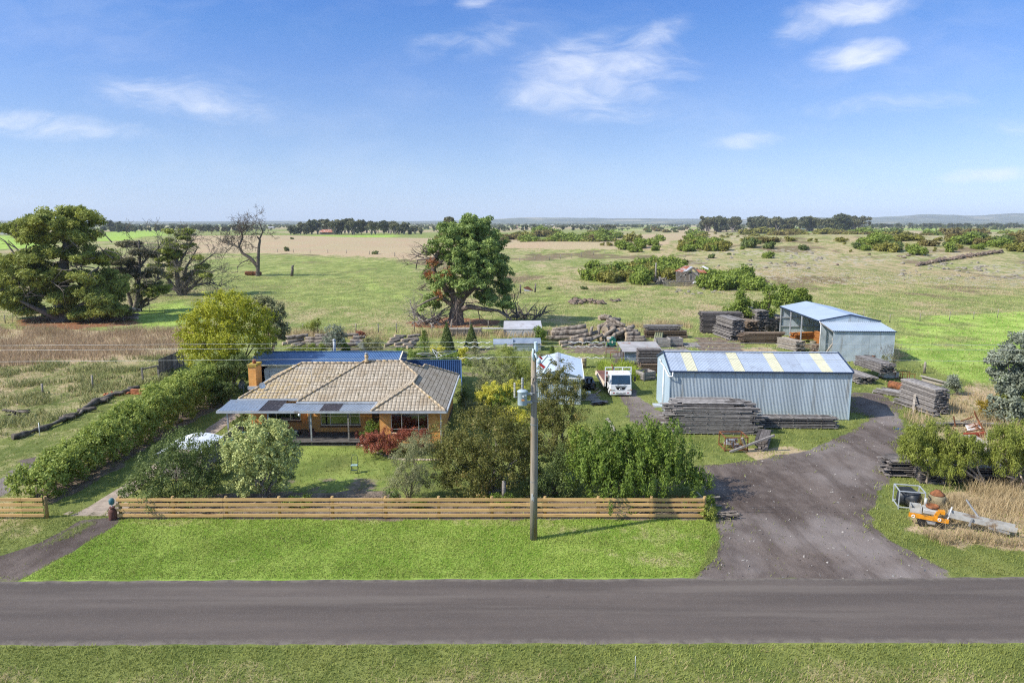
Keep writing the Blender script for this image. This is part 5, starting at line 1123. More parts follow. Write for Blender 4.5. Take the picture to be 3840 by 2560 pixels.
# green machine by the logs
v = G(2295, 1302); t = thing('green_machine', 'dark green sawmill engine standing by the log heap', 'machine', v)
M_GRN = mat('machine_green', (.012, .12, .085), .45, var=.25, dirt=(.08, .06, .04), dirt_amt=.25)
MB().bb(v.x - .25, v.x + .45, v.y, v.y + .7, .25, 1.05).lathe([(.2, 0), (.22, .1), (.2, .2)], (v.x + .1, v.y + .3, 1.05), 12).part('body', M_GRN, t, True)
MB().bb(v.x - .55, v.x - .25, v.y, v.y + .5, .2, .5).bb(v.x - .6, v.x + .5, v.y - .05, v.y + .75, .08, .16).part('frame', M_GRN, t, True)
MB().bb(v.x - .05, v.x + .08, v.y - .02, v.y, .5, .8).part('gauge', M_CREAM, t, True); MB().box((v.x - .35, v.y + .3, 1.1), (.5, .3, .18)).part('cover', M_BLIND, t, True)
for dx in (-.45, .35): MB().cyl((v.x + dx, v.y - .06, .16), (v.x + dx, v.y + .06, .16), .16, 12).part('wheel', M_BLACK, t, True)
MB().bar((v.x - .75, v.y - .5, 0), (v.x - .95, v.y, 1.0), .1).solo('post', M_GREYWOOD, 'short leaning post by the green engine', 'post', v)
drum('cable_drum', 'tan wooden barrel with a lid right of the white shed', 'barrel', G(2184, 1378), .42, 1.05, mat('barrel_tan', (.36, .27, .15), .8, var=.3, dirt=(.2, .12, .06), dirt_amt=.3))
# rusty pen beside the iron hut
v = G(2320, 1350); t = thing('rusty_gate_frame', 'rusty steel frame standing in the weeds left of the iron hut', 'frame', v); b = MB()
b.tube([(v.x - 1.2, v.y + 1.6, 0), (v.x - 1.2, v.y + 1.6, 1.0), (v.x + .1, v.y + 1.6, 1.0), (v.x + .1, v.y + 1.6, 0)], .04, 6).part('hoop', M_RUST, t, True)
MB().tube([(v.x - .9, v.y, 0), (v.x - .9, v.y, .95), (v.x + .5, v.y, .95), (v.x + .5, v.y, 0)], .045, 6).part('hoop', M_RUST, t, True)
# black plastic rolls, timber and sheets by the white shed
v = G(2206, 1462); b = MB()
for k in range(9):
    b.tube([(v.x + random.uniform(-.4, .1), v.y + .2 * k, .15 + .1 * (k % 4)), (v.x + random.uniform(.3, .8), v.y - .5 + .22 * k, .2 + .12 * ((k + 1) % 4)), ], .16, 8)
b.box((v.x + .1, v.y + .8, .5), (.9, 1.6, .6), (.2, .1, .1)); b.tube([(v.x - .2, v.y + 1.6, .5), (v.x + .05, v.y + .1, 1.05)], .09, 8); b.tube([(v.x + .25, v.y + 1.7, .5), (v.x + .4, v.y + .2, 1.0)], .09, 8)
b.solo('plastic_heap', M_BLACK, 'heap of glossy black plastic and pipes beside the white shed', 'plastic heap', v)
v = G(2212, 1500)
for k in range(9): MB().box((v.x + random.uniform(-.3, .3), v.y - .3 + k * .22, .06 + .015 * k), (random.uniform(1.0, 1.8), .19, .06), (0, 0, random.uniform(-.25, .15))).solo('plank', M_OLD if k else M_PALE, 'short board lying in the pile in front of the black plastic heap', 'plank', v, 'short boards by the white shed')
for a_, c_ in (((2230, 1465), (2244, 1458)), ((2236, 1476), (2254, 1466))): MB().bar(G(*a_) + Vector((0, 0, .05)), G(*c_) + Vector((0, 0, .12)), .1, .05).solo('plank', M_PALE, 'pale offcut lying between the white shed and the truck', 'plank', G(*a_), 'offcuts by the truck')
t = thing('gas_bottle', 'small white gas bottle lying on the short boards', 'gas bottle', G(2204, 1486)); MB().lathe([(.06, -.28), (.16, -.2), (.16, .2), (.06, .28)], WL[t.name] + Vector((0, 0, .32)), 12, Euler((0, R(90), R(10))).to_matrix()).part('shell', M_WHITE, t, True)
v = G(2246, 1515); b = MB()
for k in range(7): b.box((v.x + random.uniform(-.25, .25), v.y + random.uniform(-.3, .3), .06 + k * .03), (1.1, .55, .02), (random.uniform(-.1, .1), random.uniform(-.08, .08), R(25 + random.uniform(-25, 25))))
b.solo('black_sheets', M_BLACK, 'flat heap of dark sheets lying in the grass by the truck track', 'sheet heap', v)
for k, (a_, c_) in enumerate((((2272, 1572), (2306, 1622)), ((2278, 1570), (2304, 1612)), ((2246, 1618), (2290, 1622)))): MB().bar(G(*a_) + Vector((0, 0, .06)), G(*c_) + Vector((0, 0, .08)), .13, .05).solo('plank', M_PALE if k < 2 else M_OLDD, 'bleached plank lying in the grass beyond the big green bush', 'plank', G(*a_), 'planks beyond the bush')

# ------------------------------------------------------------------ right side clutter
v = G(2760, 1692); t = thing('rusty_cage', 'rusty steel cage standing in front of the timber piles', 'cage', v); b = MB(); w_, d_, h_ = .75, .7, .95
for i in (-1, 1):
    for j in (0, 1): b.bar((v.x + i * w_, v.y + j * d_ * 2, 0), (v.x + i * w_, v.y + j * d_ * 2, h_), .06)
for z in (.1, h_):
    for j in (0, 1): b.bar((v.x - w_, v.y + j * d_ * 2, z), (v.x + w_, v.y + j * d_ * 2, z), .06)
    for i in (-1, 1): b.bar((v.x + i * w_, v.y, z), (v.x + i * w_, v.y + d_ * 2, z), .06)
for k in range(9): b.bar((v.x - w_ + k * w_ / 4, v.y + .02, .1), (v.x - w_ + k * w_ / 4, v.y + .02, h_), .015)
for k in range(6): b.bar((v.x - w_, v.y + .02, .2 + k * .12), (v.x + w_, v.y + .02, .2 + k * .12), .015)
b.part('frame', M_RUST, t, True)
b = MB()
for k in range(14): b.box((v.x + random.uniform(-.5, .5), v.y + random.uniform(.3, 1.1), .15 + random.uniform(0, .45)), (.35, .2, .12), (random.random(), random.random(), random.random()))
b.solo('scrap_heap', M_STEEL, 'grey scrap lying inside the rusty cage', 'scrap', v)
for a_, c_, z0, z1, lb in (((2734, 1694), (2830, 1632), .05, 1.15, 'long grey beam laid slanting across the rusty cage'), ((2716, 1632), (2764, 1668), 1.0, .55, 'shorter grey beam laid across the rusty cage')):
    p, q = G(*a_), G(*c_); p.z = z0; q.z = z1; q = Vector((q.x, v.y - .1, z1)); p.y = v.y - .25; MB().bar(p, q, .16, .12).solo('beam', M_OLD, lb, 'beam', p)
v = G(3246, 1374); t = thing('wire_crate', 'grey wire crate beyond the board packs', 'crate', v); b = MB()
for i in (-1, 1):
    for j in (-1, 1): b.bar((v.x + i * .5 + .4, v.y + j * .4, 0), (v.x + i * .5 + .4, v.y + j * .4, .95), .05)
for z in (.1, .5, .93):
    for j in (-1, 1): b.bar((v.x - .1, v.y + j * .4, z), (v.x + .9, v.y + j * .4, z), .035); b.bar((v.x + .4 + j * .5, v.y - .4, z), (v.x + .4 + j * .5, v.y + .4, z), .035)
b.part('frame', M_STEEL, t, True)
t = thing('tyre', 'old black tyre on top of the wire crate', 'tyre', (v.x + .1, v.y, .98)); MB().tube([(v.x + .1 + .34 * math.cos(a * math.tau / 20), v.y + .34 * math.sin(a * math.tau / 20), 1.09) for a in range(21)], .12, 10).part('tread', M_BLACK, t, True)
t = thing('rusty_ring', 'small rusty wheel rim on top of the wire crate', 'wheel', (v.x + .7, v.y, .96)); MB().lathe([(.28, 0), (.28, .05), (.2, .1), (.2, .16), (.27, .2), (.1, .18)], (v.x + .7, v.y, .96), 14).part('rim', M_RUST, t, True)
v = G(3342, 1420); t = thing('rusty_trough', 'open white and rust stained steel trough right of the board packs', 'trough', v); M_WR = mat('white_rusted', (.55, .52, .48), .6, var=.15, dirt=(.28, .12, .05), dirt_amt=.6, dirt_scale=1.4)
for q in ((v.x - .75, v.x + .75, v.y, v.y + .04, .08, .62), (v.x - .75, v.x + .75, v.y + .96, v.y + 1.0, .08, .62), (v.x - .75, v.x - .71, v.y + .04, v.y + .96, .08, .62), (v.x + .71, v.x + .75, v.y + .04, v.y + .96, .08, .62)): MB().bb(*q).part('side', M_WR, t, True)
MB().bb(v.x - .7, v.x + .7, v.y + .04, v.y + .96, .1, .14).part('floor', M_RUST, t, True)
v = G(3402, 1428); t = thing('rusty_mesh_frame', 'rusty open mesh frame beside the stained trough', 'frame', v); b = MB()
for x in (-.7, 0, .7): b.bar((v.x + x, v.y, 0), (v.x + x, v.y, .7), .045); b.bar((v.x + x, v.y + .9, 0), (v.x + x, v.y + .9, .7), .045)
for z in (.08, .7): b.bar((v.x - .7, v.y, z), (v.x + .7, v.y, z), .045); b.bar((v.x - .7, v.y + .9, z), (v.x + .7, v.y + .9, z), .045)
b.part('frame', M_RUST, t, True)
# galvanised cage with a black tank
v = G(3405, 1897); t = thing('steel_cage', 'galvanised open cage frame at the edge of the dry grass', 'cage', v, R(-14)); b = MB()
for i in (-1, 1):
    for j in (-1, 1): b.bar((i * .62, j * .55, 0), (i * .62, j * .55, 1.0), .045)
for z in (.12, 1.0):
    for j in (-1, 1): b.bar((-.62, j * .55, z), (.62, j * .55, z), .045); b.bar((j * .62, -.55, z), (j * .62, .55, z), .045)
b.part('frame', mat('galv_bar', (.50, .53, .56), .4, .3, var=.08), t)
t = thing('black_tank', 'dented black plastic tank inside the galvanised cage', 'tank', v, R(-14)); MB().lathe([(.02, -.52), (.42, -.5), (.45, -.3), (.45, -.02), (.40, .0), (.45, .02), (.45, .3), (.42, .5), (.02, .52)], (.0, 0, .47), 20, Euler((R(90), 0, R(60))).to_matrix()).part('shell', mat('tank_black', (.025, .028, .033), .45, var=.3), t)
MB().box((-.1, .05, .93), (.7, .55, .05), (.1, .05, .3)).part('cover', mat('tank_black', (.025, .028, .033), .45), t)
v = G(3510, 1908); t = thing('concrete_drum', 'mossy concrete drum with a rusty domed lid in the weeds', 'drum', v); MB().lathe([(.40, 0), (.42, .7), (.36, .8)], v, 16).part('shell', mat('mossy_concrete', (.24, .20, .12), .9, var=.3, dirt=(.10, .10, .04), dirt_amt=.4), t, True)
MB().lathe([(.36, .80), (.33, .88), (.2, .98), (.16, 1.0), (.15, 1.05), (.02, 1.07)], v, 16).part('lid', M_RUST, t, True)
# orange and grey conveyor machine
v = G(3480, 1968); M_OR = mat('machine_orange', (.60, .24, .015), .5, var=.2, scale=4, dirt=(.12, .07, .03), dirt_amt=.35, dirt_scale=3); M_MG = mat('machine_grey', (.40, .39, .36), .6, .1, var=.2, dirt=(.2, .14, .09), dirt_amt=.3)
t = thing('conveyor_machine', 'orange and grey farm machine with a long chute lying in dry grass', 'farm machine', v, R(-24))
bm_ = MB().box((-.05, -.32, .5), (1.75, .1, .20), (0, R(3), 0)).box((.5, -.1, .82), (.3, .3, .16)).box((.3, -.26, .72), (.16, .1, .3), (0, .4, 0)).part('beam', M_OR, t)
for x in (-.72, .42): MB().tube([(x + .065 * math.cos(a * math.tau / 12), -.375, .5 + .065 * math.sin(a * math.tau / 12)) for a in range(13)], .022, 6).part('ring', M_WHITE, bm_)
MB().bb(-.85, -.35, -.2, .45, .62, .66).bb(-.85, -.80, -.2, .45, .66, .92).bb(-.4, -.35, -.2, .45, .66, .92).bb(-.8, -.4, -.2, -.15, .66, .85).bb(-.8, -.4, .4, .45, .66, .92).part('hopper', M_MG, t)
MB().box((.05, .12, .75), (.7, .6, .22), (.06, .06, 0), .03).part('housing', M_MG, t)
MB().lathe([(.30, 0), (.30, .12), (.25, .12), (.25, .02)], (.15, .25, .87), 18).part('flange', M_RUST, t); MB().cyl((-.15, .4, .85), (-.15, .42, 1.25), .07, 10).part('spout', M_MG, t)
MB().box((.1, -.05, .28), (1.1, .5, .3), (0, 0, 0), .05).part('gearbox', M_STEEL, t)
for x in (-.3, .45): MB().cyl((x, -.34, .2), (x, .4, .2), .2, 14).part('wheel', M_BLACK, t)
chn = MB(); p0, p1 = Vector((.85, .05, .75)), Vector((3.7, .15, .42)); d_ = (p1 - p0).normalized(); sd_ = Vector((0, 1, 0))
for s_ in (-.24, .24): chn.bar(p0 + sd_ * s_, p1 + sd_ * s_, .035, .24)
chn.bar(p0 - Vector((0, 0, .1)), p1 - Vector((0, 0, .1)), .46, .03); chn.part('chute', M_MG, t)
MB().bar(p0.lerp(p1, .45) + Vector((0, .25, .1)), p0.lerp(p1, .3) + Vector((-.1, .5, .75)), .06).part('prop', M_STEEL, t)
MB().bar((.75, -.25, .4), (1.0, .3, 1.0), .06).bar((.75, .3, .4), (1.0, .3, 1.0), .06).part('hinge_frame', M_STEEL, t)
MB().bar(p1 + Vector((-.3, -.25, -.2)), p1 + Vector((-1.2, -.4, .0)), .1).bar(p0.lerp(p1, .3) + Vector((0, -.3, -.3)), p0.lerp(p1, .3) + Vector((.1, -.3, .1)), .08).part('foot', M_STEEL, t)
# rusty implement
v = G(3665, 1640); t = thing('rusty_implement', 'rusty red farm implement frame standing in the dry grass', 'farm implement', v, R(8)); M_RR = mat('red_rust', (.26, .06, .03), .8, var=.3, dirt=(.12, .05, .03), dirt_amt=.4)
MB().box((-.25, 0, .3), (1.7, .12, .16)).box((-.1, .05, .1), (1.3, .1, .25)).part('beam', mat('red_beam', (.40, .075, .04), .7, var=.25), t)
b = MB(); b.bar((.65, .1, .3), (.35, .9, 1.55), .08).bar((.75, .6, .5), (.15, .7, 1.75), .07).bar((-.75, .8, 1.0), (.3, .9, 1.25), .06).bar((-.95, 1.0, .55), (-1.1, 1.1, 1.3), .07).bar((-1.2, .5, .2), (-1.5, .6, .65), .07).bar((.55, .2, .35), (-.05, .4, .95), .07).bar((-.6, .5, .45), (.8, .6, .85), .06).bar((-.8, .15, .4), (.75, .3, .55), .06).part('frame', M_RUST, t)
MB().slab([(-.55, .3, .45), (.65, .3, .5), (.7, .9, .8), (-.3, .9, .7)], .03).part('plate', M_WR, t)
# odd sticks and offcuts at the fence end
for a_, c_, z0, z1, mt, lb in (((2600, 1868), (2700, 1862), .5, .55, M_PALE, 'pale plank sticking out past the fence end'), ((2610, 1840), (2660, 1890), .9, .1, M_STEEL, 'thin grey pipe leaning behind the fence end'), ((2620, 1890), (2705, 1895), .3, .05, M_OLD, 'grey stick lying behind the fence end'), ((2640, 1935), (2672, 1890), .05, .6, M_OLD, 'grey stick leaning at the fence end')):
    p, q = G(*a_, z0), G(*c_, z1); MB().bar(p, q, .07, .05).solo('plank', mt, lb, 'plank', p)
v = G(2725, 1940)
for k in range(12): log('broken stick of the little heap at the fence end', (v.x + random.uniform(-.6, .1), v.y + random.uniform(-.3, .3), .05 + .02 * k), (v.x + random.uniform(0, .8), v.y + random.uniform(-.4, .4), .06 + random.uniform(0, .2)), random.uniform(.025, .06), 'sticks at the fence end', M_BARK if k % 2 else M_CHAR, 0, 'stick')
# puddle
b = MB(); v = G(3365, 1607); pts = [(v.x + .42 * math.cos(a * math.tau / 18) * random.uniform(.7, 1.1), v.y + .28 * math.sin(a * math.tau / 18) * random.uniform(.7, 1.1), .013) for a in range(18)]; b.poly(pts)
tag(b.solo('puddle', mat('puddle_water', (.03, .035, .04), .03, var=.1, spec=.9), None, None, v), kind='structure')

# ------------------------------------------------------------------ house garden things
def shelter():
    t = thing('curved_roof_cubby', 'small cubby with a curved white roof between the garden shrubs', 'cubby', (-19.3, 41.7, 0)); b = MB(); n_ = 10
    for i in range(n_):
        f = lambda k: (-20.75 + 2.75 * k / n_, 1.75 + .32 * math.sin(math.pi * k / n_) + .12 * k / n_)
        (xa, za), (xb, zb) = f(i), f(i + 1); b.add([(xa, 40.1, za), (xb, 40.1, zb), (xb, 43.3, zb), (xa, 43.3, za), (xa, 40.1, za - .04), (xb, 40.1, zb - .04), (xb, 43.3, zb - .04), (xa, 43.3, za - .04)], [(0, 1, 2, 3), (7, 6, 5, 4), (0, 4, 5, 1), (3, 2, 6, 7)])
    b.part('roof', mat('white_canopy', (.66, .68, .72), .5, var=.05), t, True); w = MB()
    for k in range(14): w.bb(-20.5 + k * .17, -20.345 + k * .17, 40.3, 40.33, .2, 1.75)
    for k in range(15): w.bb(-18.14, -18.11, 40.4 + k * .18, 40.56 + k * .18, .2, 1.8)
    w.part('wall', M_GREYWOOD, t, True)
    for x, y in ((-20.55, 40.3), (-18.1, 40.3), (-18.1, 43.1), (-20.55, 43.1)): MB().bb(x - .06, x + .06, y - .06, y + .06, 0, 1.8).part('post', M_GREYWOOD, t, True)
shelter()
t = thing('paling_fence', 'grey paling fence running beside the house drive', 'fence', (-18.85, 46, 0)); b = MB()
for k in range(34): b.box((-18.85, 43.6 + k * .142, .62), (.022, .125, 1.24 + random.uniform(-.03, .03)), (random.uniform(-.01, .01), 0, 0))
b.part('paling', M_GREYWOOD, t, True); MB().bb(-18.93, -18.76, 43.5, 48.5, 1.27, 1.32).part('capping', M_PALE, t, True); MB().bb(-18.83, -18.78, 43.55, 48.45, .3, .38).bb(-18.83, -18.78, 43.55, 48.45, .95, 1.03).part('rail', M_GREYWOOD, t, True)
for k in range(4): MB().bb(-18.77, -18.68, 43.6 + k * 1.6, 43.7 + k * 1.6, 0, 1.25).part('post', M_GREYWOOD, t, True)
t = thing('climbing_frame', 'teal metal climbing frame beside the paling fence', 'climbing frame', (-18, 44.5, 0)); M_TEAL = mat('teal_metal', (.03, .22, .20), .4, var=.15)
for dx in (0, .62): MB().tube([(-18.45 + dx, 43.0, 1.15), (-18.1 + dx, 46.2, 1.3)], .03, 6).part('rail', M_TEAL, t, True)
for k in range(9): MB().tube([(-18.45 + k * .042, 43.1 + k * .38, 1.16 + k * .017), (-17.83 + k * .042, 43.1 + k * .38, 1.16 + k * .017)], .02, 6).part('rung', M_TEAL, t, True)
for x, y in ((-18.45, 43.0), (-17.83, 43.0), (-18.1, 46.2), (-17.5, 46.2)): MB().tube([(x, y, 0), (x, y, 1.25)], .045, 6).part('post', M_GREYWOOD, t, True)
MB().tube([(-18.35, 43.5, 1.7), (-18.5, 42.9, .2)], .03, 6).part('pole', M_WHITE, t, True)
t = thing('play_slide', 'small yellow and brown slide under the pale round tree', 'slide', (-17.3, 41.6, 0))
MB().slab([(-18.2, 41.4, .75), (-18.2, 41.8, .75), (-17.7, 41.8, .35), (-17.7, 41.4, .35)], .03).slab([(-17.7, 41.4, .35), (-17.7, 41.8, .35), (-17.0, 41.8, .2), (-17.0, 41.4, .2)], .03).part('chute', mat('yellow_slide', (.55, .36, .05), .4), t, True)
for y in (41.38, 41.82): MB().bar((-18.2, y, .72), (-17.0, y, .22), .04, .1).part('side', mat('brown_slide', (.14, .09, .06), .5), t, True)
# lawn chair, mower, verandah cans
t = thing('garden_chair', 'dark green metal step chair standing on the lawn', 'chair', G(1330, 1772)); o = WL[t.name]; M_DG = mat('dark_green_metal', (.05, .075, .06), .5, var=.2)
for dx in (-.2, .2):
    MB().tube([o + Vector((dx, -.18, 0)), o + Vector((dx * .9, .0, .5)), o + Vector((dx * .9, .1, .5))], .016, 6).part('leg', M_DG, t, True); MB().tube([o + Vector((dx * 1.1, .3, 0)), o + Vector((dx * .95, .02, .52))], .016, 6).part('leg', M_DG, t, True)
MB().tube([o + Vector((-.19, .05, .5)), o + Vector((-.18, .12, .95)), o + Vector((-.1, .14, 1.1)), o + Vector((.1, .14, 1.1)), o + Vector((.18, .12, .95)), o + Vector((.19, .05, .5))], .016, 6).part('backrest', M_DG, t, True)
MB().box(o + Vector((0, -.02, .5)), (.4, .3, .03)).part('seat', mat('pale_green_seat', (.30, .42, .40), .5), t, True); MB().box(o + Vector((0, -.12, .22)), (.38, .16, .02)).part('step', M_DG, t, True)
t = thing('lawn_mower', 'black push lawn mower on the verandah', 'lawn mower', (-15.55, 49.0, .05)); o = Vector((-15.2, 49.0, .14))
MB().box(o + Vector((0, 0, .22)), (.62, .45, .16), (0, 0, 0), .04).part('deck', mat('mower_deck', (.03, .03, .032), .4, var=.3), t, True); MB().lathe([(.15, 0), (.17, .1), (.1, .18)], o + Vector((.02, 0, .3)), 12).part('engine', M_STEEL, t, True)
for dx in (-.25, .25):
    for dy in (-.24, .24): MB().cyl(o + Vector((dx, dy - .03, .11)), o + Vector((dx, dy + .03, .11)), .11, 12).part('wheel', M_BLACK, t, True)
MB().tube([o + Vector((-.25, -.18, .28)), o + Vector((-.85, -.18, .75)), o + Vector((-.95, -.18, 1.0)), o + Vector((-.95, .18, 1.0)), o + Vector((-.85, .18, .75)), o + Vector((-.25, .18, .28))], .016, 6).part('handle', M_RUST, t, True)
def can(label, c, r, h, mt): 
    t = thing('milk_can', label, 'milk can', c); MB().lathe([(r * .95, 0), (r, .03), (r, h * .6), (r * .8, h * .75), (r * .58, h * .84), (r * .58, h * .92), (r * .72, h * .95), (r * .6, h)], c, 16).part('body', mt, t, True)
    for s_ in (-1, 1): MB().tube([(c[0] + s_ * r * .6, c[1], h * .88 + c[2]), (c[0] + s_ * r * 1.05, c[1], h * .86 + c[2]), (c[0] + s_ * r * .95, c[1], h * .7 + c[2])], .014, 5).part('handle', mt, t, True)
can('brown milk can by the verandah downpipe', (-14.0, 48.6, .05), .24, .78, mat('can_brown', (.10, .05, .045), .7, var=.3))
can('tall rusty red can by the verandah post near the door', (-10.75, 48.2, .05), .17, .72, mat('can_redrust', (.22, .075, .045), .8, var=.3))
# stones edging the red hedge bed
for k in range(22):
    a = k / 21; p = G(1345 + 300 * a, 1665 + 60 * math.sin(min(1, a * 1.6) * math.pi / 2) - 0 * a); r_ = random.uniform(.10, .2)
    MB().lathe([(.02, 0), (r_, .03), (r_ * .9, r_ * .5), (.02, r_ * .7)], (p.x, p.y, 0), 7).solo('edging_stone', mat('edging_stone', (.38, .31, .22), .9, var=.3), 'pale stone of the curved edging around the red hedge', 'stone', p, 'edging stones')
# dark paling fence and rail beyond the hedge
p, q = G(600, 1410), G(693, 1368); t = thing('dark_paling_fence', 'dark weathered paling fence at the far end of the hedge', 'fence', (p + q) / 2); b = MB(); n_ = 34
for k in range(n_): c = p.lerp(q, k / n_); b.box((c.x, c.y, .85), (.15, .03, 1.7 + random.uniform(-.05, .05)), (0, 0, math.atan2(q.y - p.y, q.x - p.x)))
b.part('paling', M_OLDD, t, True); MB().bar(p + Vector((0, .05, .4)), q + Vector((0, .05, .4)), .05, .09).bar(p + Vector((0, .05, 1.4)), q + Vector((0, .05, 1.4)), .05, .09).part('rail', M_OLDD, t, True)
p, q = G(536, 1430), G(596, 1420); t = thing('post_rail', 'single timber rail on two posts beside the dark fence', 'fence', p); MB().bar(p + Vector((0, 0, 1.2)), q + Vector((0, 0, 1.3)), .1, .12).part('rail', M_GREYWOOD, t, True)
for c in (p, q): MB().bar(c, c + Vector((0, 0, 1.35)), .14).part('post', M_GREYWOOD, t, True)
for px, py, h in ((161, 1480, 1.0), (349, 1457, 1.25)): c = G(px, py); MB().lathe([(.09, 0), (.085, h), (.05, h + .02)], c, 8).solo('fence_post', M_PALE, 'lone grey fence post standing in the weeds left of the hedge', 'fence post', c, 'lone posts')
c = G(150, 1635); MB().lathe([(.03, 0), (.03, 1.0)], c, 6).solo('marker_stake', M_WHITE, 'thin white stake beside the long fallen trunk', 'stake', c)
c = G(2381, 2545); MB().lathe([(.012, 0), (.012, .85)], c, 6).solo('marker_stake', M_STEEL, 'thin grey stake in the near verge below the road', 'stake', c)
for px in (1890, 2248): c = G(px, 1890); MB().lathe([(.12, 0), (.11, 1.3), (.06, 1.33)], c, 8).solo('fence_post', M_GREYWOOD, 'old grey post standing just behind the front fence', 'fence post', c, 'old posts behind the fence') if px < 1900 else None

# ------------------------------------------------------------------ wire fences of the paddocks
M_FPOST = mat('grey_fence_post', (.25, .22, .18), .9, var=.3, dirt=(.12, .10, .07), dirt_amt=.3)
def wire_fence(label, pts, step, h, r=.07, wires=(.35, .7, 1.0), mt=M_FPOST, group='wire fences', skip=0.):
    P = [Vector((p.x, p.y, p.z)) for p in (G(*q) for q in pts)]; t = thing('wire_fence', label, 'fence', P[0], 0, group)
    line = []
    for i in range(len(P) - 1):
        L = (P[i + 1] - P[i]).length; n_ = max(1, round(L / step))
        for k in range(n_): line.append(P[i].lerp(P[i + 1], k / n_))
    line.append(P[-1])
    for c in line: c.z = float(H(c.x, c.y))
    for c in line:
        if random.random() < skip: continue
        hh = h * random.uniform(.85, 1.1); d = Vector((random.uniform(-.04, .04), random.uniform(-.04, .04), hh)); MB().tube([c, c + d], [r, r * .9], 6).part('post', mt, t, True)
    b = MB()
    for z in wires: b.tube([c + Vector((0, 0, z * h)) for c in line], .006, 3)
    b.part('wire', M_STEEL, t, True)
wire_fence('wire fence with grey posts running behind the log piles', [(1080, 1248), (1250, 1252), (1420, 1250), (1620, 1243), (1900, 1228)], 2.6, 1.35, .08)
wire_fence('wire fence along the edge of the tan field', [(880, 938), (1040, 945), (1300, 950), (1480, 962), (1560, 975)], 14, 1.4, .12)
wire_fence('wire fence climbing across the slope right of the big pine', [(1890, 985), (2060, 975), (2180, 962), (2310, 945)], 7.5, 1.5, .10)
wire_fence('sparse wire fence across the bright paddock right of the sheds', [(3238, 1190), (3336, 1210), (3560, 1202), (3740, 1192), (3950, 1180)], 6.5, 1.35, .06)
wire_fence('leaning wire fence at the edge of the cypress shade', [(-60, 1230), (20, 1212), (340, 1196), (560, 1170)], 6.0, 1.2, .07)
for px, py in ((3298, 1388), (3312, 1390), (3466, 1400)): c = G(px, py); MB().lathe([(.13, 0), (.12, 1.15), (.08, 1.18)], c, 8).solo('fence_post', M_FPOST, 'thick grey post beside the scrub right of the lean-to', 'fence post', c, 'posts by the lean-to')
# ------------------------------------------------------------------ plants
def nrmz(a): return a / np.maximum(1e-9, np.linalg.norm(a, axis=-1, keepdims=True))
def leaf_quads(rng, P, out, size, aspect=.5, bias=.6, sweep=None, sw=0., v=None, jit=.4):
    """one small rhombic leaf (or leaf spray) at each point"""
    n = len(P); nr = nrmz(rng.normal(size=(n, 3)) + out * bias * 2.2)
    a = rng.normal(size=(n, 3))
    if sweep is not None: a = a * (1 - sw) + np.asarray(sweep) * sw * 1.6
    a = nrmz(a - nr * np.sum(a * nr, 1, keepdims=True)); b = np.cross(nr, a)
    s = (size * (1 + jit * (rng.random(n) * 2 - 1)))[:, None]
    V = np.stack([P - a * s * .5, P + b * s * aspect * .5 - a * s * .06, P + a * s * .5, P - b * s * aspect * .5 - a * s * .06], 1).reshape(-1, 3)
    return V, np.repeat(v if v is not None else rng.random(n), 4)
def crown_pts(rng, blobs, n, clump=.33, cden=1., inner=.25, flat=1., lump=.25, top=0.):
    """leaf positions: blobs carry clumps over their surface, clumps carry leaves"""
    B = np.array([b[:6] for b in blobs], float); ar = (B[:, 3] * B[:, 4] + B[:, 4] * B[:, 5] + B[:, 3] * B[:, 5]); ar = ar / ar.sum()
    PP, OO, VV = [], [], []
    for b, f in zip(B, ar):
        m = max(4, int(n * f)); rm = (b[3] + b[4] + b[5]) / 3; rc = clump
        k = max(5, int(cden * 5 * (rm / rc) ** 2 * .55)); k = min(k, max(5, m // 12))
        d = nrmz(rng.normal(size=(k, 3))); d[:, 2] = np.where((d[:, 2] < -.35) & (rng.random(k) < .6 + top), -d[:, 2], d[:, 2])
        rad = np.where(rng.random(k) < inner, rng.random(k) ** .5 * .85, 1 + lump * (rng.random(k) * 2 - 1.2))
        C = b[:3] + d * b[3:6] * rad[:, None]
        idx = rng.integers(0, k, m); dd = nrmz(rng.normal(size=(m, 3))); r = rng.random(m) ** .45
        cs = rc * (.6 + .8 * rng.random(k))
        P = C[idx] + dd * (r * cs[idx])[:, None] * np.array([1, 1, flat])
        O = nrmz(dd * .8 + d[idx] * .7 + np.array([0, 0, .35]))
        cv = rng.random(k); PP.append(P); OO.append(O); VV.append(np.clip(.62 * cv[idx] + .38 * rng.random(m), 0, 1))
    return np.concatenate(PP), np.concatenate(OO), np.concatenate(VV)
def foliage(blobs, n, size, aspect=.5, clump=.33, bias=.6, sweep=None, sw=0., seed=0, inner=.25, flat=1., lump=.25, cden=1., zmin=.02, top=0.):
    rng = np.random.default_rng(seed); P, O, v = crown_pts(rng, blobs, n, clump, cden, inner, flat, lump, top)
    k = P[:, 2] > zmin; P, O, v = P[k], O[k], v[k]
    return leaf_quads(rng, P, O, size, aspect, bias, sweep, sw, v)
def add_fol(name, parts, mt, parent, org):
    V = np.concatenate([p[0] for p in parts]) - np.array(org)[None]; v = np.concatenate([p[1] for p in parts])
    return link(name, np_mesh(name, V, np.arange(len(V)).reshape(-1, 4), mt, False, attrs={'v': v}), parent)
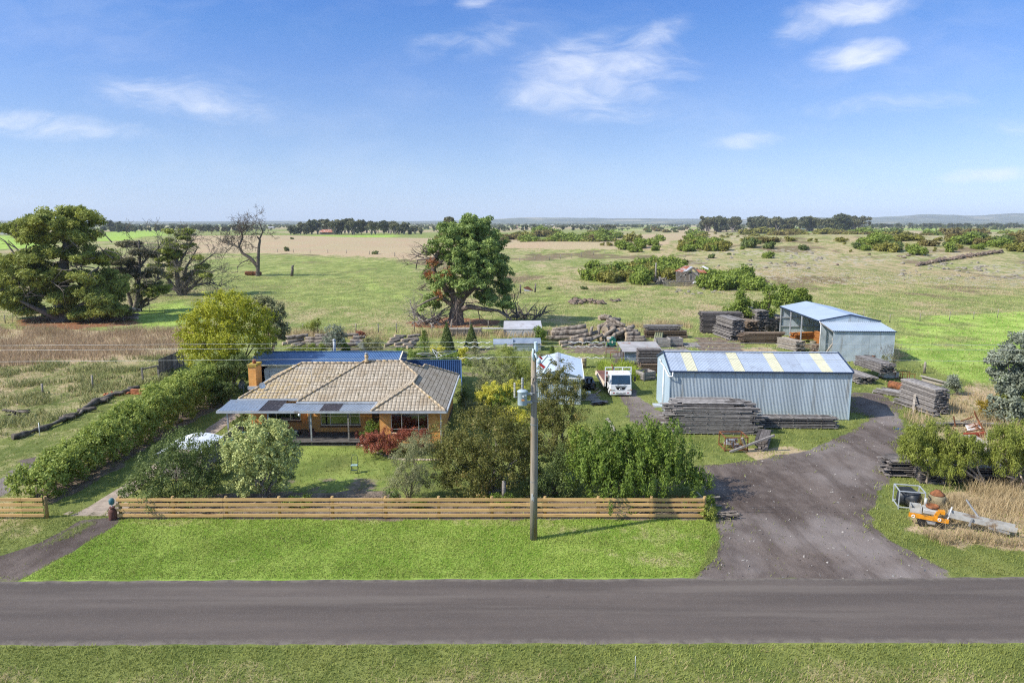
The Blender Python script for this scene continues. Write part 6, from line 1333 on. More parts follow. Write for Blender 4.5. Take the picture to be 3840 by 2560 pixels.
def grow(b, rng, p, d, L, r, depth, spread=.55, up=.15, kids=3, taper=.6, wob=.25, seg=4, minr=.006, tips=None, crook=0.):
    """recursive limb"""
    pts = [Vector(p)]; d = Vector(d).normalized(); rad = [r]
    for i in range(seg):
        d = (d + Vector((rng.uniform(-wob, wob), rng.uniform(-wob, wob), rng.uniform(-wob, wob) + up * .4))).normalized()
        pts.append(pts[-1] + d * (L / seg)); rad.append(max(minr, r * (1 - (1 - taper) * (i + 1) / seg)))
    b.tube(pts, rad, 8 if r > .15 else 6 if r > .05 else 4, cap=False)
    if tips is not None and depth <= 1: tips.append(pts[-1].copy())
    if depth <= 0: return
    for k in range(kids):
        t = rng.uniform(.35, 1) if k else 1.; i = min(seg - 1, int(t * seg)); q = pts[i].lerp(pts[i + 1], t * seg - i) if t < 1 else pts[-1]
        ax = d.orthogonal().normalized(); ax.rotate(Matrix.Rotation(rng.uniform(0, math.tau), 3, d))
        nd = (d * (1 - spread) + ax * spread * rng.uniform(.6, 1.3) + Vector((0, 0, up))).normalized()
        grow(b, rng, q, nd, L * rng.uniform(.55, .85), rad[i + (1 if t == 1 else 0)] * rng.uniform(.5, .72), depth - 1, spread, up, kids, taper, wob, seg, minr, tips)
M_BK = mat('brown_bark', (.16, .12, .09), .92, var=.4, scale=3, stretch=(3, 3, .7), dirt=(.07, .055, .045), dirt_amt=.4, bump=.03, bscale=14)
M_GBK = mat('grey_bark', (.25, .22, .19), .92, var=.35, scale=3, stretch=(3, 3, .7), dirt=(.12, .10, .08), dirt_amt=.35, bump=.03, bscale=14)
M_PBK = mat('pale_gum_bark', (.42, .33, .25), .85, var=.3, scale=2, stretch=(3, 3, .6), dirt=(.20, .13, .08), dirt_amt=.35)
M_DEAD = mat('dead_branch', (.15, .125, .105), .92, var=.35, scale=2, dirt=(.07, .06, .05), dirt_amt=.35)
L_OLIVE = leafmat('leaf_olive', (.052, .064, .014), (.170, .170, .050), c2=(.25, .17, .07))
L_DARK = leafmat('leaf_dark', (.045, .075, .022), (.140, .185, .060))
L_GREEN = leafmat('leaf_green', (.030, .062, .010), (.165, .240, .042))
L_PALE = leafmat('leaf_pale', (.175, .22, .080), (.37, .42, .18), .2)
L_GREY = leafmat('leaf_greygreen', (.105, .120, .060), (.24, .255, .135))
L_YEL = leafmat('leaf_yellow', (.25, .27, .03), (.52, .50, .09))
L_WATTLE = leafmat('leaf_wattle', (.130, .165, .012), (.345, .365, .035))
L_HEDGE = leafmat('leaf_hedge', (.105, .150, .030), (.265, .330, .080), c2=(.32, .34, .10))
L_RED = leafmat('leaf_red', (.15, .045, .028), (.27, .095, .06), .2, c2=(.14, .13, .05))
L_CYP = leafmat('leaf_cypress', (.080, .115, .028), (.275, .315, .075), .25)
L_CYP2 = leafmat('leaf_cypress_dead', (.07, .075, .04), (.14, .14, .08), .2)
L_PINE = leafmat('leaf_pine', (.065, .115, .030), (.230, .310, .095), .25)
L_GUM = leafmat('leaf_gum', (.085, .115, .022), (.235, .275, .060), .3)
L_SILV = leafmat('leaf_silver', (.080, .100, .075), (.225, .265, .215), .2)
L_SCRUB = leafmat('leaf_scrub', (.085, .100, .020), (.215, .215, .052), .25)
L_SCRUBG = leafmat('leaf_scrub_green', (.075, .120, .020), (.195, .260, .050), .25)
L_FAR = leafmat('leaf_far', (.065, .078, .038), (.150, .155, .085), .2)

def px_blobs(y, L, ry=None):
    """blobs surveyed from the photo: (px, py, half width px, half height px, depth offset m)"""
    o = []
    for q in L:
        px, py, rx, rz = q[:4]; dy = q[4] if len(q) > 4 else 0.; c = AT(px, py, y + dy); s = SC(y + dy, c.z)
        o.append((c.x, c.y, c.z, rx * s, (ry or (rx * s * .8 + rz * s * .2)) if len(q) < 6 else q[5], rz * s))
    return o
def plant(name, label, cat, base, blobs, n, size, mt, group=None, trunk=None, bark=None, part='foliage', extra=None, **kw):
    t = thing(name, label, cat, base, 0, group); f = foliage(blobs, n, size, **kw)
    add_fol(part, [f] + (extra or []), mt, t, base)
    if trunk is not None: trunk.part('stems' if part == 'foliage' else 'trunk', bark or M_BK, t, True)
    return t
def stems(base, tops, r, seed=0, n=6, wob=.12):
    rg = random.Random(seed); b = MB(); base = Vector(base)
    for tp in tops:
        tp = Vector(tp); p0 = base + Vector((rg.uniform(-1, 1) * r * 2, rg.uniform(-1, 1) * r * 2, 0)); pts = []; rad = []
        for i in range(n):
            t = i / (n - 1); q = p0.lerp(tp, t); q.z = p0.z + (tp.z - p0.z) * t ** .8; q += Vector((rg.uniform(-wob, wob), rg.uniform(-wob, wob), 0)) * (t * (1 - t) * 4); pts.append(q); rad.append(r * (1 - .75 * t))
        b.tube(pts, rad, 7, cap=False)
    return b
def tops_of(blobs, k, seed=0, f=.35):
    rg = random.Random(seed); return [(b[0] + rg.uniform(-f, f) * b[3], b[1] + rg.uniform(-f, f) * b[4], b[2] + rg.uniform(-.5, .3) * b[5]) for b in [blobs[i % len(blobs)] for i in range(k)]]

def front_shrubs():
    y = 37.2
    bl = px_blobs(y, [(640, 1760, 110, 95), (740, 1740, 85, 105, .8), (560, 1800, 75, 65, -.3), (680, 1680, 80, 60, 1.2), (790, 1800, 70, 70, .2), (500, 1830, 40, 40, -.5), (650, 1840, 160, 40, -.2)])
    plant('garden_shrub', 'dark glossy green shrub in front of the curved cubby roof', 'shrub', (AT(650, 1870, y).x, y, 0), bl, 22000, .11, L_DARK, clump=.28, seed=1, trunk=stems((AT(660, 1880, y).x, y, 0), tops_of(bl, 9, 1), .04, 1))
    bl = px_blobs(37.6, [(970, 1680, 115, 95), (1020, 1640, 70, 65, .8), (920, 1740, 70, 70, -.3), (1060, 1720, 60, 85, .4), (1000, 1750, 90, 60), (890, 1690, 45, 60, .2), (930, 1820, 80, 35, .2), (1050, 1800, 45, 40, .5)])
    plant('round_tree', 'round pale cream-green leaved tree behind the front fence', 'tree', (AT(985, 1885, 37.6).x, 37.6, 0), bl, 23000, .125, L_PALE, part='crown', clump=.22, seed=2, inner=.12, aspect=.6, trunk=stems((AT(985, 1885, 37.6).x, 37.6, 0), tops_of(bl[:6], 13, 2), .055, 2, wob=.3), bark=M_GBK)
    bl = px_blobs(37.4, [(1525, 1750, 55, 85), (1580, 1700, 45, 75, .6), (1500, 1810, 45, 60), (1570, 1810, 55, 65, .2)])
    plant('wispy_shrub', 'wispy grey green shrub left of the big olive bush', 'shrub', (AT(1535, 1880, 37.4).x, 37.4, 0), bl, 11000, .10, L_GREY, clump=.26, aspect=.3, seed=3, inner=.4, sweep=(0, 0, 1), sw=.55, trunk=stems((AT(1535, 1880, 37.4).x, 37.4, 0), tops_of(bl, 9, 3), .03, 3))
    bl = px_blobs(38.8, [(1800, 1660, 165, 110), (1740, 1740, 110, 100, -.5), (1900, 1720, 130, 110, .3), (1690, 1700, 75, 90, -.2), (1960, 1690, 80, 85, .4), (1830, 1580, 100, 55, 1.2), (1780, 1810, 150, 50, -.3), (1990, 1760, 50, 60, .6)])
    plant('olive_bush', 'huge rounded olive brown bush left of the power pole', 'bush', (AT(1830, 1850, 38.8).x, 38.8, 0), bl, 34000, .12, L_OLIVE, clump=.3, seed=4, inner=.15, trunk=stems((AT(1830, 1860, 38.6).x, 38.6, 0), tops_of(bl, 16, 4), .06, 4, wob=.4), bark=M_GBK)
    bl = px_blobs(41.5, [(2085, 1500, 95, 95), (2120, 1600, 85, 100, -.4), (2060, 1420, 55, 55, .6), (2150, 1480, 50, 60, .4), (2100, 1700, 80, 70, -.8), (2020, 1580, 60, 90, .2), (2110, 1390, 35, 40, .4)])
    plant('tall_shrub', 'tall thin leaved grey olive shrub right behind the power pole', 'shrub', (AT(2090, 1800, 41.5).x, 41.5, 0), bl, 22000, .10, L_OLIVE, clump=.26, seed=5, inner=.45, cden=.8, lump=.4, trunk=stems((AT(2090, 1790, 41.5).x, 41.5, 0), tops_of(bl, 16, 5), .04, 5, wob=.25), bark=M_GBK)
    bl = px_blobs(38.2, [(2060, 1790, 70, 75), (2110, 1830, 50, 45, -.2), (2000, 1840, 40, 40, -.2), (2110, 1730, 40, 60, .4)])
    plant('dark_shrub', 'dark blue green shrub between the pole and the big green bush', 'shrub', (AT(2070, 1870, 38.2).x, 38.2, 0), bl, 9000, .10, L_DARK, clump=.26, seed=6, trunk=stems((AT(2070, 1870, 38.2).x, 38.2, 0), tops_of(bl, 6, 6), .03, 6))
    bl = px_blobs(39.6, [(2165, 1640, 38, 45), (2160, 1690, 34, 40), (2190, 1620, 24, 30, .2)])
    plant('light_shrub', 'light yellow green upright shrub behind the left edge of the big green bush', 'shrub', (AT(2165, 1800, 39.6).x, 39.6, 0), bl, 4500, .10, leafmat('leaf_light', (.13, .18, .035), (.28, .33, .09)), clump=.2, seed=7, trunk=stems((AT(2165, 1800, 39.6).x, 39.6, 0), tops_of(bl, 5, 7), .03, 7))
    bl = px_blobs(37.8, [(2300, 1730, 130, 95), (2430, 1720, 130, 110, .3), (2540, 1770, 95, 90, .2), (2230, 1780, 85, 80, -.3), (2370, 1660, 90, 65, .9), (2480, 1650, 75, 55, 1.0), (2360, 1800, 190, 60, -.4), (2610, 1790, 50, 50, .3), (2200, 1720, 60, 70, .3)])
    plant('green_bush', 'big bright green bush with upright leafy shoots behind the fence end', 'bush', (AT(2400, 1860, 37.8).x, 37.8, 0), bl, 38000, .165, L_GREEN, clump=.22, aspect=.4, seed=8, inner=.15, lump=.6, cden=.62, sweep=(0, 0, 1), sw=.55, flat=2.4, trunk=stems((AT(2400, 1870, 37.8).x, 37.8, 0), tops_of(bl, 18, 8), .05, 8, wob=.3), bark=M_PBK)
    # red hedge bed
    y = 45.2
    bl = px_blobs(y, [(1390, 1655, 45, 32), (1440, 1650, 50, 38), (1500, 1645, 50, 34, .2), (1560, 1640, 40, 30, .3), (1600, 1638, 20, 26, .3), (1420, 1675, 55, 24, -.3)])
    plant('red_hedge', 'low russet red leaved hedge in front of the right hand window', 'hedge', (AT(1470, 1690, y).x, y, 0), bl, 15000, .085, L_RED, clump=.2, seed=9, sweep=(0, 0, 1), sw=.3, trunk=stems((AT(1450, 1690, y).x, y, 0), tops_of(bl, 10, 9), .02, 9))
    bl = px_blobs(47.2, [(1400, 1610, 25, 25), (1375, 1620, 22, 16), (1430, 1625, 18, 14), (1382, 1590, 8, 20)])
    plant('young_shrub', 'small fresh green shrub beside the front door', 'shrub', (AT(1400, 1650, 46.6).x, 46.6, 0), bl, 2500, .09, L_GREEN, clump=.16, seed=10, trunk=stems((AT(1400, 1650, 46.6).x, 46.6, 0), tops_of(bl, 5, 10), .02, 10))
    bl = px_blobs(43.2, [(1550, 1665, 26, 50), (1560, 1700, 30, 30)])
    plant('grey_shrub', 'thin grey shrub rising in front of the red hedge', 'shrub', (AT(1555, 1740, 43.2).x, 43.2, 0), bl, 2600, .08, L_GREY, clump=.2, inner=.5, seed=11, sweep=(0, 0, 1), sw=.6, aspect=.3, trunk=stems((AT(1555, 1740, 43.2).x, 43.2, 0), tops_of(bl, 6, 11), .02, 11))
    bl = px_blobs(50.5, [(905, 1575, 28, 32), (890, 1600, 24, 26), (920, 1610, 22, 20)])
    plant('glossy_shrub', 'dark glossy camellia like shrub at the left end of the house', 'shrub', (AT(905, 1640, 49.3).x, 49.3, 0), bl, 3500, .11, L_DARK, clump=.2, seed=12, trunk=stems((AT(905, 1640, 49.3).x, 49.3, 0), tops_of(bl, 5, 12), .03, 12))
    # weeds and twigs along the front bed
    for i, (px, py, r, h, mt, lb) in enumerate(((1090, 1888, 26, 18, L_GREEN, 'low green weed clump behind the fence under the pale tree'), (1140, 1880, 30, 22, L_GREEN, 'low green plant behind the fence left of the twigs'), (1470, 1868, 26, 40, L_DARK, 'dark young shrub behind the fence below the wispy shrub'), (1560, 1885, 40, 20, L_GREEN, 'low green sprig clump behind the fence below the olive bush'), (1880, 1880, 50, 26, L_GREEN, 'low leafy clump behind the fence left of the pole'), (2020, 1890, 30, 22, L_GREY, 'grey tufted plant behind the fence right of the pole'), (2650, 1920, 36, 26, L_GUM, 'yellow green weed clump at the fence end'), (2660, 1885, 24, 24, L_GREEN, 'green weed clump behind the fence end'))):
        c = G(px, py + h); y = c.y; bl = px_blobs(y, [(px, py, r, h), (px + r * .5, py + h * .3, r * .6, h * .7)]); plant('weed_clump', lb, 'plant', c, bl, 1300, .09, mt, clump=.16, seed=40 + i)
    rg = random.Random(5)
    for k, (x0, x1, lb) in enumerate(((1180, 1470, 'tangle of bare grey twigs behind the fence below the lawn'), (1960, 2180, 'tangle of dry twigs behind the fence near the pole'), (2440, 2600, 'red brown dry twigs under the big green bush'), (1690, 1760, 'bare twigs under the left of the olive bush'))):
        b = MB(); c = G((x0 + x1) / 2, 1885)
        for i in range(int((x1 - x0) * .45)):
            q = G(rg.uniform(x0, x1), rg.uniform(1862, 1915)); d = Vector((rg.uniform(-1, 1), rg.uniform(-.4, .4), rg.uniform(.05, .7))); L = rg.uniform(.25, .8); m_ = q + d * L * .5 + Vector((0, 0, .08)); b.tube([q, m_, q + d * L + Vector((rg.uniform(-.1, .1), 0, -.06))], [.014, .01, .005], 4)
        b.solo('twig_tangle', M_DEAD if k != 2 else M_RUST, lb, 'twigs', c)
front_shrubs()

def hedge():
    ys = np.arange(37.3, 66, .8); bl = []; rg = random.Random(3)
    for y in ys:
        f = (y - 37.3) / 28; h = 1.75 + 1.25 * min(1, f * 1.9); x0 = -27.2 + .3 * f; x1 = -24.85 + .25 * f
        for k in range(2):
            bl.append((x0 + (x1 - x0) * (.3 + .42 * k) + rg.uniform(-.1, .1), y, h * .52 + rg.uniform(-.1, .1), .82, .75, h * (.52 + rg.uniform(-.05, .06))))
    t = thing('hedge', 'long clipped olive green hedge running beside the house drive', 'hedge', (-26, 50, 0))
    add_fol('foliage', [foliage(bl, 105000, .16, clump=.28, seed=20, inner=.10, lump=.14, aspect=.55)], L_HEDGE, t, (-26, 50, 0))
    b = MB()
    for y in ys: b.tube([(-25.9, y, 0), (-25.8, y + .1, 1.0), (-26, y, 1.7)], [.06, .05, .02], 6, cap=False)
    b.part('stems', M_BK, t, True)
hedge()

def mid_garden():
    # shrubs right of the house, back to front
    def sh(label, px, py, base_y, L, n, size, mt, seed, name='shrub', cat='shrub', **kw):
        c = G(px, py); y = c.y; bl = px_blobs(y, L); kw.setdefault('clump', .3)
        return plant(name, label, cat, c, bl, n, size, mt, seed=seed, trunk=stems(c, tops_of(bl, 7, seed), .04, seed), **kw)
    sh('loose brown green shrub right of the blue fence', 1870, 1490, 0, [(1860, 1400, 75, 55), (1800, 1370, 50, 50, .6), (1900, 1450, 50, 40, -.4), (1830, 1450, 60, 40)], 9000, .12, L_GREY, 60, inner=.35)
    sh('olive green leafy shrub right of the house', 1935, 1480, 0, [(1930, 1390, 55, 50), (1960, 1420, 45, 45, -.2), (1900, 1340, 45, 40, .7)], 7000, .12, L_GUM, 61)
    sh('dark feathery shrub in front of the silver tank', 2010, 1420, 0, [(2000, 1350, 55, 42), (2050, 1380, 50, 40), (1985, 1390, 40, 40)], 6500, .12, L_DARK, 62, aspect=.25, sweep=(0, 0, 1), sw=.6)
    sh('bright yellow shrub right of the house corner', 1845, 1545, 0, [(1850, 1475, 50, 38), (1820, 1500, 35, 35), (1910, 1480, 40, 40, .2), (1935, 1455, 30, 30, .3)], 8500, .11, L_YEL, 63, clump=.22)
    sh('rounded mid green shrub between the yellow shrubs', 1890, 1550, 0, [(1885, 1500, 40, 45), (1870, 1530, 40, 30)], 5200, .11, L_GREEN, 64, clump=.22)
    sh('yellow shrub left of the pole above the olive bush', 1925, 1610, 0, [(1915, 1560, 55, 28), (1960, 1575, 35, 30, .2), (1880, 1575, 30, 20)], 6000, .11, L_YEL, 65, clump=.2)
    sh('grey green shrub at the left foot of the yellow shrubs', 1760, 1560, 0, [(1765, 1530, 30, 30), (1745, 1545, 22, 20)], 2500, .10, L_GREY, 66)
    sh('dark shrub against the right wall of the house', 1745, 1520, 0, [(1735, 1480, 22, 32), (1745, 1505, 24, 22)], 2500, .11, L_DARK, 67)
    for i, (px, py, lb) in enumerate(((1810, 1480, 'spiky strap leaved plant by the house corner path'), (1640, 1330, 'spiky strap leaved plant behind the blue garage end'), (1715, 1330, 'spiky strap leaved plant right of the middle conifer'), (1500, 1318, 'spiky strap leaved plant left of the norfolk pine'), (1815, 1500, 'lower strap leaved plant by the yellow shrub'))):
        c = G(px, py + 14); rng = np.random.default_rng(i); V = []; n_ = 90
        for k in range(n_):
            a = rng.uniform(0, math.tau); d = np.array([math.cos(a), math.sin(a), 0]); L = rng.uniform(.7, 1.3); w_ = np.array([-d[1], d[0], 0]) * .045; p0 = np.array(c) + d * .05; p1 = p0 + d * L * .35 + [0, 0, L * .75]; p2 = p0 + d * L * .85 + [0, 0, L * .55]
            V += [p0 - w_, p0 + w_, p1 + w_, p1 - w_, p1 - w_, p1 + w_, p2 + w_ * .1, p2 - w_ * .1]
        V = np.array(V) - np.array(c); o = link('strap_leaf_plant', np_mesh('strap_leaf_plant', V, np.arange(len(V)).reshape(-1, 4), L_GREEN if i != 0 else L_GUM, attrs={'v': np.repeat(rng.random(n_), 8)}), None, c); WL[o.name] = c; tag(o, lb, 'plant', 'strap leaved plants')
    # conifers
    def cone(label, px, py, top, wpx, n, mt, seed, name='conifer', size=.14, tiers=0):
        c = G(px, py); s = SC(c.y); zt = AT(px, top, c.y).z; r = wpx * s / 2; t = thing(name, label, 'tree', c); rng = np.random.default_rng(seed)
        if tiers:
            P, O, v = [], [], []; br = MB(); br.tube([c, (c.x, c.y, zt)], [.06, .02], 6)
            for k in range(tiers):
                z = zt * (.12 + .86 * k / tiers); rr = r * (1 - .8 * k / tiers)
                for j in range(7):
                    a = j * math.tau / 7 + k * .5; d = np.array([math.cos(a), math.sin(a), .28]); m = int(n / tiers / 7); u = rng.random(m) ** .6
                    P.append(np.array(c) + [0, 0, z] + d * (u * rr)[:, None] + rng.normal(size=(m, 3)) * .05); O.append(np.tile([0, 0, 1.], (m, 1))); v.append(rng.random(m))
            f = leaf_quads(rng, np.concatenate(P), np.concatenate(O), size, .45, .8, None, 0, np.concatenate(v))
        else:
            m = n; h = 1 - rng.random(m) ** .55; a = rng.random(m) * math.tau; rr = r * (1 - h) ** .85 * (.72 + .28 * rng.random(m) + .12 * np.sin(a * 7 + h * 30)); z = h * zt * .98 + .08
            P = np.stack([c.x + rr * np.cos(a), c.y + rr * np.sin(a), z], 1); O = nrmz(np.stack([np.cos(a), np.sin(a), np.full(m, .5)], 1)); f = leaf_quads(rng, P, O, size, .5, .6, (0, 0, 1), .3, np.clip(.5 * rng.random(m) + .5 * vnoise(a * 3, z * 4, 3), 0, 1)); br = MB().tube([c, (c.x, c.y, zt * .9)], [.08, .01], 6)
        add_fol('crown', [f], mt, t, c); br.part('trunk', M_BK, t, True)
    cone('dark green cone shaped conifer behind the blue fence', 1676, 1318, 1206, 64, 6500, L_DARK, 70); cone('dark green cone shaped conifer left of the low shelter', 1768, 1312, 1215, 60, 6500, L_DARK, 71)
    cone('tiered young norfolk pine left of the conifers', 1592, 1320, 1232, 52, 2600, L_GREEN, 72, 'norfolk_pine', .13, 9); cone('small tiered norfolk pine left of the white shed', 2070, 1330, 1292, 26, 1200, L_GREEN, 73, 'norfolk_pine', .12, 7)
    cone('soft pale green young conifer behind the clothes hoist', 1782, 1335, 1268, 40, 2500, L_GREY, 74, 'conifer', .12, 8)
    back = [('small round green bush in front of the low shelter', 2026, 1290, [(2024, 1255, 28, 24), (2028, 1272, 26, 18)], L_GREEN, 3500), ('silver leaved young gum behind the blue garage', 1245, 1320, [(1255, 1250, 34, 28), (1245, 1290, 38, 32), (1275, 1275, 24, 30)], L_SILV, 4500), ('rounded grey green shrub behind the garage ridge', 1395, 1322, [(1395, 1292, 42, 20), (1420, 1300, 26, 18), (1365, 1300, 20, 16)], L_GREY, 4000), ('yellow green shrub left of the silver gum', 1180, 1255, [(1165, 1228, 26, 20), (1185, 1215, 18, 20)], L_GUM, 2200), ('green shrub right of the silver gum', 1290, 1318, [(1295, 1300, 22, 18), (1285, 1285, 16, 14)], L_GREEN, 2200), ('bright green low shrub behind the garage roof edge', 1110, 1330, [(1130, 1312, 40, 16), (1180, 1305, 36, 18), (1085, 1318, 24, 10)], L_GUM, 4200), ('yellow green shrub at the end of the blue garage', 1642, 1345, [(1640, 1315, 26, 16), (1655, 1325, 18, 14)], L_YEL, 2300), ('green garden shrub behind the clothes hoist', 1590, 1345, [(1560, 1330, 34, 14), (1600, 1335, 30, 14), (1620, 1325, 20, 16)], L_GREEN, 3000), ('yellow shrub right of the clothes hoist', 1738, 1352, [(1738, 1325, 16, 20), (1730, 1340, 20, 14)], L_YEL, 2000), ('reddish thin shrub behind the garage', 1350, 1290, [(1352, 1262, 22, 18), (1340, 1275, 18, 12)], L_RED, 1300), ('leafy green mass right of the hoist', 1690, 1370, [(1690, 1340, 30, 14), (1655, 1345, 24, 12), (1760, 1365, 22, 22)], L_GREEN, 3000)]
    for i, (lb, px, py, L, mt, n_) in enumerate(back): sh(lb, px, py, 0, L, n_, .15, mt, 80 + i)
    # wattle and friends
    c = G(850, 1395); y = 64.5; bl = px_blobs(y, [(845, 1190, 120, 85), (780, 1240, 100, 85, -.6), (930, 1230, 95, 85, .2), (850, 1290, 150, 75, -.8), (870, 1150, 70, 50, .5), (740, 1270, 55, 60, -.4), (985, 1270, 45, 60, .4), (800, 1330, 100, 50, -1)])
    plant('wattle_tree', 'big rounded yellow green wattle tree behind the red shed', 'tree', (AT(850, 1420, y).x, y, 0), bl, 30000, .17, L_WATTLE, part='crown', clump=.42, seed=100, inner=.08, aspect=.6, lump=.2, trunk=stems((AT(850, 1420, y).x, y, 0), tops_of(bl, 10, 100), .12, 100, wob=.4))
    y = 70; bl = px_blobs(y, [(1010, 1180, 50, 50), (1030, 1220, 38, 55), (985, 1150, 40, 35, .5), (1040, 1260, 26, 30)])
    plant('grey_green_tree', 'loose grey green tree tucked behind the yellow wattle', 'tree', (AT(1010, 1380, y).x, y, 0), bl, 9000, .2, L_GREY, part='crown', clump=.4, seed=101, trunk=stems((AT(1010, 1380, y).x, y, 0), tops_of(bl, 6, 101), .1, 101))
    y = 60; bl = px_blobs(y, [(860, 1390, 45, 40), (900, 1370, 40, 45, .5), (820, 1480, 40, 30, -2), (845, 1465, 34, 34, -2)])
    plant('garden_tree', 'dark green small tree at the hedge end by the red shed', 'tree', (AT(860, 1500, y).x, y, 0), bl[:2], 5000, .14, L_DARK, part='crown', clump=.3, seed=102, trunk=stems((AT(860, 1500, y).x, y, 0), tops_of(bl[:2], 5, 102), .06, 102))
    plant('broadleaf_shrub', 'dark green broad leaved shrub at the end of the hedge', 'shrub', (AT(835, 1510, 58).x, 58, 0), bl[2:], 5000, .14, L_DARK, clump=.26, seed=103, trunk=stems((AT(835, 1510, 58).x, 58, 0), tops_of(bl[2:], 5, 103), .04, 103))
mid_garden()

def right_trees():
    for i, (lb, px, py, L, bark_lean) in enumerate((('left small gum with a dense drooping crown over the dark boards', 3475, 1850, [(3440, 1655, 60, 55), (3500, 1640, 55, 55, .4), (3470, 1710, 75, 50), (3420, 1690, 40, 45, -.2), (3530, 1700, 40, 45)], 0), ('middle small gum with a dense drooping crown', 3690, 1825, [(3605, 1670, 50, 45), (3640, 1690, 45, 45, .2), (3600, 1730, 55, 40), (3560, 1720, 30, 40), (3545, 1770, 34, 24, -.6)], -1), ('right small gum with the widest drooping crown at the photo edge', 3800, 1820, [(3770, 1660, 70, 55), (3830, 1640, 70, 60, .3), (3760, 1730, 65, 50, -.2), (3840, 1730, 70, 55), (3900, 1690, 60, 60), (3720, 1720, 30, 36)], 1))):
        y = (40.2, 39.6, 39.4)[i]; bl = px_blobs(y, L); base = (AT(px, py, y).x, y, 0)
        tr = stems(base, tops_of(bl, 4, 200 + i), .08, 200 + i, wob=.4)
        plant('gum_tree', lb, 'tree', base, bl, (15000, 12000, 19000)[i], .17, L_GUM, 'small gums at the right', tr, M_PBK, 'crown', clump=.26, seed=200 + i, aspect=.22, sweep=(0, 0, -1), sw=.6, inner=.2, flat=1.3)
    y = 54; bl = px_blobs(y, [(3790, 1370, 70, 75), (3840, 1310, 60, 65), (3760, 1430, 45, 45), (3850, 1450, 80, 90), (3790, 1540, 70, 70, -1), (3850, 1580, 60, 50, -1), (3900, 1380, 80, 100)])
    base = (AT(3850, 1660, y).x, y, 0); t = thing('silver_gum', 'tall silver leaved gum at the right edge of the photo', 'tree', base)
    add_fol('crown', [foliage(bl, 26000, .2, clump=.42, seed=210, inner=.2, aspect=.5)], L_SILV, t, base); stems(base, tops_of(bl, 4, 210), .13, 210, wob=.5).part('trunk', M_PBK, t, True)
    bl = px_blobs(53.4, [(3820, 1530, 60, 60), (3770, 1570, 40, 50), (3840, 1600, 50, 40)]); plant('gum_sapling', 'olive green sapling under the silver gum', 'tree', (AT(3800, 1660, 53.4).x, 53.4, 0), bl, 7000, .16, L_GUM, part='crown', clump=.35, seed=211, trunk=stems((AT(3800, 1660, 53.4).x, 53.4, 0), tops_of(bl, 5, 211), .06, 211))
    c = G(3692, 1560); bl = px_blobs(c.y, [(3690, 1530, 22, 24), (3700, 1550, 24, 20), (3680, 1555, 16, 14)]); plant('young_gum', 'small yellow and rust leaved gum left of the silver gum', 'tree', c, bl, 2400, .13, leafmat('leaf_rusty', (.13, .10, .015), (.26, .21, .03), c2=(.3, .22, .02)), part='crown', clump=.24, seed=212, trunk=stems(c, tops_of(bl, 4, 212), .04, 212))
    c = G(3590, 1480); bl = px_blobs(c.y, [(3570, 1425, 20, 26), (3590, 1440, 22, 20), (3555, 1440, 12, 14)]); plant('grey_sapling', 'thin grey leaved sapling in the paddock right of the square stack', 'tree', c, bl, 1500, .16, L_SILV, part='crown', clump=.34, inner=.5, seed=213, trunk=stems(c, tops_of(bl, 4, 213), .04, 213), bark=M_GBK)
    c = G(3332, 1395); b = MB(); rg = random.Random(9)
    for k in range(6): grow(b, rg, c + Vector((rg.uniform(-.2, .2), 0, 0)), (rg.uniform(-.6, .6), rg.uniform(-.3, .3), 1), 1.5, .03, 3, .5, .1, 3, .6, .3)
    t = thing('thorny_shrub', 'bare grey thorny shrub at the right corner of the lean-to', 'shrub', c); b.part('stems', M_DEAD, t, True); bl = px_blobs(c.y, [(3345, 1360, 22, 26), (3325, 1350, 18, 20)]); add_fol('foliage', [foliage(bl, 900, .12, clump=.3, inner=.6, seed=214)], L_GREY, t, c)
    for i, (px, py, L) in enumerate(((2790, 1235, [(2775, 1110, 22, 26), (2760, 1140, 30, 26), (2795, 1150, 30, 30), (2780, 1180, 36, 26), (2740, 1165, 20, 22)]), (2870, 1235, [(2890, 1090, 22, 26), (2880, 1125, 30, 30), (2860, 1150, 34, 26), (2890, 1165, 30, 26)]), (2945, 1195, [(2945, 1090, 18, 20), (2955, 1120, 28, 26), (2930, 1130, 26, 24)]), (3005, 1180, [(2995, 1110, 20, 24), (3015, 1125, 18, 22)]))):
        y = (101, 101, 106, 108)[i]; bl = px_blobs(y, L); base = (AT(px, py, y).x, y, 0)
        plant('young_gum', ('leafy young gum behind the tall four pack stack', 'leafy young gum left of the open shed roof', 'leafy young gum right behind the open shed eave', 'small young gum partly hidden by the shed ridge')[i], 'tree', base, bl, 3600, .30, L_SCRUBG, 'young gums behind the yard', stems(base, tops_of(bl, 5, 220 + i), .09, 220 + i), M_BK, 'crown', clump=.6, seed=220 + i, inner=.35, top=-.3)
right_trees()

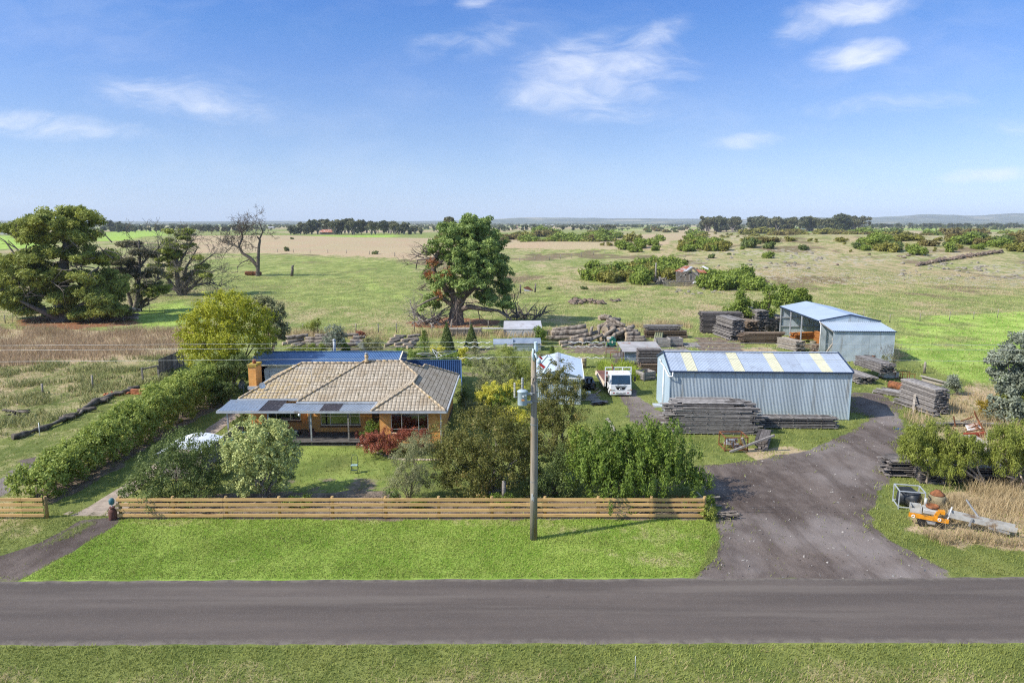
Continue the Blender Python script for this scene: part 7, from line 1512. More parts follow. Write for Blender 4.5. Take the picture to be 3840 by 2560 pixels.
# ------------------------------------------------------------------ the big old trees
def big_pine():
    y = 107.; base = G(1706, 1217); base = Vector((base.x, y, 0)); t = thing('old_pine', 'huge old dark pine with a broken left limb standing alone in the paddock', 'tree', base)
    L = [(1760, 850, 80, 38), (1720, 880, 90, 40, -1), (1800, 890, 80, 45, 1), (1700, 920, 75, 32, -2), (1840, 950, 60, 50, 1), (1770, 935, 95, 35, -2), (1720, 900, 50, 40, 3), (1860, 1000, 40, 50, 1), (1730, 970, 60, 30, -3),
         (1800, 990, 100, 30, -2), (1740, 1030, 85, 35, -3), (1830, 1040, 75, 40, 0), (1880, 1050, 38, 50, 2), (1700, 1070, 60, 40, -2), (1780, 1075, 70, 40, -3), (1850, 1100, 45, 36, 2), (1900, 1090, 20, 40, 2), (1660, 985, 30, 26), (1640, 950, 22, 20),
         (1610, 945, 30, 20, -1), (1630, 1010, 30, 30), (1610, 1050, 28, 26, 1), (1640, 1090, 36, 30), (1620, 1120, 34, 26, -1), (1665, 1130, 40, 32), (1600, 1150, 22, 22, -1), (1850, 1130, 48, 20, -2), (1890, 1145, 38, 18, -3), (1820, 1120, 34, 24, -2), (1920, 1150, 20, 12, -3)]
    bl = px_blobs(y, [(*q[:4], (q[4] if len(q) > 4 else 0) * 1.2) for q in L]); add_fol('crown', [foliage(bl, 56000, .46, clump=.66, seed=300, inner=.10, aspect=.34, flat=.62, lump=.4, bias=.6, top=.3)], L_PINE, t, base)
    b = MB(); A = lambda px, py, dy=0: AT(px, py, y + dy)
    def limb(pts, r0, r1): k = len(pts); b.tube([A(*p) for p in pts], [r0 + (r1 - r0) * i / (k - 1) for i in range(k)], 9, cap=False)
    limb([(1712, 1222), (1710, 1180), (1716, 1140), (1735, 1090), (1745, 1040), (1735, 960), (1750, 900)], 1.25, .3); limb([(1712, 1170), (1700, 1120), (1690, 1060), (1680, 1000)], .6, .2); limb([(1722, 1130), (1780, 1080), (1830, 1090)], .45, .15)
    limb([(1720, 1160), (1760, 1150, -1), (1820, 1160, -2), (1870, 1165, -3), (1920, 1200, -4)], .5, .12); limb([(1660, 1080), (1630, 1030, -1), (1620, 980, -1), (1650, 940, -1), (1665, 930)], .4, .28); limb([(1640, 985, -1), (1600, 970, -1), (1565, 975, -1), (1560, 1010, -1)], .22, .06); limb([(1700, 1150), (1650, 1110, -2), (1600, 1130, -3), (1545, 1160, -4)], .3, .05); limb([(1690, 1110), (1665, 1075, -1), (1660, 1060, -1)], .4, .3); limb([(1700, 1180, -1), (1690, 1225, -3)], .2, .1)
    rg = random.Random(4)
    for k in range(34): p = A(rg.uniform(1600, 1860), rg.uniform(960, 1150), rg.uniform(-3, 1)); grow(b, rg, p, (rg.uniform(-1, 1), rg.uniform(-.4, .2), rg.uniform(-.6, .3)), rg.uniform(1.2, 3), .09, 2, .5, -.02, 3, .5, .3)
    for k in range(16): grow(b, rg, A(rg.uniform(1568, 1665), rg.uniform(930, 990), -1), (rg.uniform(-1, .2), 0, rg.uniform(-.2, .5)), rg.uniform(1, 2.2), .1, 2, .5, 0, 3, .5, .35)
    b.part('trunk', mat('pine_bark', (.21, .165, .135), .92, var=.4, scale=1.2, stretch=(2, 2, .5), dirt=(.085, .06, .05), dirt_amt=.4, bump=.06, bscale=6), t, True)
    bl = px_blobs(y, [(1678, 1025, 14, 24, -3.5), (1640, 1045, 18, 18, -3), (1600, 1030, 18, 16, -1), (1625, 985, 16, 14, -2), (1650, 1100, 14, 14, -3)]); add_fol('dead_needles', [foliage(bl, 900, .35, clump=.6, seed=301, aspect=.3)], leafmat('leaf_rust', (.16, .06, .02), (.28, .12, .05)), t, base)
    for (px, py, w_, lb, s) in ((1610, 1215, 60, 'tangled heap of fallen grey limbs left of the old pine', 31), (1960, 1195, 62, 'fallen dead crown lying right of the old pine', 32)):
        c = G(px, py); b = MB(); rg = random.Random(s); sc_ = SC(c.y)
        for k in range(26):
            p = c + Vector((rg.uniform(-1, 1) * w_ * sc_, rg.uniform(-1.6, 1.6), rg.uniform(0, .7))); grow(b, rg, p, (rg.uniform(-1, 1), rg.uniform(-.6, .6), rg.uniform(.05, .6)), rg.uniform(1.5, 3.2), rg.uniform(.06, .2), 2, .5, -.03, 3, .5, .3)
        b.solo('fallen_branches', M_DEAD if s == 32 else M_GBK, lb, 'branches', c)
    c = G(1585, 1090); b = MB(); rg = random.Random(77)
    for k in range(22): p = c + Vector((rg.uniform(-1.4, 1.2), rg.uniform(-.6, .6), rg.uniform(.2, 1.5))); grow(b, rg, p, (rg.uniform(-1, 1), 0, rg.uniform(-.3, .3)), 1.2, .07, 1, .5, 0, 2, .5, .3)
    b.solo('fallen_branches', M_BK, 'brown broken branch end lying at the left of the old pine', 'branches', c)
big_pine()

def cypress():
    y = 111.; base = Vector((AT(240, 1200, y).x, y, 0)); t = thing('old_cypress', 'enormous dark cypress with wind swept layered foliage at the left', 'tree', base); rg = random.Random(12)
    env = [(200, 830, 110, 45), (130, 850, 60, 38), (290, 850, 80, 50), (240, 900, 150, 55), (120, 930, 90, 50), (330, 920, 80, 60), (200, 980, 170, 60), (90, 1010, 90, 45), (340, 1000, 90, 60), (250, 1050, 170, 60), (100, 1070, 120, 45), (380, 1080, 90, 60), (210, 1110, 170, 50), (60, 1110, 90, 40), (400, 1140, 70, 40), (300, 1130, 120, 50), (20, 1000, 60, 30), (0, 1080, 60, 40), (350, 1160, 100, 30), (60, 1150, 100, 24)]
    bl = []
    for (px, py, rx, rz) in env:
        for k in range(6): bl.append((px + rg.uniform(-.85, .85) * rx, py + rg.uniform(-.9, .9) * rz, rg.uniform(24, 56), rg.uniform(9, 19), rg.uniform(-4.5, 3.5)))
    bl = px_blobs(y, bl, None); parts = [foliage(bl, 165000, .55, clump=1.0, seed=310, inner=.2, aspect=.3, flat=.62, lump=.55, sweep=(.75, -.1, .45), sw=.5, bias=.5, cden=1.6)]
    tip = []
    for k in range(13): tip.append((225 + k * 11 + rg.uniform(-6, 6), 800 - 10 * math.sin(k / 12 * 3.1) + max(0, k - 8) * 5 + rg.uniform(-8, 6), 9, 5, rg.uniform(-1, 1)))
    parts.append(foliage(px_blobs(y, tip), 2600, .6, clump=.45, seed=311, inner=.3, aspect=.2, sweep=(.8, 0, .6), sw=.85))
    add_fol('crown', parts, L_CYP, t, base)
    b = MB(); A = lambda px, py, dy=0: AT(px, py, y + dy)
    def limb(pts, r0, r1): k = len(pts); b.tube([A(*p) for p in pts], [r0 + (r1 - r0) * i / (k - 1) for i in range(k)], 10, cap=False)
    limb([(242, 1222), (240, 1180), (236, 1150), (235, 1080), (240, 980), (250, 880)], 2.0, .3); limb([(225, 1200, -1), (190, 1180, -2), (140, 1160, -3), (60, 1120, -4)], .7, .15); limb([(225, 1195, 1), (150, 1150), (90, 1130), (0, 1120)], .5, .12); limb([(255, 1190, -1), (285, 1160, -1), (330, 1130, -1), (380, 1120, -1)], .7, .15); limb([(245, 1160), (320, 1080), (370, 1000)], .5, .12); limb([(230, 1100), (160, 1020), (90, 960), (30, 900)], .4, .05); limb([(60, 960), (20, 905), (-20, 880)], .15, .04)
    for k in range(40): grow(b, rg, A(rg.uniform(10, 430), rg.uniform(880, 1160), rg.uniform(-4, 0)), (rg.uniform(-1, 1), -.2, rg.uniform(-.2, .5)), rg.uniform(1.5, 3.5), .1, 1, .5, 0, 3, .5, .25)
    b.part('trunk', mat('cypress_bark', (.17, .145, .12), .92, var=.4, scale=1.2, stretch=(2, 2, .5), dirt=(.08, .06, .05), dirt_amt=.4, bump=.06, bscale=6), t, True)
cypress()

def thin_cypress(label, px, py, y, env, nfol, limbs, twigs, seed, name='dying_cypress'):
    base = Vector((G(px, py).x, y, 0)); t = thing(name, label, 'tree', base, 0, 'dying cypresses'); rg = random.Random(seed); bl = []
    for (ex, ey, rx, rz) in env:
        for k in range(4): bl.append((ex + rg.uniform(-.8, .8) * rx, ey + rg.uniform(-.8, .8) * rz, rg.uniform(16, 30), rg.uniform(5, 9), rg.uniform(-3, 2)))
    add_fol('crown', [foliage(px_blobs(y, bl), nfol * 3, .5, clump=.8, seed=seed, inner=.2, aspect=.3, flat=.5, sweep=(.7, 0, .4), sw=.5)], L_CYP2 if seed % 2 else L_CYP, t, base)
    b = MB(); A = lambda a, c, dy=0: AT(a, c, y + dy)
    for pts, r0, r1 in limbs:
        k = len(pts); P = [A(*p) for p in pts]; b.tube(P, [r0 + (r1 - r0) * i / (k - 1) for i in range(k)], 8, cap=False)
        for j in range(twigs):
            i = rg.randint(0, k - 2); q = P[i].lerp(P[i + 1], rg.random()); d = (P[-1] - P[0]).normalized(); grow(b, rg, q, d * .5 + Vector((rg.uniform(-1, 1), rg.uniform(-.7, .5), rg.uniform(-.2, .6))), rg.uniform(1.4, 2.6), .08, 3, .45, -.02, 3, .45, .2, minr=.02)
    b.part('trunk', mat('grey_twigs', (.17, .145, .12), .92, var=.3), t, True)
thin_cypress('thinning grey cypress with pale forked trunks right of the giant cypress', 505, 1172, 122, [(500, 930, 60, 26), (440, 960, 50, 30), (560, 960, 50, 20), (470, 1010, 60, 30), (540, 1020, 50, 26)], 8000, [([(498, 1175), (515, 1130), (520, 1060), (525, 960), (520, 900)], .5, .12), ([(498, 1172), (490, 1130), (470, 1060), (450, 980)], .4, .1), ([(515, 1130), (560, 1080), (600, 1040)], .25, .06), ([(520, 1060), (480, 1000), (430, 930)], .22, .05), ([(522, 1000), (570, 950), (600, 925)], .22, .06)], 10, 321)
thin_cypress('green topped half dead cypress with bare sweeping branches', 690, 1118, 150, [(650, 880, 60, 24), (680, 910, 60, 26), (610, 930, 40, 24), (640, 960, 60, 26), (700, 980, 70, 30), (740, 1030, 60, 26), (620, 1020, 50, 30)], 9000, [([(690, 1120), (670, 1080), (660, 1000), (660, 900)], .8, .15), ([(690, 1118), (700, 1060), (740, 1000), (790, 960)], .5, .08), ([(680, 1110), (640, 1060), (600, 1010), (590, 960)], .45, .08), ([(690, 1100), (730, 1070), (790, 1060), (830, 1075)], .4, .06), ([(680, 1080), (700, 1000), (740, 930)], .4, .08), ([(700, 1090), (760, 1040), (810, 1010)], .3, .05), ([(665, 1000), (700, 940), (720, 900)], .3, .06), ([(670, 1090), (620, 1080), (570, 1090)], .3, .05)], 16, 322)
def low_cyp(label, px, py, y, env, n, seed):
    base = Vector((G(px, py).x, y, 0)); bl = px_blobs(y, env); plant('dark_cypress', label, 'tree', base, bl, n, .42, L_CYP, 'small dark cypresses', stems(base, tops_of(bl, 5, seed), .3, seed, wob=.5), M_BK, 'crown', clump=.7, seed=seed, inner=.15, aspect=.28, flat=.5, sweep=(.7, 0, .3), sw=.5)
low_cyp('small dark cypress under the giant at its right side', 400, 1195, 113, [(400, 1100, 50, 25), (430, 1080, 40, 22), (370, 1120, 50, 24), (440, 1120, 30, 22)], 9000, 331)
low_cyp('small dark cypress below the thinning grey cypress', 545, 1160, 123, [(560, 1080, 50, 22), (590, 1100, 45, 20), (530, 1090, 30, 18), (610, 1080, 30, 18)], 7000, 332)

def dead_tree():
    y = G(968, 1035).y; base = G(968, 1035); z0 = base.z; RS = .68; t = thing('dead_tree', 'bare dead tree with crooked dark limbs on the green hill', 'tree', base); b = MB(); rg = random.Random(8); A = lambda a, c: AT(a, c, y)
    for pts, r0, r1, tw in (([(966, 1038), (968, 980), (970, 930), (975, 900), (965, 888)], .8, .3, 2), ([(966, 1000), (940, 968), (910, 950), (895, 925), (910, 890), (905, 865), (890, 850)], .75, .2, 12), ([(972, 900), (985, 870), (975, 840), (960, 835)], .35, .12, 3), ([(985, 870), (1000, 880), (1010, 860)], .14, .04, 2), ([(905, 935), (870, 915), (840, 910), (820, 895)], .35, .08, 12), ([(940, 970), (905, 985), (890, 1000), (892, 1020)], .25, .06, 2), ([(908, 870), (930, 850), (960, 840)], .3, .08, 10), ([(880, 915), (850, 940), (830, 975)], .2, .05, 5), ([(968, 930), (945, 925)], .2, .12, 1)):
        k = len(pts); P = [A(*p) for p in pts]; b.tube(P, [RS * (r0 + (r1 - r0) * i / (k - 1)) for i in range(k)], 9, cap=False)
        for j in range(tw):
            i = rg.randint(max(0, k - 4), k - 2); grow(b, rg, P[i].lerp(P[i + 1], rg.random()), Vector((rg.uniform(-1, 1), rg.uniform(-.6, .6), rg.uniform(-.1, .9))), rg.uniform(1.4, 2.6), .09, 3, .55, .0, 3, .5, .32, minr=.03)
    b.part('trunk', mat('dead_dark', (.13, .105, .085), .95, var=.35), t, True)
    c = G(950, 1032); MB().box((c.x, c.y, c.z + .5), (4.2, 1.6, 1.0), (0, .05, .1), .2).solo('rusty_tank', M_RUST, 'low rusty box lying at the foot of the dead tree', 'tank', c)
    c = G(1094, 1035); b = MB(); P = [AT(1094, 1036, c.y), AT(1097, 1010, c.y), AT(1096, 995, c.y)]; b.tube(P, [.45, .35, .25], 8).tube([P[1], AT(1103, 990, c.y)], [.2, .08], 6); b.solo('dead_stump', M_DEAD, 'broken dead stump standing right of the dead tree', 'stump', c)
dead_tree()
c = G(340, 1200)
for k in range(14): log('cut log of the heap under the giant cypress', (c.x + random.uniform(2.5, 4), c.y + random.uniform(-1, 1), .2 + .12 * k), (c.x + random.uniform(5, 8), c.y + random.uniform(-1, 1), .25 + .12 * k), random.uniform(.15, .32), 'logs under the cypress')
# ------------------------------------------------------------------ the paddocks beyond
M_ROCK = mat('brown_basalt', (.17, .125, .095), .92, var=.4, scale=2, dirt=(.30, .26, .20), dirt_amt=.35, dirt_scale=1.5, bump=.05, bscale=5)
M_ROCKP = mat('pale_basalt', (.24, .215, .165), .92, var=.35, scale=2, dirt=(.18, .13, .10), dirt_amt=.35, bump=.05, bscale=5)
def rock_mesh(seed):
    rg = random.Random(seed); b = MB(); rings = 5; k = 8; vs = []
    for i in range(rings):
        z = i / (rings - 1); r = math.sin(math.pi * (.18 + .72 * z)) if z < 1 else .25
        for j in range(k): a = j * math.tau / k; q = r * rg.uniform(.75, 1.15); vs.append((q * math.cos(a) * .6, q * math.sin(a) * .5, z * .75 * rg.uniform(.85, 1.1) - .1))
    fs = [(i * k + j, i * k + (j + 1) % k, (i + 1) * k + (j + 1) % k, (i + 1) * k + j) for i in range(rings - 1) for j in range(k)] + [tuple((rings - 1) * k + j for j in range(k))]
    return b.add(vs, fs).mesh('rock', M_ROCK)
ROCKS = [rock_mesh(i) for i in range(6)]
ROCKSP = [m.copy() for m in ROCKS]
for m_ in ROCKSP: m_.materials.clear(); m_.materials.append(M_ROCKP)
def rock(c, s, label, group, pale=False, name='rock'):
    o = bpy.data.objects.new(name, random.choice(ROCKSP if pale else ROCKS)); COL.objects.link(o); o.location = c; o.rotation_euler = (random.uniform(-.2, .2), random.uniform(-.2, .2), random.uniform(0, 6.3)); o.scale = (s * random.uniform(.8, 1.3), s * random.uniform(.8, 1.2), s * random.uniform(.6, 1.0))
    return tag(o, label, 'rock', group)
for k in range(46):
    u = random.random(); c = G(2138 + 130 * u, 1142 - random.random() * 10); rock((c.x, c.y, c.z + random.uniform(0, .5 if .15 < u < .8 else .1)), random.uniform(.5, 1.1), 'brown stone of the low heap in the green paddock', 'stones of the low heap')
for px, py in ((2292, 1128), (2305, 1131), (2318, 1130)): rock(G(px, py), .9, 'brown stone lying just right of the low heap', 'stones right of the heap')
for k in range(80):
    u = k / 79; c = G(3440 + 315 * u + random.uniform(-3, 3), 1000 - 52 * u ** .8 + random.uniform(-3, 2)); rock((c.x, c.y, c.z + random.uniform(0, .5)), random.uniform(1.0, 1.9), 'dark stone of the tumbled dry wall on the stony rise', 'stones of the tumbled wall')
for k in range(90):
    c = G(random.uniform(3380, 3840), random.uniform(985, 1050)); rock((c.x, c.y, c.z - .15), random.uniform(.5, 1.4), 'pale flat stone on the slope below the tumbled wall', 'pale stones on the slope', True)
for k in range(60):
    c = G(random.uniform(2560, 3100), random.uniform(950, 1010)); rock((c.x, c.y, c.z - .15), random.uniform(.6, 1.5), 'pale flat stone on the rise behind the ruined hut', 'pale stones behind the hut', True)
for k in range(24):
    c = G(random.uniform(2530, 2740), random.uniform(1080, 1105)); rock((c.x, c.y, c.z - .1), random.uniform(.4, .9), 'pale stone in the turf in front of the ruined hut', 'pale stones before the hut', True)
for px, py in ((3380, 965), (3390, 968), (3405, 960), (3370, 962), (3260, 955), (3140, 995)): rock(G(px, py), 1.3, 'brown boulder beside a lone bush on the rise', 'boulders by the bush')

# scrub: a few prototypes, then copies
def bush_proto(mt, seed, n=2200, size=.24, w=1., h=.8, blobs=None):
    rg = random.Random(seed); bl = blobs or [(rg.uniform(-.6, .6) * w, rg.uniform(-.5, .5) * w, h * rg.uniform(.4, .75), w * rg.uniform(.45, .8), w * rg.uniform(.45, .8), h * rg.uniform(.35, .6)) for k in range(5)]
    V, v = foliage(bl, n, size, clump=.3, seed=seed, inner=.1); return np_mesh('scrub_bush', V, np.arange(len(V)).reshape(-1, 4), mt, attrs={'v': v})
PB = [bush_proto(L_SCRUB, 1), bush_proto(L_SCRUB, 2), bush_proto(L_SCRUBG, 3), bush_proto(L_SCRUBG, 4), bush_proto(L_DARK, 5), bush_proto(leafmat('leaf_scrub_brown', (.09, .085, .03), (.18, .16, .06)), 6)]
SMALL = []
def bush(px, py, wpx, hpx, label, group, kinds=(0, 1, 2, 3)):
    c = G(px, py); s = SC(c.y, c.z)
    if hpx < 21 and group in ('scrub belt on the rise', 'scattered scrub at the right', 'scrub on the knoll'): SMALL.append((c.x, c.y, c.z - .1, wpx * s / 2, hpx * s / 1.15)); return
    o = bpy.data.objects.new('scrub_bush', PB[random.choice(kinds)]); COL.objects.link(o); o.location = c - Vector((0, 0, .1)); r = wpx * s / 2
    o.scale = (r, r * random.uniform(.8, 1.1), hpx * s / 1.15); o.rotation_euler = (0, 0, random.uniform(-.6, .6) + random.choice((0, math.pi))); return tag(o, label, 'bush', group)
# big thicket left of the ruined hut
for k in range(44):
    u = random.random(); top = random.random(); px = 2210 + 330 * u; py = 1050 - 55 * (1 - top) * min(1, u * 2.2) - (10 if u < .1 else 0)
    bush(px, py + 8, random.uniform(60, 95), random.uniform(36, 52), 'green bush of the dense thicket left of the ruined hut', 'thicket left of the hut', (0, 1, 2, 0, 3))
bush(2412, 1066, 72, 58, 'round separate bush at the right front of the thicket', None, (2,)); bush(2215, 1018, 70, 44, 'bright bush at the far left tip of the thicket', None, (3,))
for k in range(18):
    u = k / 17; bush(2640 + 190 * u, 1068 + random.uniform(-22, 20), random.uniform(55, 85), random.uniform(38, 56), 'bright green bush of the thicket right of the ruined hut', 'thicket right of the hut', (2, 3, 2))
for px, py, w_, h_ in ((2335, 935, 60, 34), (2370, 915, 70, 44), (2410, 930, 60, 38), (2440, 920, 50, 26), (2480, 915, 46, 36), (2460, 940, 34, 24), (2375, 945, 46, 24)): bush(px, py, w_, h_, 'green bush of the row climbing the knoll right of the pine', 'bushes on the knoll slope', (2, 3, 0))
for k in range(26):
    u = random.random(); bush(2560 + 190 * u, 945 - 25 * random.random(), random.uniform(40, 70), random.uniform(26, 44), 'green bush of the band on the stony slope above the hut', 'bushes above the hut', (0, 2, 3, 1))
for px, py, w_, h_, kd in ((2810, 928, 60, 38, 4), (2844, 915, 24, 14, 4), (2885, 932, 44, 28, 4), (2884, 968, 38, 26, 2), (3014, 938, 40, 22, 4), (2668, 968, 26, 18, 4), (3430, 955, 62, 38, 2), (3556, 945, 40, 40, 3), (2785, 935, 16, 12, 2), (2734, 955, 16, 8, 4)): bush(px, py, w_, h_, 'lone dark bush on the pale turf of the rise', 'lone bushes on the rise', (kd,))
for k in range(170):
    px = random.uniform(2600, 3840); py = 862 + 34 * random.random() ** 1.2 + max(0, px - 3150) * .05 * random.random(); q_ = random.random() ** 1.6; bush(px, py + 14, 16 + 70 * q_ * random.uniform(.7, 1.2), 8 + 20 * q_, 'scrub bush of the wide belt along the skyline of the rise', 'scrub belt on the rise', (0, 1, 2, 5, 0))
for k in range(70):
    px = random.uniform(3150, 3840); py = random.uniform(888, 945); q_ = random.random() ** 2; bush(px, py, 16 + 70 * q_, 10 + 30 * q_, 'scrub bush scattered over the right end of the rise', 'scattered scrub at the right', (0, 2, 4, 5, 3))
for k in range(80):
    px = random.uniform(1700, 2340); py = 893 + 40 * (random.random() - .45) + 8; q_ = random.random() ** 1.5; bush(px, py, 18 + 60 * q_, 9 + 20 * q_, 'brownish bush of the low scrub on the knoll behind the pine', 'scrub on the knoll', (0, 1, 5, 5, 2))
for px, py, w_, h_ in ((2040, 880, 90, 36), (1980, 905, 70, 30), (2110, 905, 80, 40), (2255, 893, 60, 40), (2165, 900, 40, 22), (2260, 900, 60, 30)): bush(px, py + 6, w_, h_, 'brighter green bush standing out on the knoll', 'green bushes on the knoll', (2, 3))
for k in range(16): bush(random.uniform(1640, 1700), 905 + random.uniform(-14, 6), random.uniform(30, 50), 26, 'brown scrub at the left of the pine crown', 'scrub left of the pine', (5, 0))
for px, py, w_, h_ in ((1075, 942, 20, 18), (1407, 953, 26, 14), (715, 888, 44, 14), (740, 930, 14, 8), (2160, 1125, 30, 14), (2060, 1085, 22, 12), (2190, 1085, 30, 14), (1095, 897, 14, 8)): bush(px, py, w_, h_, 'small dark shrub alone in an open paddock', 'small lone shrubs', (4,))
for k in range(14): bush(random.uniform(2420, 2600), random.uniform(858, 872), random.uniform(14, 26), random.uniform(8, 14), 'tiny round bush on the pale flat behind the knoll', 'tiny bushes behind the knoll', (4, 5))

def small_scrub():
    V, v = foliage([(0, 0, .45, .7, .7, .45), (.3, .1, .35, .5, .5, .35), (-.35, 0, .35, .5, .5, .4)], 420, .3, clump=.3, seed=9, inner=.1); A_, B_ = [], []; rg = np.random.default_rng(4)
    for x, y, z, r, h in SMALL:
        a = rg.random() * 6.28; q = V.copy(); q[:, 0], q[:, 1] = V[:, 0] * math.cos(a) - V[:, 1] * math.sin(a), V[:, 0] * math.sin(a) + V[:, 1] * math.cos(a); A_.append(q * [r, r, h] + [x, y, z]); B_.append(np.clip(v * .7 + rg.random() * .4 - .05, 0, 1))
    A_ = np.concatenate(A_); tag(link('low_scrub', np_mesh('low_scrub', A_, np.arange(len(A_)).reshape(-1, 4), L_SCRUB, attrs={'v': np.concatenate(B_)})), 'low scrub dotted over the far rise and the knoll', 'scrub', kind='stuff')
small_scrub()
# ruined hut
y = G(2585, 1066).y; z0 = G(2585, 1066).z; s = SC(y, z0 + 2); base = Vector(((2585 - 1920) * s, y, z0)); t = thing('ruined_hut', 'collapsing timber hut with rusty iron roof sheets beside the thicket', 'hut', base)
A = lambda px, py, dy=0.: AT(px, py, y + dy); M_RI = mat('rusty_roof_iron', (.36, .12, .06), .8, var=.3, scale=.7, dirt=(.50, .47, .45), dirt_amt=.5, dirt_scale=.6)
MB().slab([A(2530, 1016), A(2558, 1020), A(2590, 998, 4), A(2570, 995, 4)], .08).slab([A(2600, 1008, 1), A(2620, 1022), A(2652, 1023), A(2640, 1012, 3)], .08).part('roof', M_RI, t, True)
MB().slab([A(2560, 1019, -.2), A(2575, 1017, -.2), A(2598, 1000, 3.8), A(2590, 998, 3.9)], .06).slab([A(2632, 1000, 4), A(2636, 996, 4), A(2668, 1010, 3), A(2660, 1016, 3)], .06).part('loose_sheet', M_WIRON, t, True)
b = MB()
for p, q in (((2537, 1018), (2537, 1056)), ((2553, 1020), (2553, 1050)), ((2570, 1024), (2570, 1060)), ((2586, 1028), (2586, 1056)), ((2620, 1024), (2606, 1062)), ((2540, 1042), (2572, 1030)), ((2536, 1055), (2600, 1058)), ((2575, 1022), (2600, 1004)), ((2600, 1004), (2625, 1030)), ((2590, 1014), (2622, 1046))): b.bar(A(*p), A(*q), .28)
b.part('frame', M_GREYWOOD, t, True)
MB().slab([A(2540, 1020, 3.5), A(2630, 1020, 3.5), A(2630, 1060, 3.5), A(2540, 1060, 3.5)], .1).slab([A(2587, 1026, .1), A(2604, 1026, .1), A(2604, 1058, .1), A(2587, 1058, .1)], .1).part('wall', M_GREYWOOD, t, True)
MB().slab([A(2604, 1020, 1), A(2624, 1026, 1), A(2622, 1050, 1), A(2600, 1046, 1)], .06).slab([A(2592, 1064, -1), A(2625, 1060, -1), A(2622, 1042, 1), A(2604, 1050, 1)], .06).part('fallen_sheet', M_WIRON, t, True)
t = thing('slab_pen', 'pen of upright grey slabs in front of the ruined hut', 'fence', A(2540, 1072, -3)); b = MB(); rg = random.Random(3)
for k in range(26): p = A(2490 + k * 4.2, 1070 + (2 if k > 4 else -k), -3.5); p.z = float(H(p.x, p.y)); b.bar(p, p + Vector((rg.uniform(-.1, .1), 0, rg.uniform(1.0, 1.7))), .34, .1)
b.part('slab', M_GREYWOOD, t, True); MB().bar(A(2486, 1056, -3.6), A(2596, 1054, -3.6), .2).part('rail', M_GREYWOOD, t, True)
c = G(2458, 1062); MB().tube([c, c + Vector((0, 0, 5.0))], [.22, .18], 8).solo('tall_post', M_GREYWOOD, 'tall lone post left of the ruined hut', 'post', c)
for i, (px, py, lb, w_, mt) in enumerate(((2840, 1085, 'heap of cut logs and dead branches right of the bright thicket', 40, M_GBK), (2850, 1070, 'orange split firewood on top of the branch heap', 26, M_BRN), (2478, 1066, 'grey rail heap left of the slab pen', 26, M_GREYWOOD))):
    c = G(px, py); sc_ = SC(c.y); b = MB(); rg = random.Random(50 + i)
    for k in range(70):
        p = c + Vector((rg.gauss(0, .5) * w_ * sc_, rg.uniform(-1.5, 1.5), rg.uniform(.1, 1.4))); d = Vector((rg.uniform(-1, 1), rg.uniform(-1, 1), rg.uniform(-.3, .3))) * rg.uniform(.5, 1.6); b.bar(p, p + d, rg.uniform(.1, .3))
    b.solo('wood_heap', mt, lb, 'wood heap', c)
c = G(1990, 1092); t = thing('cattle_trough', 'rusty overturned trough lying in the paddock right of the pine', 'trough', c)
MB().slab([AT(1962, 1078, c.y), AT(1980, 1074, c.y + 1), AT(2000, 1090, c.y + 1), AT(1975, 1088, c.y)], .1).part('lid', M_RUST, t, True); MB().slab([AT(1964, 1082, c.y - .2), AT(2000, 1092, c.y - .2), AT(1998, 1098, c.y - .2), AT(1966, 1094, c.y - .2)], .1).part('side', M_WIRON, t, True)
for px, py in ((1951, 1100), (2006, 1096)): c = G(px, py); MB().tube([c, c + Vector((.15 if px > 2000 else 0, 0, 1.9))], [.2, .16], 7).solo('fence_post', M_DEAD, 'old dark post beside the overturned trough', 'fence post', c, 'posts by the trough')

# ------------------------------------------------------------------ trees of the plain
def tree_proto(kind, seed):
    """a paddock tree one unit high"""
    rg = random.Random(seed); bl = []
    if kind == 'gum':
        for k in range(9): a = rg.uniform(0, 6.28); r = rg.uniform(.05, .34); bl.append((r * math.cos(a), r * math.sin(a), rg.uniform(.5, .88), rg.uniform(.10, .17), rg.uniform(.10, .17), rg.uniform(.07, .11)))
    elif kind == 'umbrella':
        for k in range(9): a = rg.uniform(0, 6.28); r = rg.uniform(.05, .48); bl.append((r * math.cos(a), r * math.sin(a), .78 - .25 * r + rg.uniform(-.05, .05), .2, .2, .12))
    else:
        for k in range(10): a = rg.uniform(0, 6.28); r = rg.uniform(.0, .34); z = rg.uniform(.2, .85); bl.append((r * (1.1 - z * .8) * math.cos(a), r * (1.1 - z * .8) * math.sin(a), z, .2, .2, .14))
    V, v = foliage(bl, 3000, .075, clump=.085, seed=seed, inner=.15, aspect=.65, zmin=.005); cr = np_mesh('crown', V, np.arange(len(V)).reshape(-1, 4), {'gum': L_FAR, 'umbrella': L_FAR, 'dark': leafmat('leaf_far_dark', (.040, .055, .030), (.10, .115, .06), .2)}[kind], attrs={'v': v})
    b = MB()
    for q in bl[:6]: b.tube([(0, 0, 0), (q[0] * .3, q[1] * .3, .25), (q[0], q[1], q[2])], [.028, .02, .006], 5, cap=False)
    return cr, b.mesh('trunk', M_GBK)
TP = {k: [tree_proto(k, s + i * 10) for s in range(3)] for i, k in enumerate(('gum', 'dark', 'umbrella'))}
def far_tree(px, py_base, py_top, label, group, kind, wide=1.0, dist=None):
    if dist: c = AT(px, py_base, dist); c.z = float(H(c.x, c.y))
    else: c = G(px, py_base)
    h = max(1.5, (AT(px, py_top, c.y).z - c.z)); cr, tr = random.choice(TP[kind]); t = thing('paddock_tree', label, 'tree', c - Vector((0, 0, .15)), random.uniform(0, 6.28), group); t.scale = (h * wide, h * wide, h)
    link('crown', cr, t); link('trunk', tr, t)
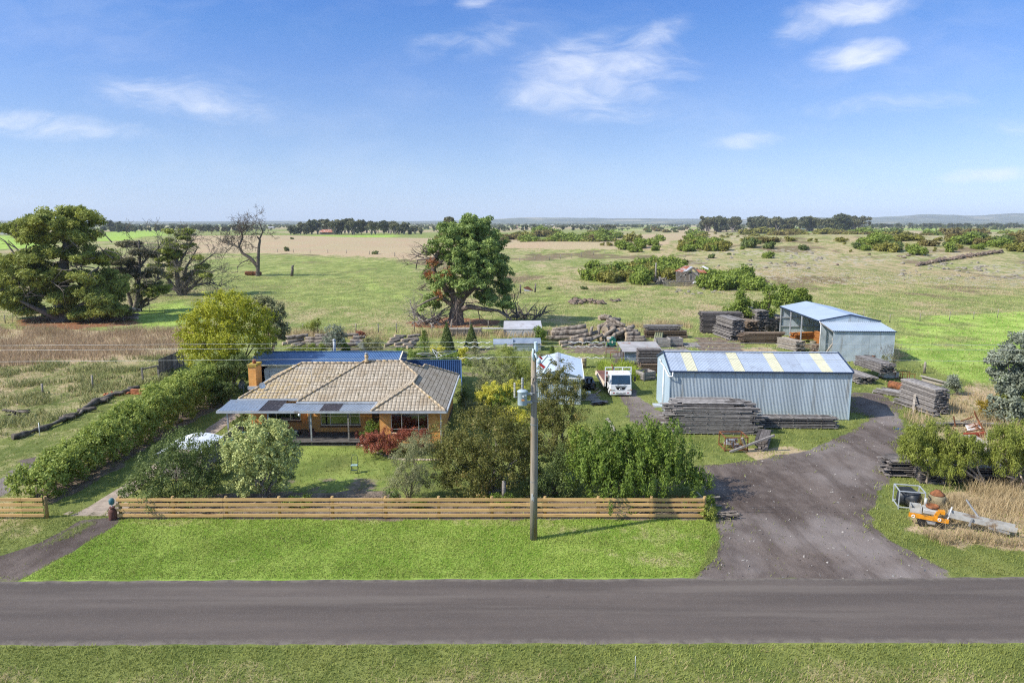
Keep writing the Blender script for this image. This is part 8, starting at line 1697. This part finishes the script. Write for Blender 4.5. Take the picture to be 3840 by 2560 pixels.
# grove with the rusty barn (left of centre)
for k in range(40):
    u = k / 39; px = 1085 + 490 * u + random.uniform(-8, 8); tp = 836 - 14 * math.sin(math.pi * min(1, .15 + u)) + random.uniform(-7, 8) + (12 if u < .12 or u > .92 else 0)
    far_tree(px, 877 + random.uniform(-3, 4), tp, 'grey green gum of the grove behind the rusty barn', 'gums of the grove', random.choice(('gum', 'gum', 'dark')), 1.15)
for px, tp in ((1535, 858), (1578, 862), (1110, 850), (1150, 846)): far_tree(px, 880, tp, 'dark low tree at an end of the grove', 'dark trees of the grove', 'dark', 1.1)
c = G(1230, 879); s = SC(c.y, c.z); t = thing('rusty_barn', 'long low barn with a rust streaked roof in front of the grove', 'barn', c); w_ = 34 * s
MB().slab([c + Vector((-w_, 0, 2.6)), c + Vector((w_, 0, 2.6)), c + Vector((w_ * .92, 9, 6.3)), c + Vector((-w_ * .92, 9, 6.3))], .15).part('roof', M_RI, t, True); MB().bb(c.x - w_ * .95, c.x + w_ * .95, c.y + 1, c.y + 8, 0 + c.z, 2.5 + c.z).part('wall', M_GREYWOOD, t, True)
c = G(1271, 879); t = thing('windmill', 'thin steel windmill beside the rusty barn', 'windmill', c); MB().tube([c, c + Vector((0, 0, 9))], [.4, .1], 5).part('tower', M_STEEL, t, True); MB().cyl(c + Vector((0, -.2, 9.2)), c + Vector((0, .2, 9.2)), 1.4, 12).part('wheel', M_STEEL, t, True)
far_tree(1690, 905, 806, 'tall pale gum peeping over the left shoulder of the old pine', None, 'gum', .8); far_tree(1660, 890, 838, 'dark tree low at the left of the old pine crown', None, 'dark', 1.0)
far_tree(2278, 868, 840, 'wide dark umbrella crowned tree alone on the plain', None, 'umbrella', 2.0)
for px, tp, w2 in ((1995, 852, 1.4), (2020, 852, 1.4), (2050, 850, 1.3), (2150, 846, 1.4), (2180, 846, 1.5), (2205, 848, 1.5), (2110, 847, 1.5), (1960, 842, .9), (1975, 842, .9), (2005, 840, 1.0), (1870, 850, 1.3), (1955, 854, 1.2), (2230, 852, 1.2)): far_tree(px, 864, tp, 'dark spreading tree of the scattered line beyond the knoll', 'trees beyond the knoll', 'dark', w2)
# left skyline
for k in range(34): px = 395 + k * 17 + random.uniform(-7, 7); far_tree(px, 870 + random.uniform(-3, 2), 848 + random.uniform(-8, 5), 'dark tree of the line behind the bright left field', 'trees behind the left field', random.choice(('dark', 'gum', 'dark')), 1.3)
for k in range(22): px = 410 + random.uniform(0, 90); far_tree(px, 868, 824 + (px - 400) * .2 + random.uniform(-4, 6), 'tall tree of the clump right behind the giant cypress', 'clump behind the cypress', 'dark', .9)
for k in range(12): px = -40 + k * 12; far_tree(px, 868, 850 + random.uniform(-4, 6), 'dark tree at the far left skyline', 'far left trees', 'dark', 1.3)
for k in range(8): px = 770 + k * 22; far_tree(px, 868, 850 + random.uniform(-6, 4), 'small tree of the line behind the dead tree', 'trees behind the dead tree', 'dark', 1.2)
# gum belt right
for k in range(52):
    u = random.random(); px = 2635 + 600 * u; tp = 815 + random.uniform(-6, 12) + (8 if .48 < u < .55 else 0) - (10 if .72 < u < .92 else 0)
    far_tree(px, 868 + random.uniform(-2, 3), tp, 'gum of the tall belt on the right skyline', 'gums of the right belt', random.choice(('gum', 'gum', 'dark')), 1.25)
for px, tp in ((2650, 816), (2660, 818), (3155, 808), (3175, 806), (3045, 812), (3035, 814), (3195, 812)): far_tree(px, 868, tp, 'tallest wind shaped gum of the right belt', 'tallest gums of the belt', 'gum', 1.2)
c = G(2975, 870); s = SC(c.y, c.z); t = thing('farm_shed', 'long low white farm shed in front of the right gum belt', 'shed', c); MB().bb(c.x - 40 * s, c.x + 10 * s, c.y, c.y + 12, c.z, c.z + 4).part('wall', M_SHEDG, t, True); MB().bb(c.x + 10.2 * s, c.x + 42 * s, c.y - 2, c.y + 14, c.z, c.z + 5.5).part('annexe', M_WHITE, t, True); MB().slab([c + Vector((-42 * s, -1, 4.1)), c + Vector((10 * s, -1, 4.1)), c + Vector((10 * s, 13, 5.6)), c + Vector((-42 * s, 13, 5.6))], .2).part('roof', M_WROOF, t, True)
for k in range(70): px = 3260 + random.uniform(0, 640); far_tree(px, 853 + random.uniform(-2, 4), 838 + random.uniform(-3, 6), 'dark tree of the distant line at the right', 'distant right trees', 'dark', 1.5)
M_FARW = mat('far_house', (.5, .47, .44), .8)
for i, (px, py, w_, lb) in enumerate(((1928, 855, 14, 'tiny pale house on the plain behind the pine'), (2225, 858, 12, 'tiny white house left of the umbrella tree'), (2065, 846, 20, 'tiny white roofed house beyond the knoll'), (1010, 858, 16, 'tiny pale farm roof on the skyline behind the dead tree'), (2540, 850, 14, 'tiny white house on the far plain'), (3300, 848, 16, 'tiny pale house right of the gum belt'), (3265, 846, 18, 'tiny grey roofed house right of the gum belt'), (15, 880, 14, 'pale blue shed at the far left edge'))):
    c = G(px, py); s = SC(c.y); t = thing('far_house', lb, 'house', c); MB().bb(c.x - w_ * s, c.x + w_ * s, c.y, c.y + 9, c.z, c.z + 3.2).part('wall', M_FARW, t, True); MB().add([c + Vector((sx * (w_ * s + .4), yy, zz)) for sx in (-1, 1) for yy, zz in ((-.5, 3.2), (4.5, 5.2), (9.5, 3.2))], [(0, 1, 4, 3), (1, 2, 5, 4), (0, 2, 1), (3, 4, 5)]).part('roof', M_RI if i == 0 else M_WIRON, t, True)
# far woods: lines of trees no one could count
def far_wood(name, ranges, n, hh, seed, mt):
    rng = np.random.default_rng(seed); P = []
    for (x0, x1, d0, d1, m) in ranges:
        d = d0 + (d1 - d0) * rng.random(m); u = (x0 + (x1 - x0) * rng.random(m) - 1920) / FPX; k = fbm(u * 26, d / 260, seed) > .47; P.append(np.stack([u[k] * d[k], d[k], rng.random(k.sum())], 1))
    P = np.concatenate(P); m = len(P); V = []
    for j in range(7):
        h = hh * (.55 + .7 * P[:, 2]); w_ = h * .6; c = np.stack([P[:, 0] + rng.normal(size=m) * w_ * .6, P[:, 1] + rng.normal(size=m) * 3, h * (.25 + .5 * rng.random(m))], 1); a = nrmz(rng.normal(size=(m, 3)) * [1, .35, .5]) * (w_ * .55)[:, None]; b_ = nrmz(rng.normal(size=(m, 3)) * [.4, .3, 1]) * (h * .34)[:, None]; V.append(np.stack([c - a, c + b_, c + a, c - b_], 1))
    V = np.concatenate(V).reshape(-1, 3); V[:, 2] = np.maximum(V[:, 2], 0) + np.repeat(H(V[::4, 0], V[::4, 1]), 4)
    o = link(name, np_mesh(name, V, np.arange(len(V)).reshape(-1, 4), mt, attrs={'v': np.repeat(rng.random(len(V) // 4), 4)})); tag(o, 'far belts of dark trees crossing the plain towards the horizon', 'woods', kind='stuff')
far_wood('far_woods', [(-500, 4400, 1250, 1700, 500), (-500, 4400, 1900, 2700, 1500), (-500, 4400, 3000, 4800, 2600), (-500, 4400, 5200, 7500, 3000)], 0, 9, 5, leafmat('leaf_far_dark', (.040, .055, .030), (.10, .115, .06)))
# blue hills
xs = np.linspace(-9000, 13000, 260); V = []; F = []
M_HILL = mat('hill_scrub', (.085, .10, .05), .95, var=.4, scale=.0022, dirt=(.28, .25, .15), dirt_amt=.45, dirt_scale=.0016)
for i, (d, amp, x_on) in enumerate(((7600, 62, 900), (9800, 130, 0))):
    prof = amp * (.25 + 1.0 * fbm(xs / 1500, xs * 0 + i * 7, 60 + i, 4)) * (.35 + .65 * sstep(x_on - 2200, x_on + 3200, xs)); rows = []
    for k, (dd, f) in enumerate(((-1500, 0), (-900, .35), (-450, .75), (0, 1), (700, .7), (1600, 0))): rows.append(np.stack([xs * (1 + dd / d * .1), np.full_like(xs, d + dd) + 200 * np.sin(xs / 900), prof * f - (6 if f == 0 else 0)], 1))
    b0 = sum(len(v) for v in V); V += rows; n_ = len(xs)
    ii = b0 + np.arange(6 * n_).reshape(6, n_); F.append(np.stack([ii[:-1, :-1], ii[:-1, 1:], ii[1:, 1:], ii[1:, :-1]], -1).reshape(-1, 4))
tag(link('hills', np_mesh('hills', np.concatenate(V), np.concatenate(F), M_HILL, True)), kind='structure')

# ------------------------------------------------------------------ grass
def grass_mat(name, c0, c1, trans=.25): return leafmat(name, c0, c1, trans, .7)
def blades(name, rng, P, hgt, wid, lean, mt, label, v=None, two=True):
    n = len(P); a = rng.random(n) * math.tau; d = np.stack([np.cos(a), np.sin(a), np.zeros(n)], 1); w_ = np.stack([-d[:, 1], d[:, 0], np.zeros(n)], 1) * (wid * (.6 + .8 * rng.random(n)))[:, None]; h = hgt * (.45 + .6 * rng.random(n) + .5 * (fbm(P[:, 0] / .9, P[:, 1] / .9, 211, 3) - .3)); l = lean * (.4 + rng.random(n)) * h
    up = np.array([0, 0, 1.]); p0 = P; p1 = P + up * (h * .62)[:, None] + d * (l * .35)[:, None]; p2 = P + up * h[:, None] + d * l[:, None]
    V = np.stack([p0 - w_, p0 + w_, p1 + w_ * .7, p1 - w_ * .7, p1 - w_ * .7, p1 + w_ * .7, p2 + w_ * .12, p2 - w_ * .12], 1).reshape(-1, 3) if two else np.stack([p0 - w_, p0 + w_, p2 + w_ * .15, p2 - w_ * .15], 1).reshape(-1, 3)
    vv = np.clip(.5 * rng.random(n) + .9 * (fbm(P[:, 0] / 2.6, P[:, 1] / 1.9, 201, 5) - .25), 0, 1) if v is None else v; o = link(name, np_mesh(name, V, np.arange(len(V)).reshape(-1, 4), mt, attrs={'v': np.repeat(vv, 8 if two else 4)})); return tag(o, label, 'grass', kind='stuff')
def scatter(rng, x0, x1, y0, y1, n, f):
    x = x0 + (x1 - x0) * rng.random(n); y = y0 + (y1 - y0) * rng.random(n); k = np.abs(x) < (y * .99 + 2.4) * .735 + 2; x, y = x[k], y[k]
    k = rng.random(len(x)) < f(x, y); return np.stack([x[k], y[k], H(x[k], y[k])], 1)
G_LUSH = grass_mat('grass_lush', (.105, .155, .024), (.255, .345, .075)); G_MID = grass_mat('grass_mid', (.105, .125, .030), (.220, .265, .072)); G_DRY = grass_mat('grass_dry', (.19, .155, .088), (.40, .335, .215)); G_BRN = grass_mat('grass_brown', (.13, .105, .065), (.32, .25, .18))
G_PALE = grass_mat('grass_pale', (.150, .185, .060), (.30, .335, .13)); rng = np.random.default_rng(99)  # blades for the far ground, haze paleness put into their colour
def onroad(x, y): return (y > road_y(ROAD_NEAR, x) - .05) & (y < road_y(ROAD_FAR, x) + .05)
def built(x, y): return ((x > -19) & (x < -4.8) & (y > 46.8) & (y < 57.6)) | ((x > 12) & (x < 26.2) & (y > 53.6) & (y < 60.6)) | ((x > -22.6) & (x < -21.3) & (y > 35.3) & (y < 58)) | ((x > -19.3) & (x < -9) & (y > 47.3) & (y < 50.5))
def f_lush(x, y): o = cover(x, y); return np.clip(o['lush'] * 1.3, 0, 1) * (1 - o['gravel']) * (1 - o['dirt']) * ~onroad(x, y) * ~built(x, y)
def f_mid(x, y): o = cover(x, y); return np.clip(1 - o['lush'] * .6, 0, 1) * (1 - .7 * np.clip(o['dry'] * 1.2, 0, 1)) * (1 - o['gravel'] * .985) * (1 - o['dirt'] * .9) * (1 - o['red']) * ~onroad(x, y) * ~built(x, y)
def f_dry(x, y): o = cover(x, y); return sstep(.2, .55, o['dry'] + .5 * (fbm(x / 1.5, y / 1.5, 4) - .5)) * (1 - o['gravel'] * .99) * (1 - o['dirt'] * .8) * ~onroad(x, y) * ~built(x, y)
blades('lawn_grass', rng, scatter(rng, -26, 14, 26.5, 36, 150000, f_lush), .07, .011, .8, G_LUSH, 'short bright green grass of the front verge and lawn')
blades('near_grass', rng, scatter(rng, -23, 23, 19, 24.4, 90000, f_mid), .10, .012, .8, G_MID, 'rough green grass of the near verge')
blades('near_straw', rng, scatter(rng, -23, 23, 19, 24.4, 30000, f_dry), .12, .009, 1.3, G_DRY, 'dry straw grass of the near verge')
blades('verge_grass', rng, scatter(rng, -30, 32, 26.5, 36, 110000, f_mid), .09, .012, .9, G_MID, 'rough green grass beside the drives')
blades('meadow_grass', rng, scatter(rng, -60, 60, 32, 75, 170000, f_mid), .14, .022, .8, G_MID, 'rough green grass around the house and yard', two=False)
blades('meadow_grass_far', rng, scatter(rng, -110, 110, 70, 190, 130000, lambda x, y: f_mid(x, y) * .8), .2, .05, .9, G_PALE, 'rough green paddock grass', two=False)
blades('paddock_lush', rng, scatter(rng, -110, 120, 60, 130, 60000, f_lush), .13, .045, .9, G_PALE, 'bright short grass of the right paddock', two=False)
blades('paddock_straw', rng, scatter(rng, -120, 130, 60, 210, 170000, lambda x, y: f_dry(x, y) * .8), .26, .035, .9, G_DRY, 'dry straw coloured tussocks of the paddocks', two=False)
def f_tall_r(x, y): j = fbm(x / 1.2, y / 1.2, 8); return (sdf(x, y, Z_DRY_R) + (j - .5) * 3 > 0) * sstep(.34, .6, j + .06) * (seg_dist(x, y, np.array([[20.0, 34.6], [21.2, 34.0], [24.4, 32.6]])) > .75)
def f_tall_r2(x, y): j = fbm(x / 1.5, y / 1.5, 8); return (sdf(x, y, Z_DRY_R2) + (j - .5) * 3 > 0) * sstep(.42, .6, j) * 1.
blades('tall_dry_grass', rng, scatter(rng, 20, 36, 31, 42, 24000, f_tall_r), .72, .010, .9, G_DRY, 'tall golden dry grass around the orange machine')
blades('tall_dry_grass_far', rng, scatter(rng, 28, 50, 40, 62, 22000, f_tall_r2), .7, .014, .7, G_DRY, 'tall golden dry grass around the rusty implement')
def f_brown(x, y): j = fbm(x / 3, y / 3, 12); return (sdf(x, y, Z_BROWN_L) + (j - .5) * 8 > 0) * sstep(.36, .56, j + .06)
blades('tall_brown_grass', rng, scatter(rng, -95, -34, 66, 108, 80000, f_brown), .85, .018, .55, G_BRN, 'tall brown seeding grass of the left paddock')
def f_strip(x, y): j = fbm(x / 1.5, y / 1.5, 14); return (seg_dist(x, y, gp([(1080, 1262), (1420, 1262), (1620, 1262), (2100, 1255), (2500, 1225)])) < 2.2 + j * 2) * sstep(.35, .6, j)
blades('fence_line_grass', rng, scatter(rng, -40, 32, 78, 112, 60000, f_strip), .9, .022, .5, G_DRY, 'tall dry grass along the wire fence behind the logs')
def f_weed(x, y): j = fbm(x / 2.2, y / 2.2, 15); return (sdf(x, y, Z_WEEDS_L) > -.5) * sstep(.42, .62, j)
P = scatter(rng, -60, -27, 42, 84, 52000, f_weed); blades('paddock_weeds', rng, P, .5, .035, .8, grass_mat('weed_green', (.10, .125, .04), (.24, .25, .12)), 'pale green weeds of the left paddock')
def f_edge(x, y): j = fbm(x, y, 16); d = np.minimum(np.abs(sdf(x, y, Z_YARD)), 9); return (d < .3 + j * .8) * sstep(.45, .62, j) * ~onroad(x, y) * ~built(x, y) * (y > road_y(ROAD_FAR, x) + .6)
blades('yard_edge_weeds', rng, scatter(rng, 8, 36, 27, 62, 60000, f_edge), .12, .016, .9, G_MID, 'weedy tufts along the edge of the gravel yard')
P = scatter(rng, 9, 12.5, 68, 76, 9000, lambda x, y: sstep(.4, .6, fbm(x / 1.2, y / 1.2, 18))); blades('tall_green_weeds', rng, P, .75, .03, .7, grass_mat('weed_bright', (.13, .20, .02), (.27, .33, .06)), 'tall bright green weeds left of the iron hut')
# loose stones on the gravel
n_ = 5000; x = rng.uniform(8, 36, n_); y = rng.uniform(27, 62, n_); o_ = cover(x, y); k = rng.random(n_) < o_['gravel'] * .5; P = np.stack([x[k], y[k], np.full(k.sum(), .012)], 1); m_ = len(P); a = rng.normal(size=(m_, 3)) * .03; b_ = rng.normal(size=(m_, 3)) * .03; V = np.stack([P - a, P + b_, P + a, P - b_ + [0, 0, .02]], 1).reshape(-1, 3); V[:, 2] = np.maximum(V[:, 2], .006)
tag(link('loose_stones', np_mesh('loose_stones', V, np.arange(len(V)).reshape(-1, 4), mat('gravel_stone', (.26, .24, .22), .9, var=.4))), 'loose pale stones scattered over the gravel yard', 'gravel', kind='stuff')
# ------------------------------------------------------------------ daylight, sky and air
SUN_EL, SUN_DIR = R(41), Vector((.943, .333, 0)).normalized()      # the light travels to the right and slightly away
ld = bpy.data.lights.new('sun', 'SUN'); ld.energy = 2.9; ld.angle = R(.5); ld.color = (1, .95, .87)
sun = bpy.data.objects.new('sun', ld); COL.objects.link(sun); sun.location = (-40, -10, 60)
tv = Vector((SUN_DIR.x * math.cos(SUN_EL), SUN_DIR.y * math.cos(SUN_EL), -math.sin(SUN_EL)))
sun.rotation_euler = tv.to_track_quat('-Z', 'Y').to_euler()
w = bpy.data.worlds.new('World'); scene.world = w; w.use_nodes = True; nt = w.node_tree
for q in list(nt.nodes): nt.nodes.remove(q)
n = N(nt); wo = n.n('ShaderNodeOutputWorld'); bg = n.n('ShaderNodeBackground')
sk = n.n('ShaderNodeTexSky'); sk.sky_type = 'NISHITA'; sk.sun_disc = False; sk.sun_elevation = SUN_EL
sk.sun_rotation = math.atan2(-SUN_DIR.x, -SUN_DIR.y); sk.altitude = 300; sk.air_density = 1.0; sk.dust_density = .35; sk.ozone_density = 2.2
dirv = n.n('ShaderNodeTexCoord').outputs['Generated']; sx = n.n('ShaderNodeSeparateXYZ'); n.l(dirv, sx.inputs[0])
el = sx.outputs[2]
# deeper blue with height within view, milky at the horizon
tint = n.n('ShaderNodeValToRGB'); n.l(n.mr(el, 0, .6, smooth=False), tint.inputs[0]); cr = tint.color_ramp
cr.elements[0].position = .004; cr.elements[0].color = (0.307, 0.401, 0.663, 1); cr.elements[1].position = 1; cr.elements[1].color = (1.0, .94, .84, 1)
for p_, c_ in ((.055, (0.294, 0.347, 0.538)), (.115, (0.307, 0.343, 0.472)), (.19, (0.294, 0.334, 0.454)), (.263, (0.280, 0.334, 0.467)), (.33, (0.245, 0.322, 0.481)), (.395, (0.209, 0.316, 0.490)), (.453, (0.182, 0.303, 0.503)), (.52, (0.169, 0.294, 0.507)), (.7, (.80, .78, .76))):  # high stops, out of view, are brightened and warmed to lift the shade
    e = cr.elements.new(p_); e.color = (*c_, 1)
base = n.mix(1., sk.outputs[0], tint.outputs[0], 'MULTIPLY')
# thin cloud: patches of drawn-out wisps
yy = n.math('MAXIMUM', sx.outputs[1], .05); u = n.math('DIVIDE', sx.outputs[0], yy); v = n.math('DIVIDE', el, yy)
cmb = n.n('ShaderNodeCombineXYZ'); n.l(u, cmb.inputs[0]); n.l(v, cmb.inputs[1]); uv = cmb.outputs[0]
wv = n.n('ShaderNodeVectorMath', operation='ADD'); n.l(uv, wv.inputs[0])
wsc = n.n('ShaderNodeVectorMath', operation='SCALE'); n.l(n.noise(n.mapping(uv, (3, 6, 1)), 1.6, 3, out='Color'), wsc.inputs[0]); wsc.inputs['Scale'].default_value = .11; n.l(wsc.outputs[0], wv.inputs[1])
fib = n.noise(n.mapping(wv.outputs[0], (5, 17, 1), (0, 0, R(-14))), 1.5, 8, .62)
fine = n.noise(n.mapping(wv.outputs[0], (9, 26, 1), (0, 0, R(-8))), 2.3, 6, .6)
soft = n.noise(n.mapping(uv, (3, 5, 1)), 1.3, 4, .5)
def blob(px, py, rx, ry, rot=0., amt=1.):
    d = ray(px, py); cu, cv = d[0] / d[1], d[2] / d[1]; a = R(rot)
    du = n.math('SUBTRACT', u, cu); dv = n.math('SUBTRACT', v, cv)
    p = n.math('ADD', n.math('MULTIPLY', du, math.cos(a) * FPX / rx), n.math('MULTIPLY', dv, math.sin(a) * FPX / rx))
    q = n.math('ADD', n.math('MULTIPLY', du, -math.sin(a) * FPX / ry), n.math('MULTIPLY', dv, math.cos(a) * FPX / ry))
    r = n.math('SQRT', n.math('ADD', n.math('MULTIPLY', p, p), n.math('MULTIPLY', q, q)))
    return n.math('MULTIPLY', n.mr(r, 1.15, .1), amt)
patches = [(2240, 280, 560, 200, 8, .95), (2420, 160, 260, 90, 22, .8), (2250, 420, 420, 90, -4, .55), (3220, 205, 260, 75, 8, 1.15), (3020, 95, 190, 90, 20, .85), (3200, 30, 330, 85, 6, 1.1), (3720, 655, 330, 45, 4, .95), (3800, 480, 200, 60, 0, .5), (150, 470, 620, 80, -3, .9), (700, 370, 520, 130, -8, .75), (1780, 10, 130, 40, 10, .7), (3300, 390, 650, 80, 2, .6), (2850, 520, 360, 60, 8, .65), (1750, 150, 380, 130, 10, .6), (3500, 720, 700, 40, 2, .4)]
acc = None
for b_ in patches:
    q = blob(*b_); acc = q if acc is None else n.math('MAXIMUM', acc, q)
dens = n.math('ADD', n.math('ADD', n.math('MULTIPLY', fib, .9), n.math('MULTIPLY', fine, .35)), n.math('MULTIPLY', soft, .35))
cl = n.math('MULTIPLY', n.mr(n.math('ADD', n.math('SUBTRACT', dens, .86), n.math('MULTIPLY', acc, .36)), -.06, .66), n.mr(acc, .0, .7))
veil = n.math('MULTIPLY', n.mr(n.math('ADD', n.math('MULTIPLY', fib, .5), n.math('MULTIPLY', soft, .6)), .48, .8), .16); cl = n.math('MAXIMUM', cl, veil)
cloud = n.mix(n.math('MULTIPLY', cl, .85), base, (3.05, 3.18, 3.5))
n.l(cloud, bg.inputs[0]); bg.inputs[1].default_value = .15; n.l(bg.outputs[0], wo.inputs[0])
vs = scene.view_settings; vs.view_transform = 'Standard'; vs.look = 'None'; vs.exposure = 1.16; vs.gamma = 1
scene.cycles.use_denoising = False; scene.cycles.filter_width = 1.15
scene.cycles.max_bounces = 6; scene.cycles.diffuse_bounces = 3; scene.cycles.glossy_bounces = 3; scene.cycles.transmission_bounces = 4; scene.cycles.transparent_max_bounces = 8; scene.cycles.volume_bounces = 0
scene.cycles.sample_clamp_indirect = 4

# the air over the plain: far things fade to blue
m, nt, out = nm('air'); n = N(nt); pv = n.n('ShaderNodeVolumePrincipled'); pv.inputs['Color'].default_value = (.80, .88, 1, 1); pv.inputs['Density'].default_value = 7e-5; pv.inputs['Anisotropy'].default_value = .0
n.l(pv.outputs[0], out.inputs['Volume'])
tag(link('haze', MB().bb(-17000, 17000, -200, 17200, -12, 260).mesh('haze', m)), 'thin blue haze over the far plain', 'haze', kind='stuff')
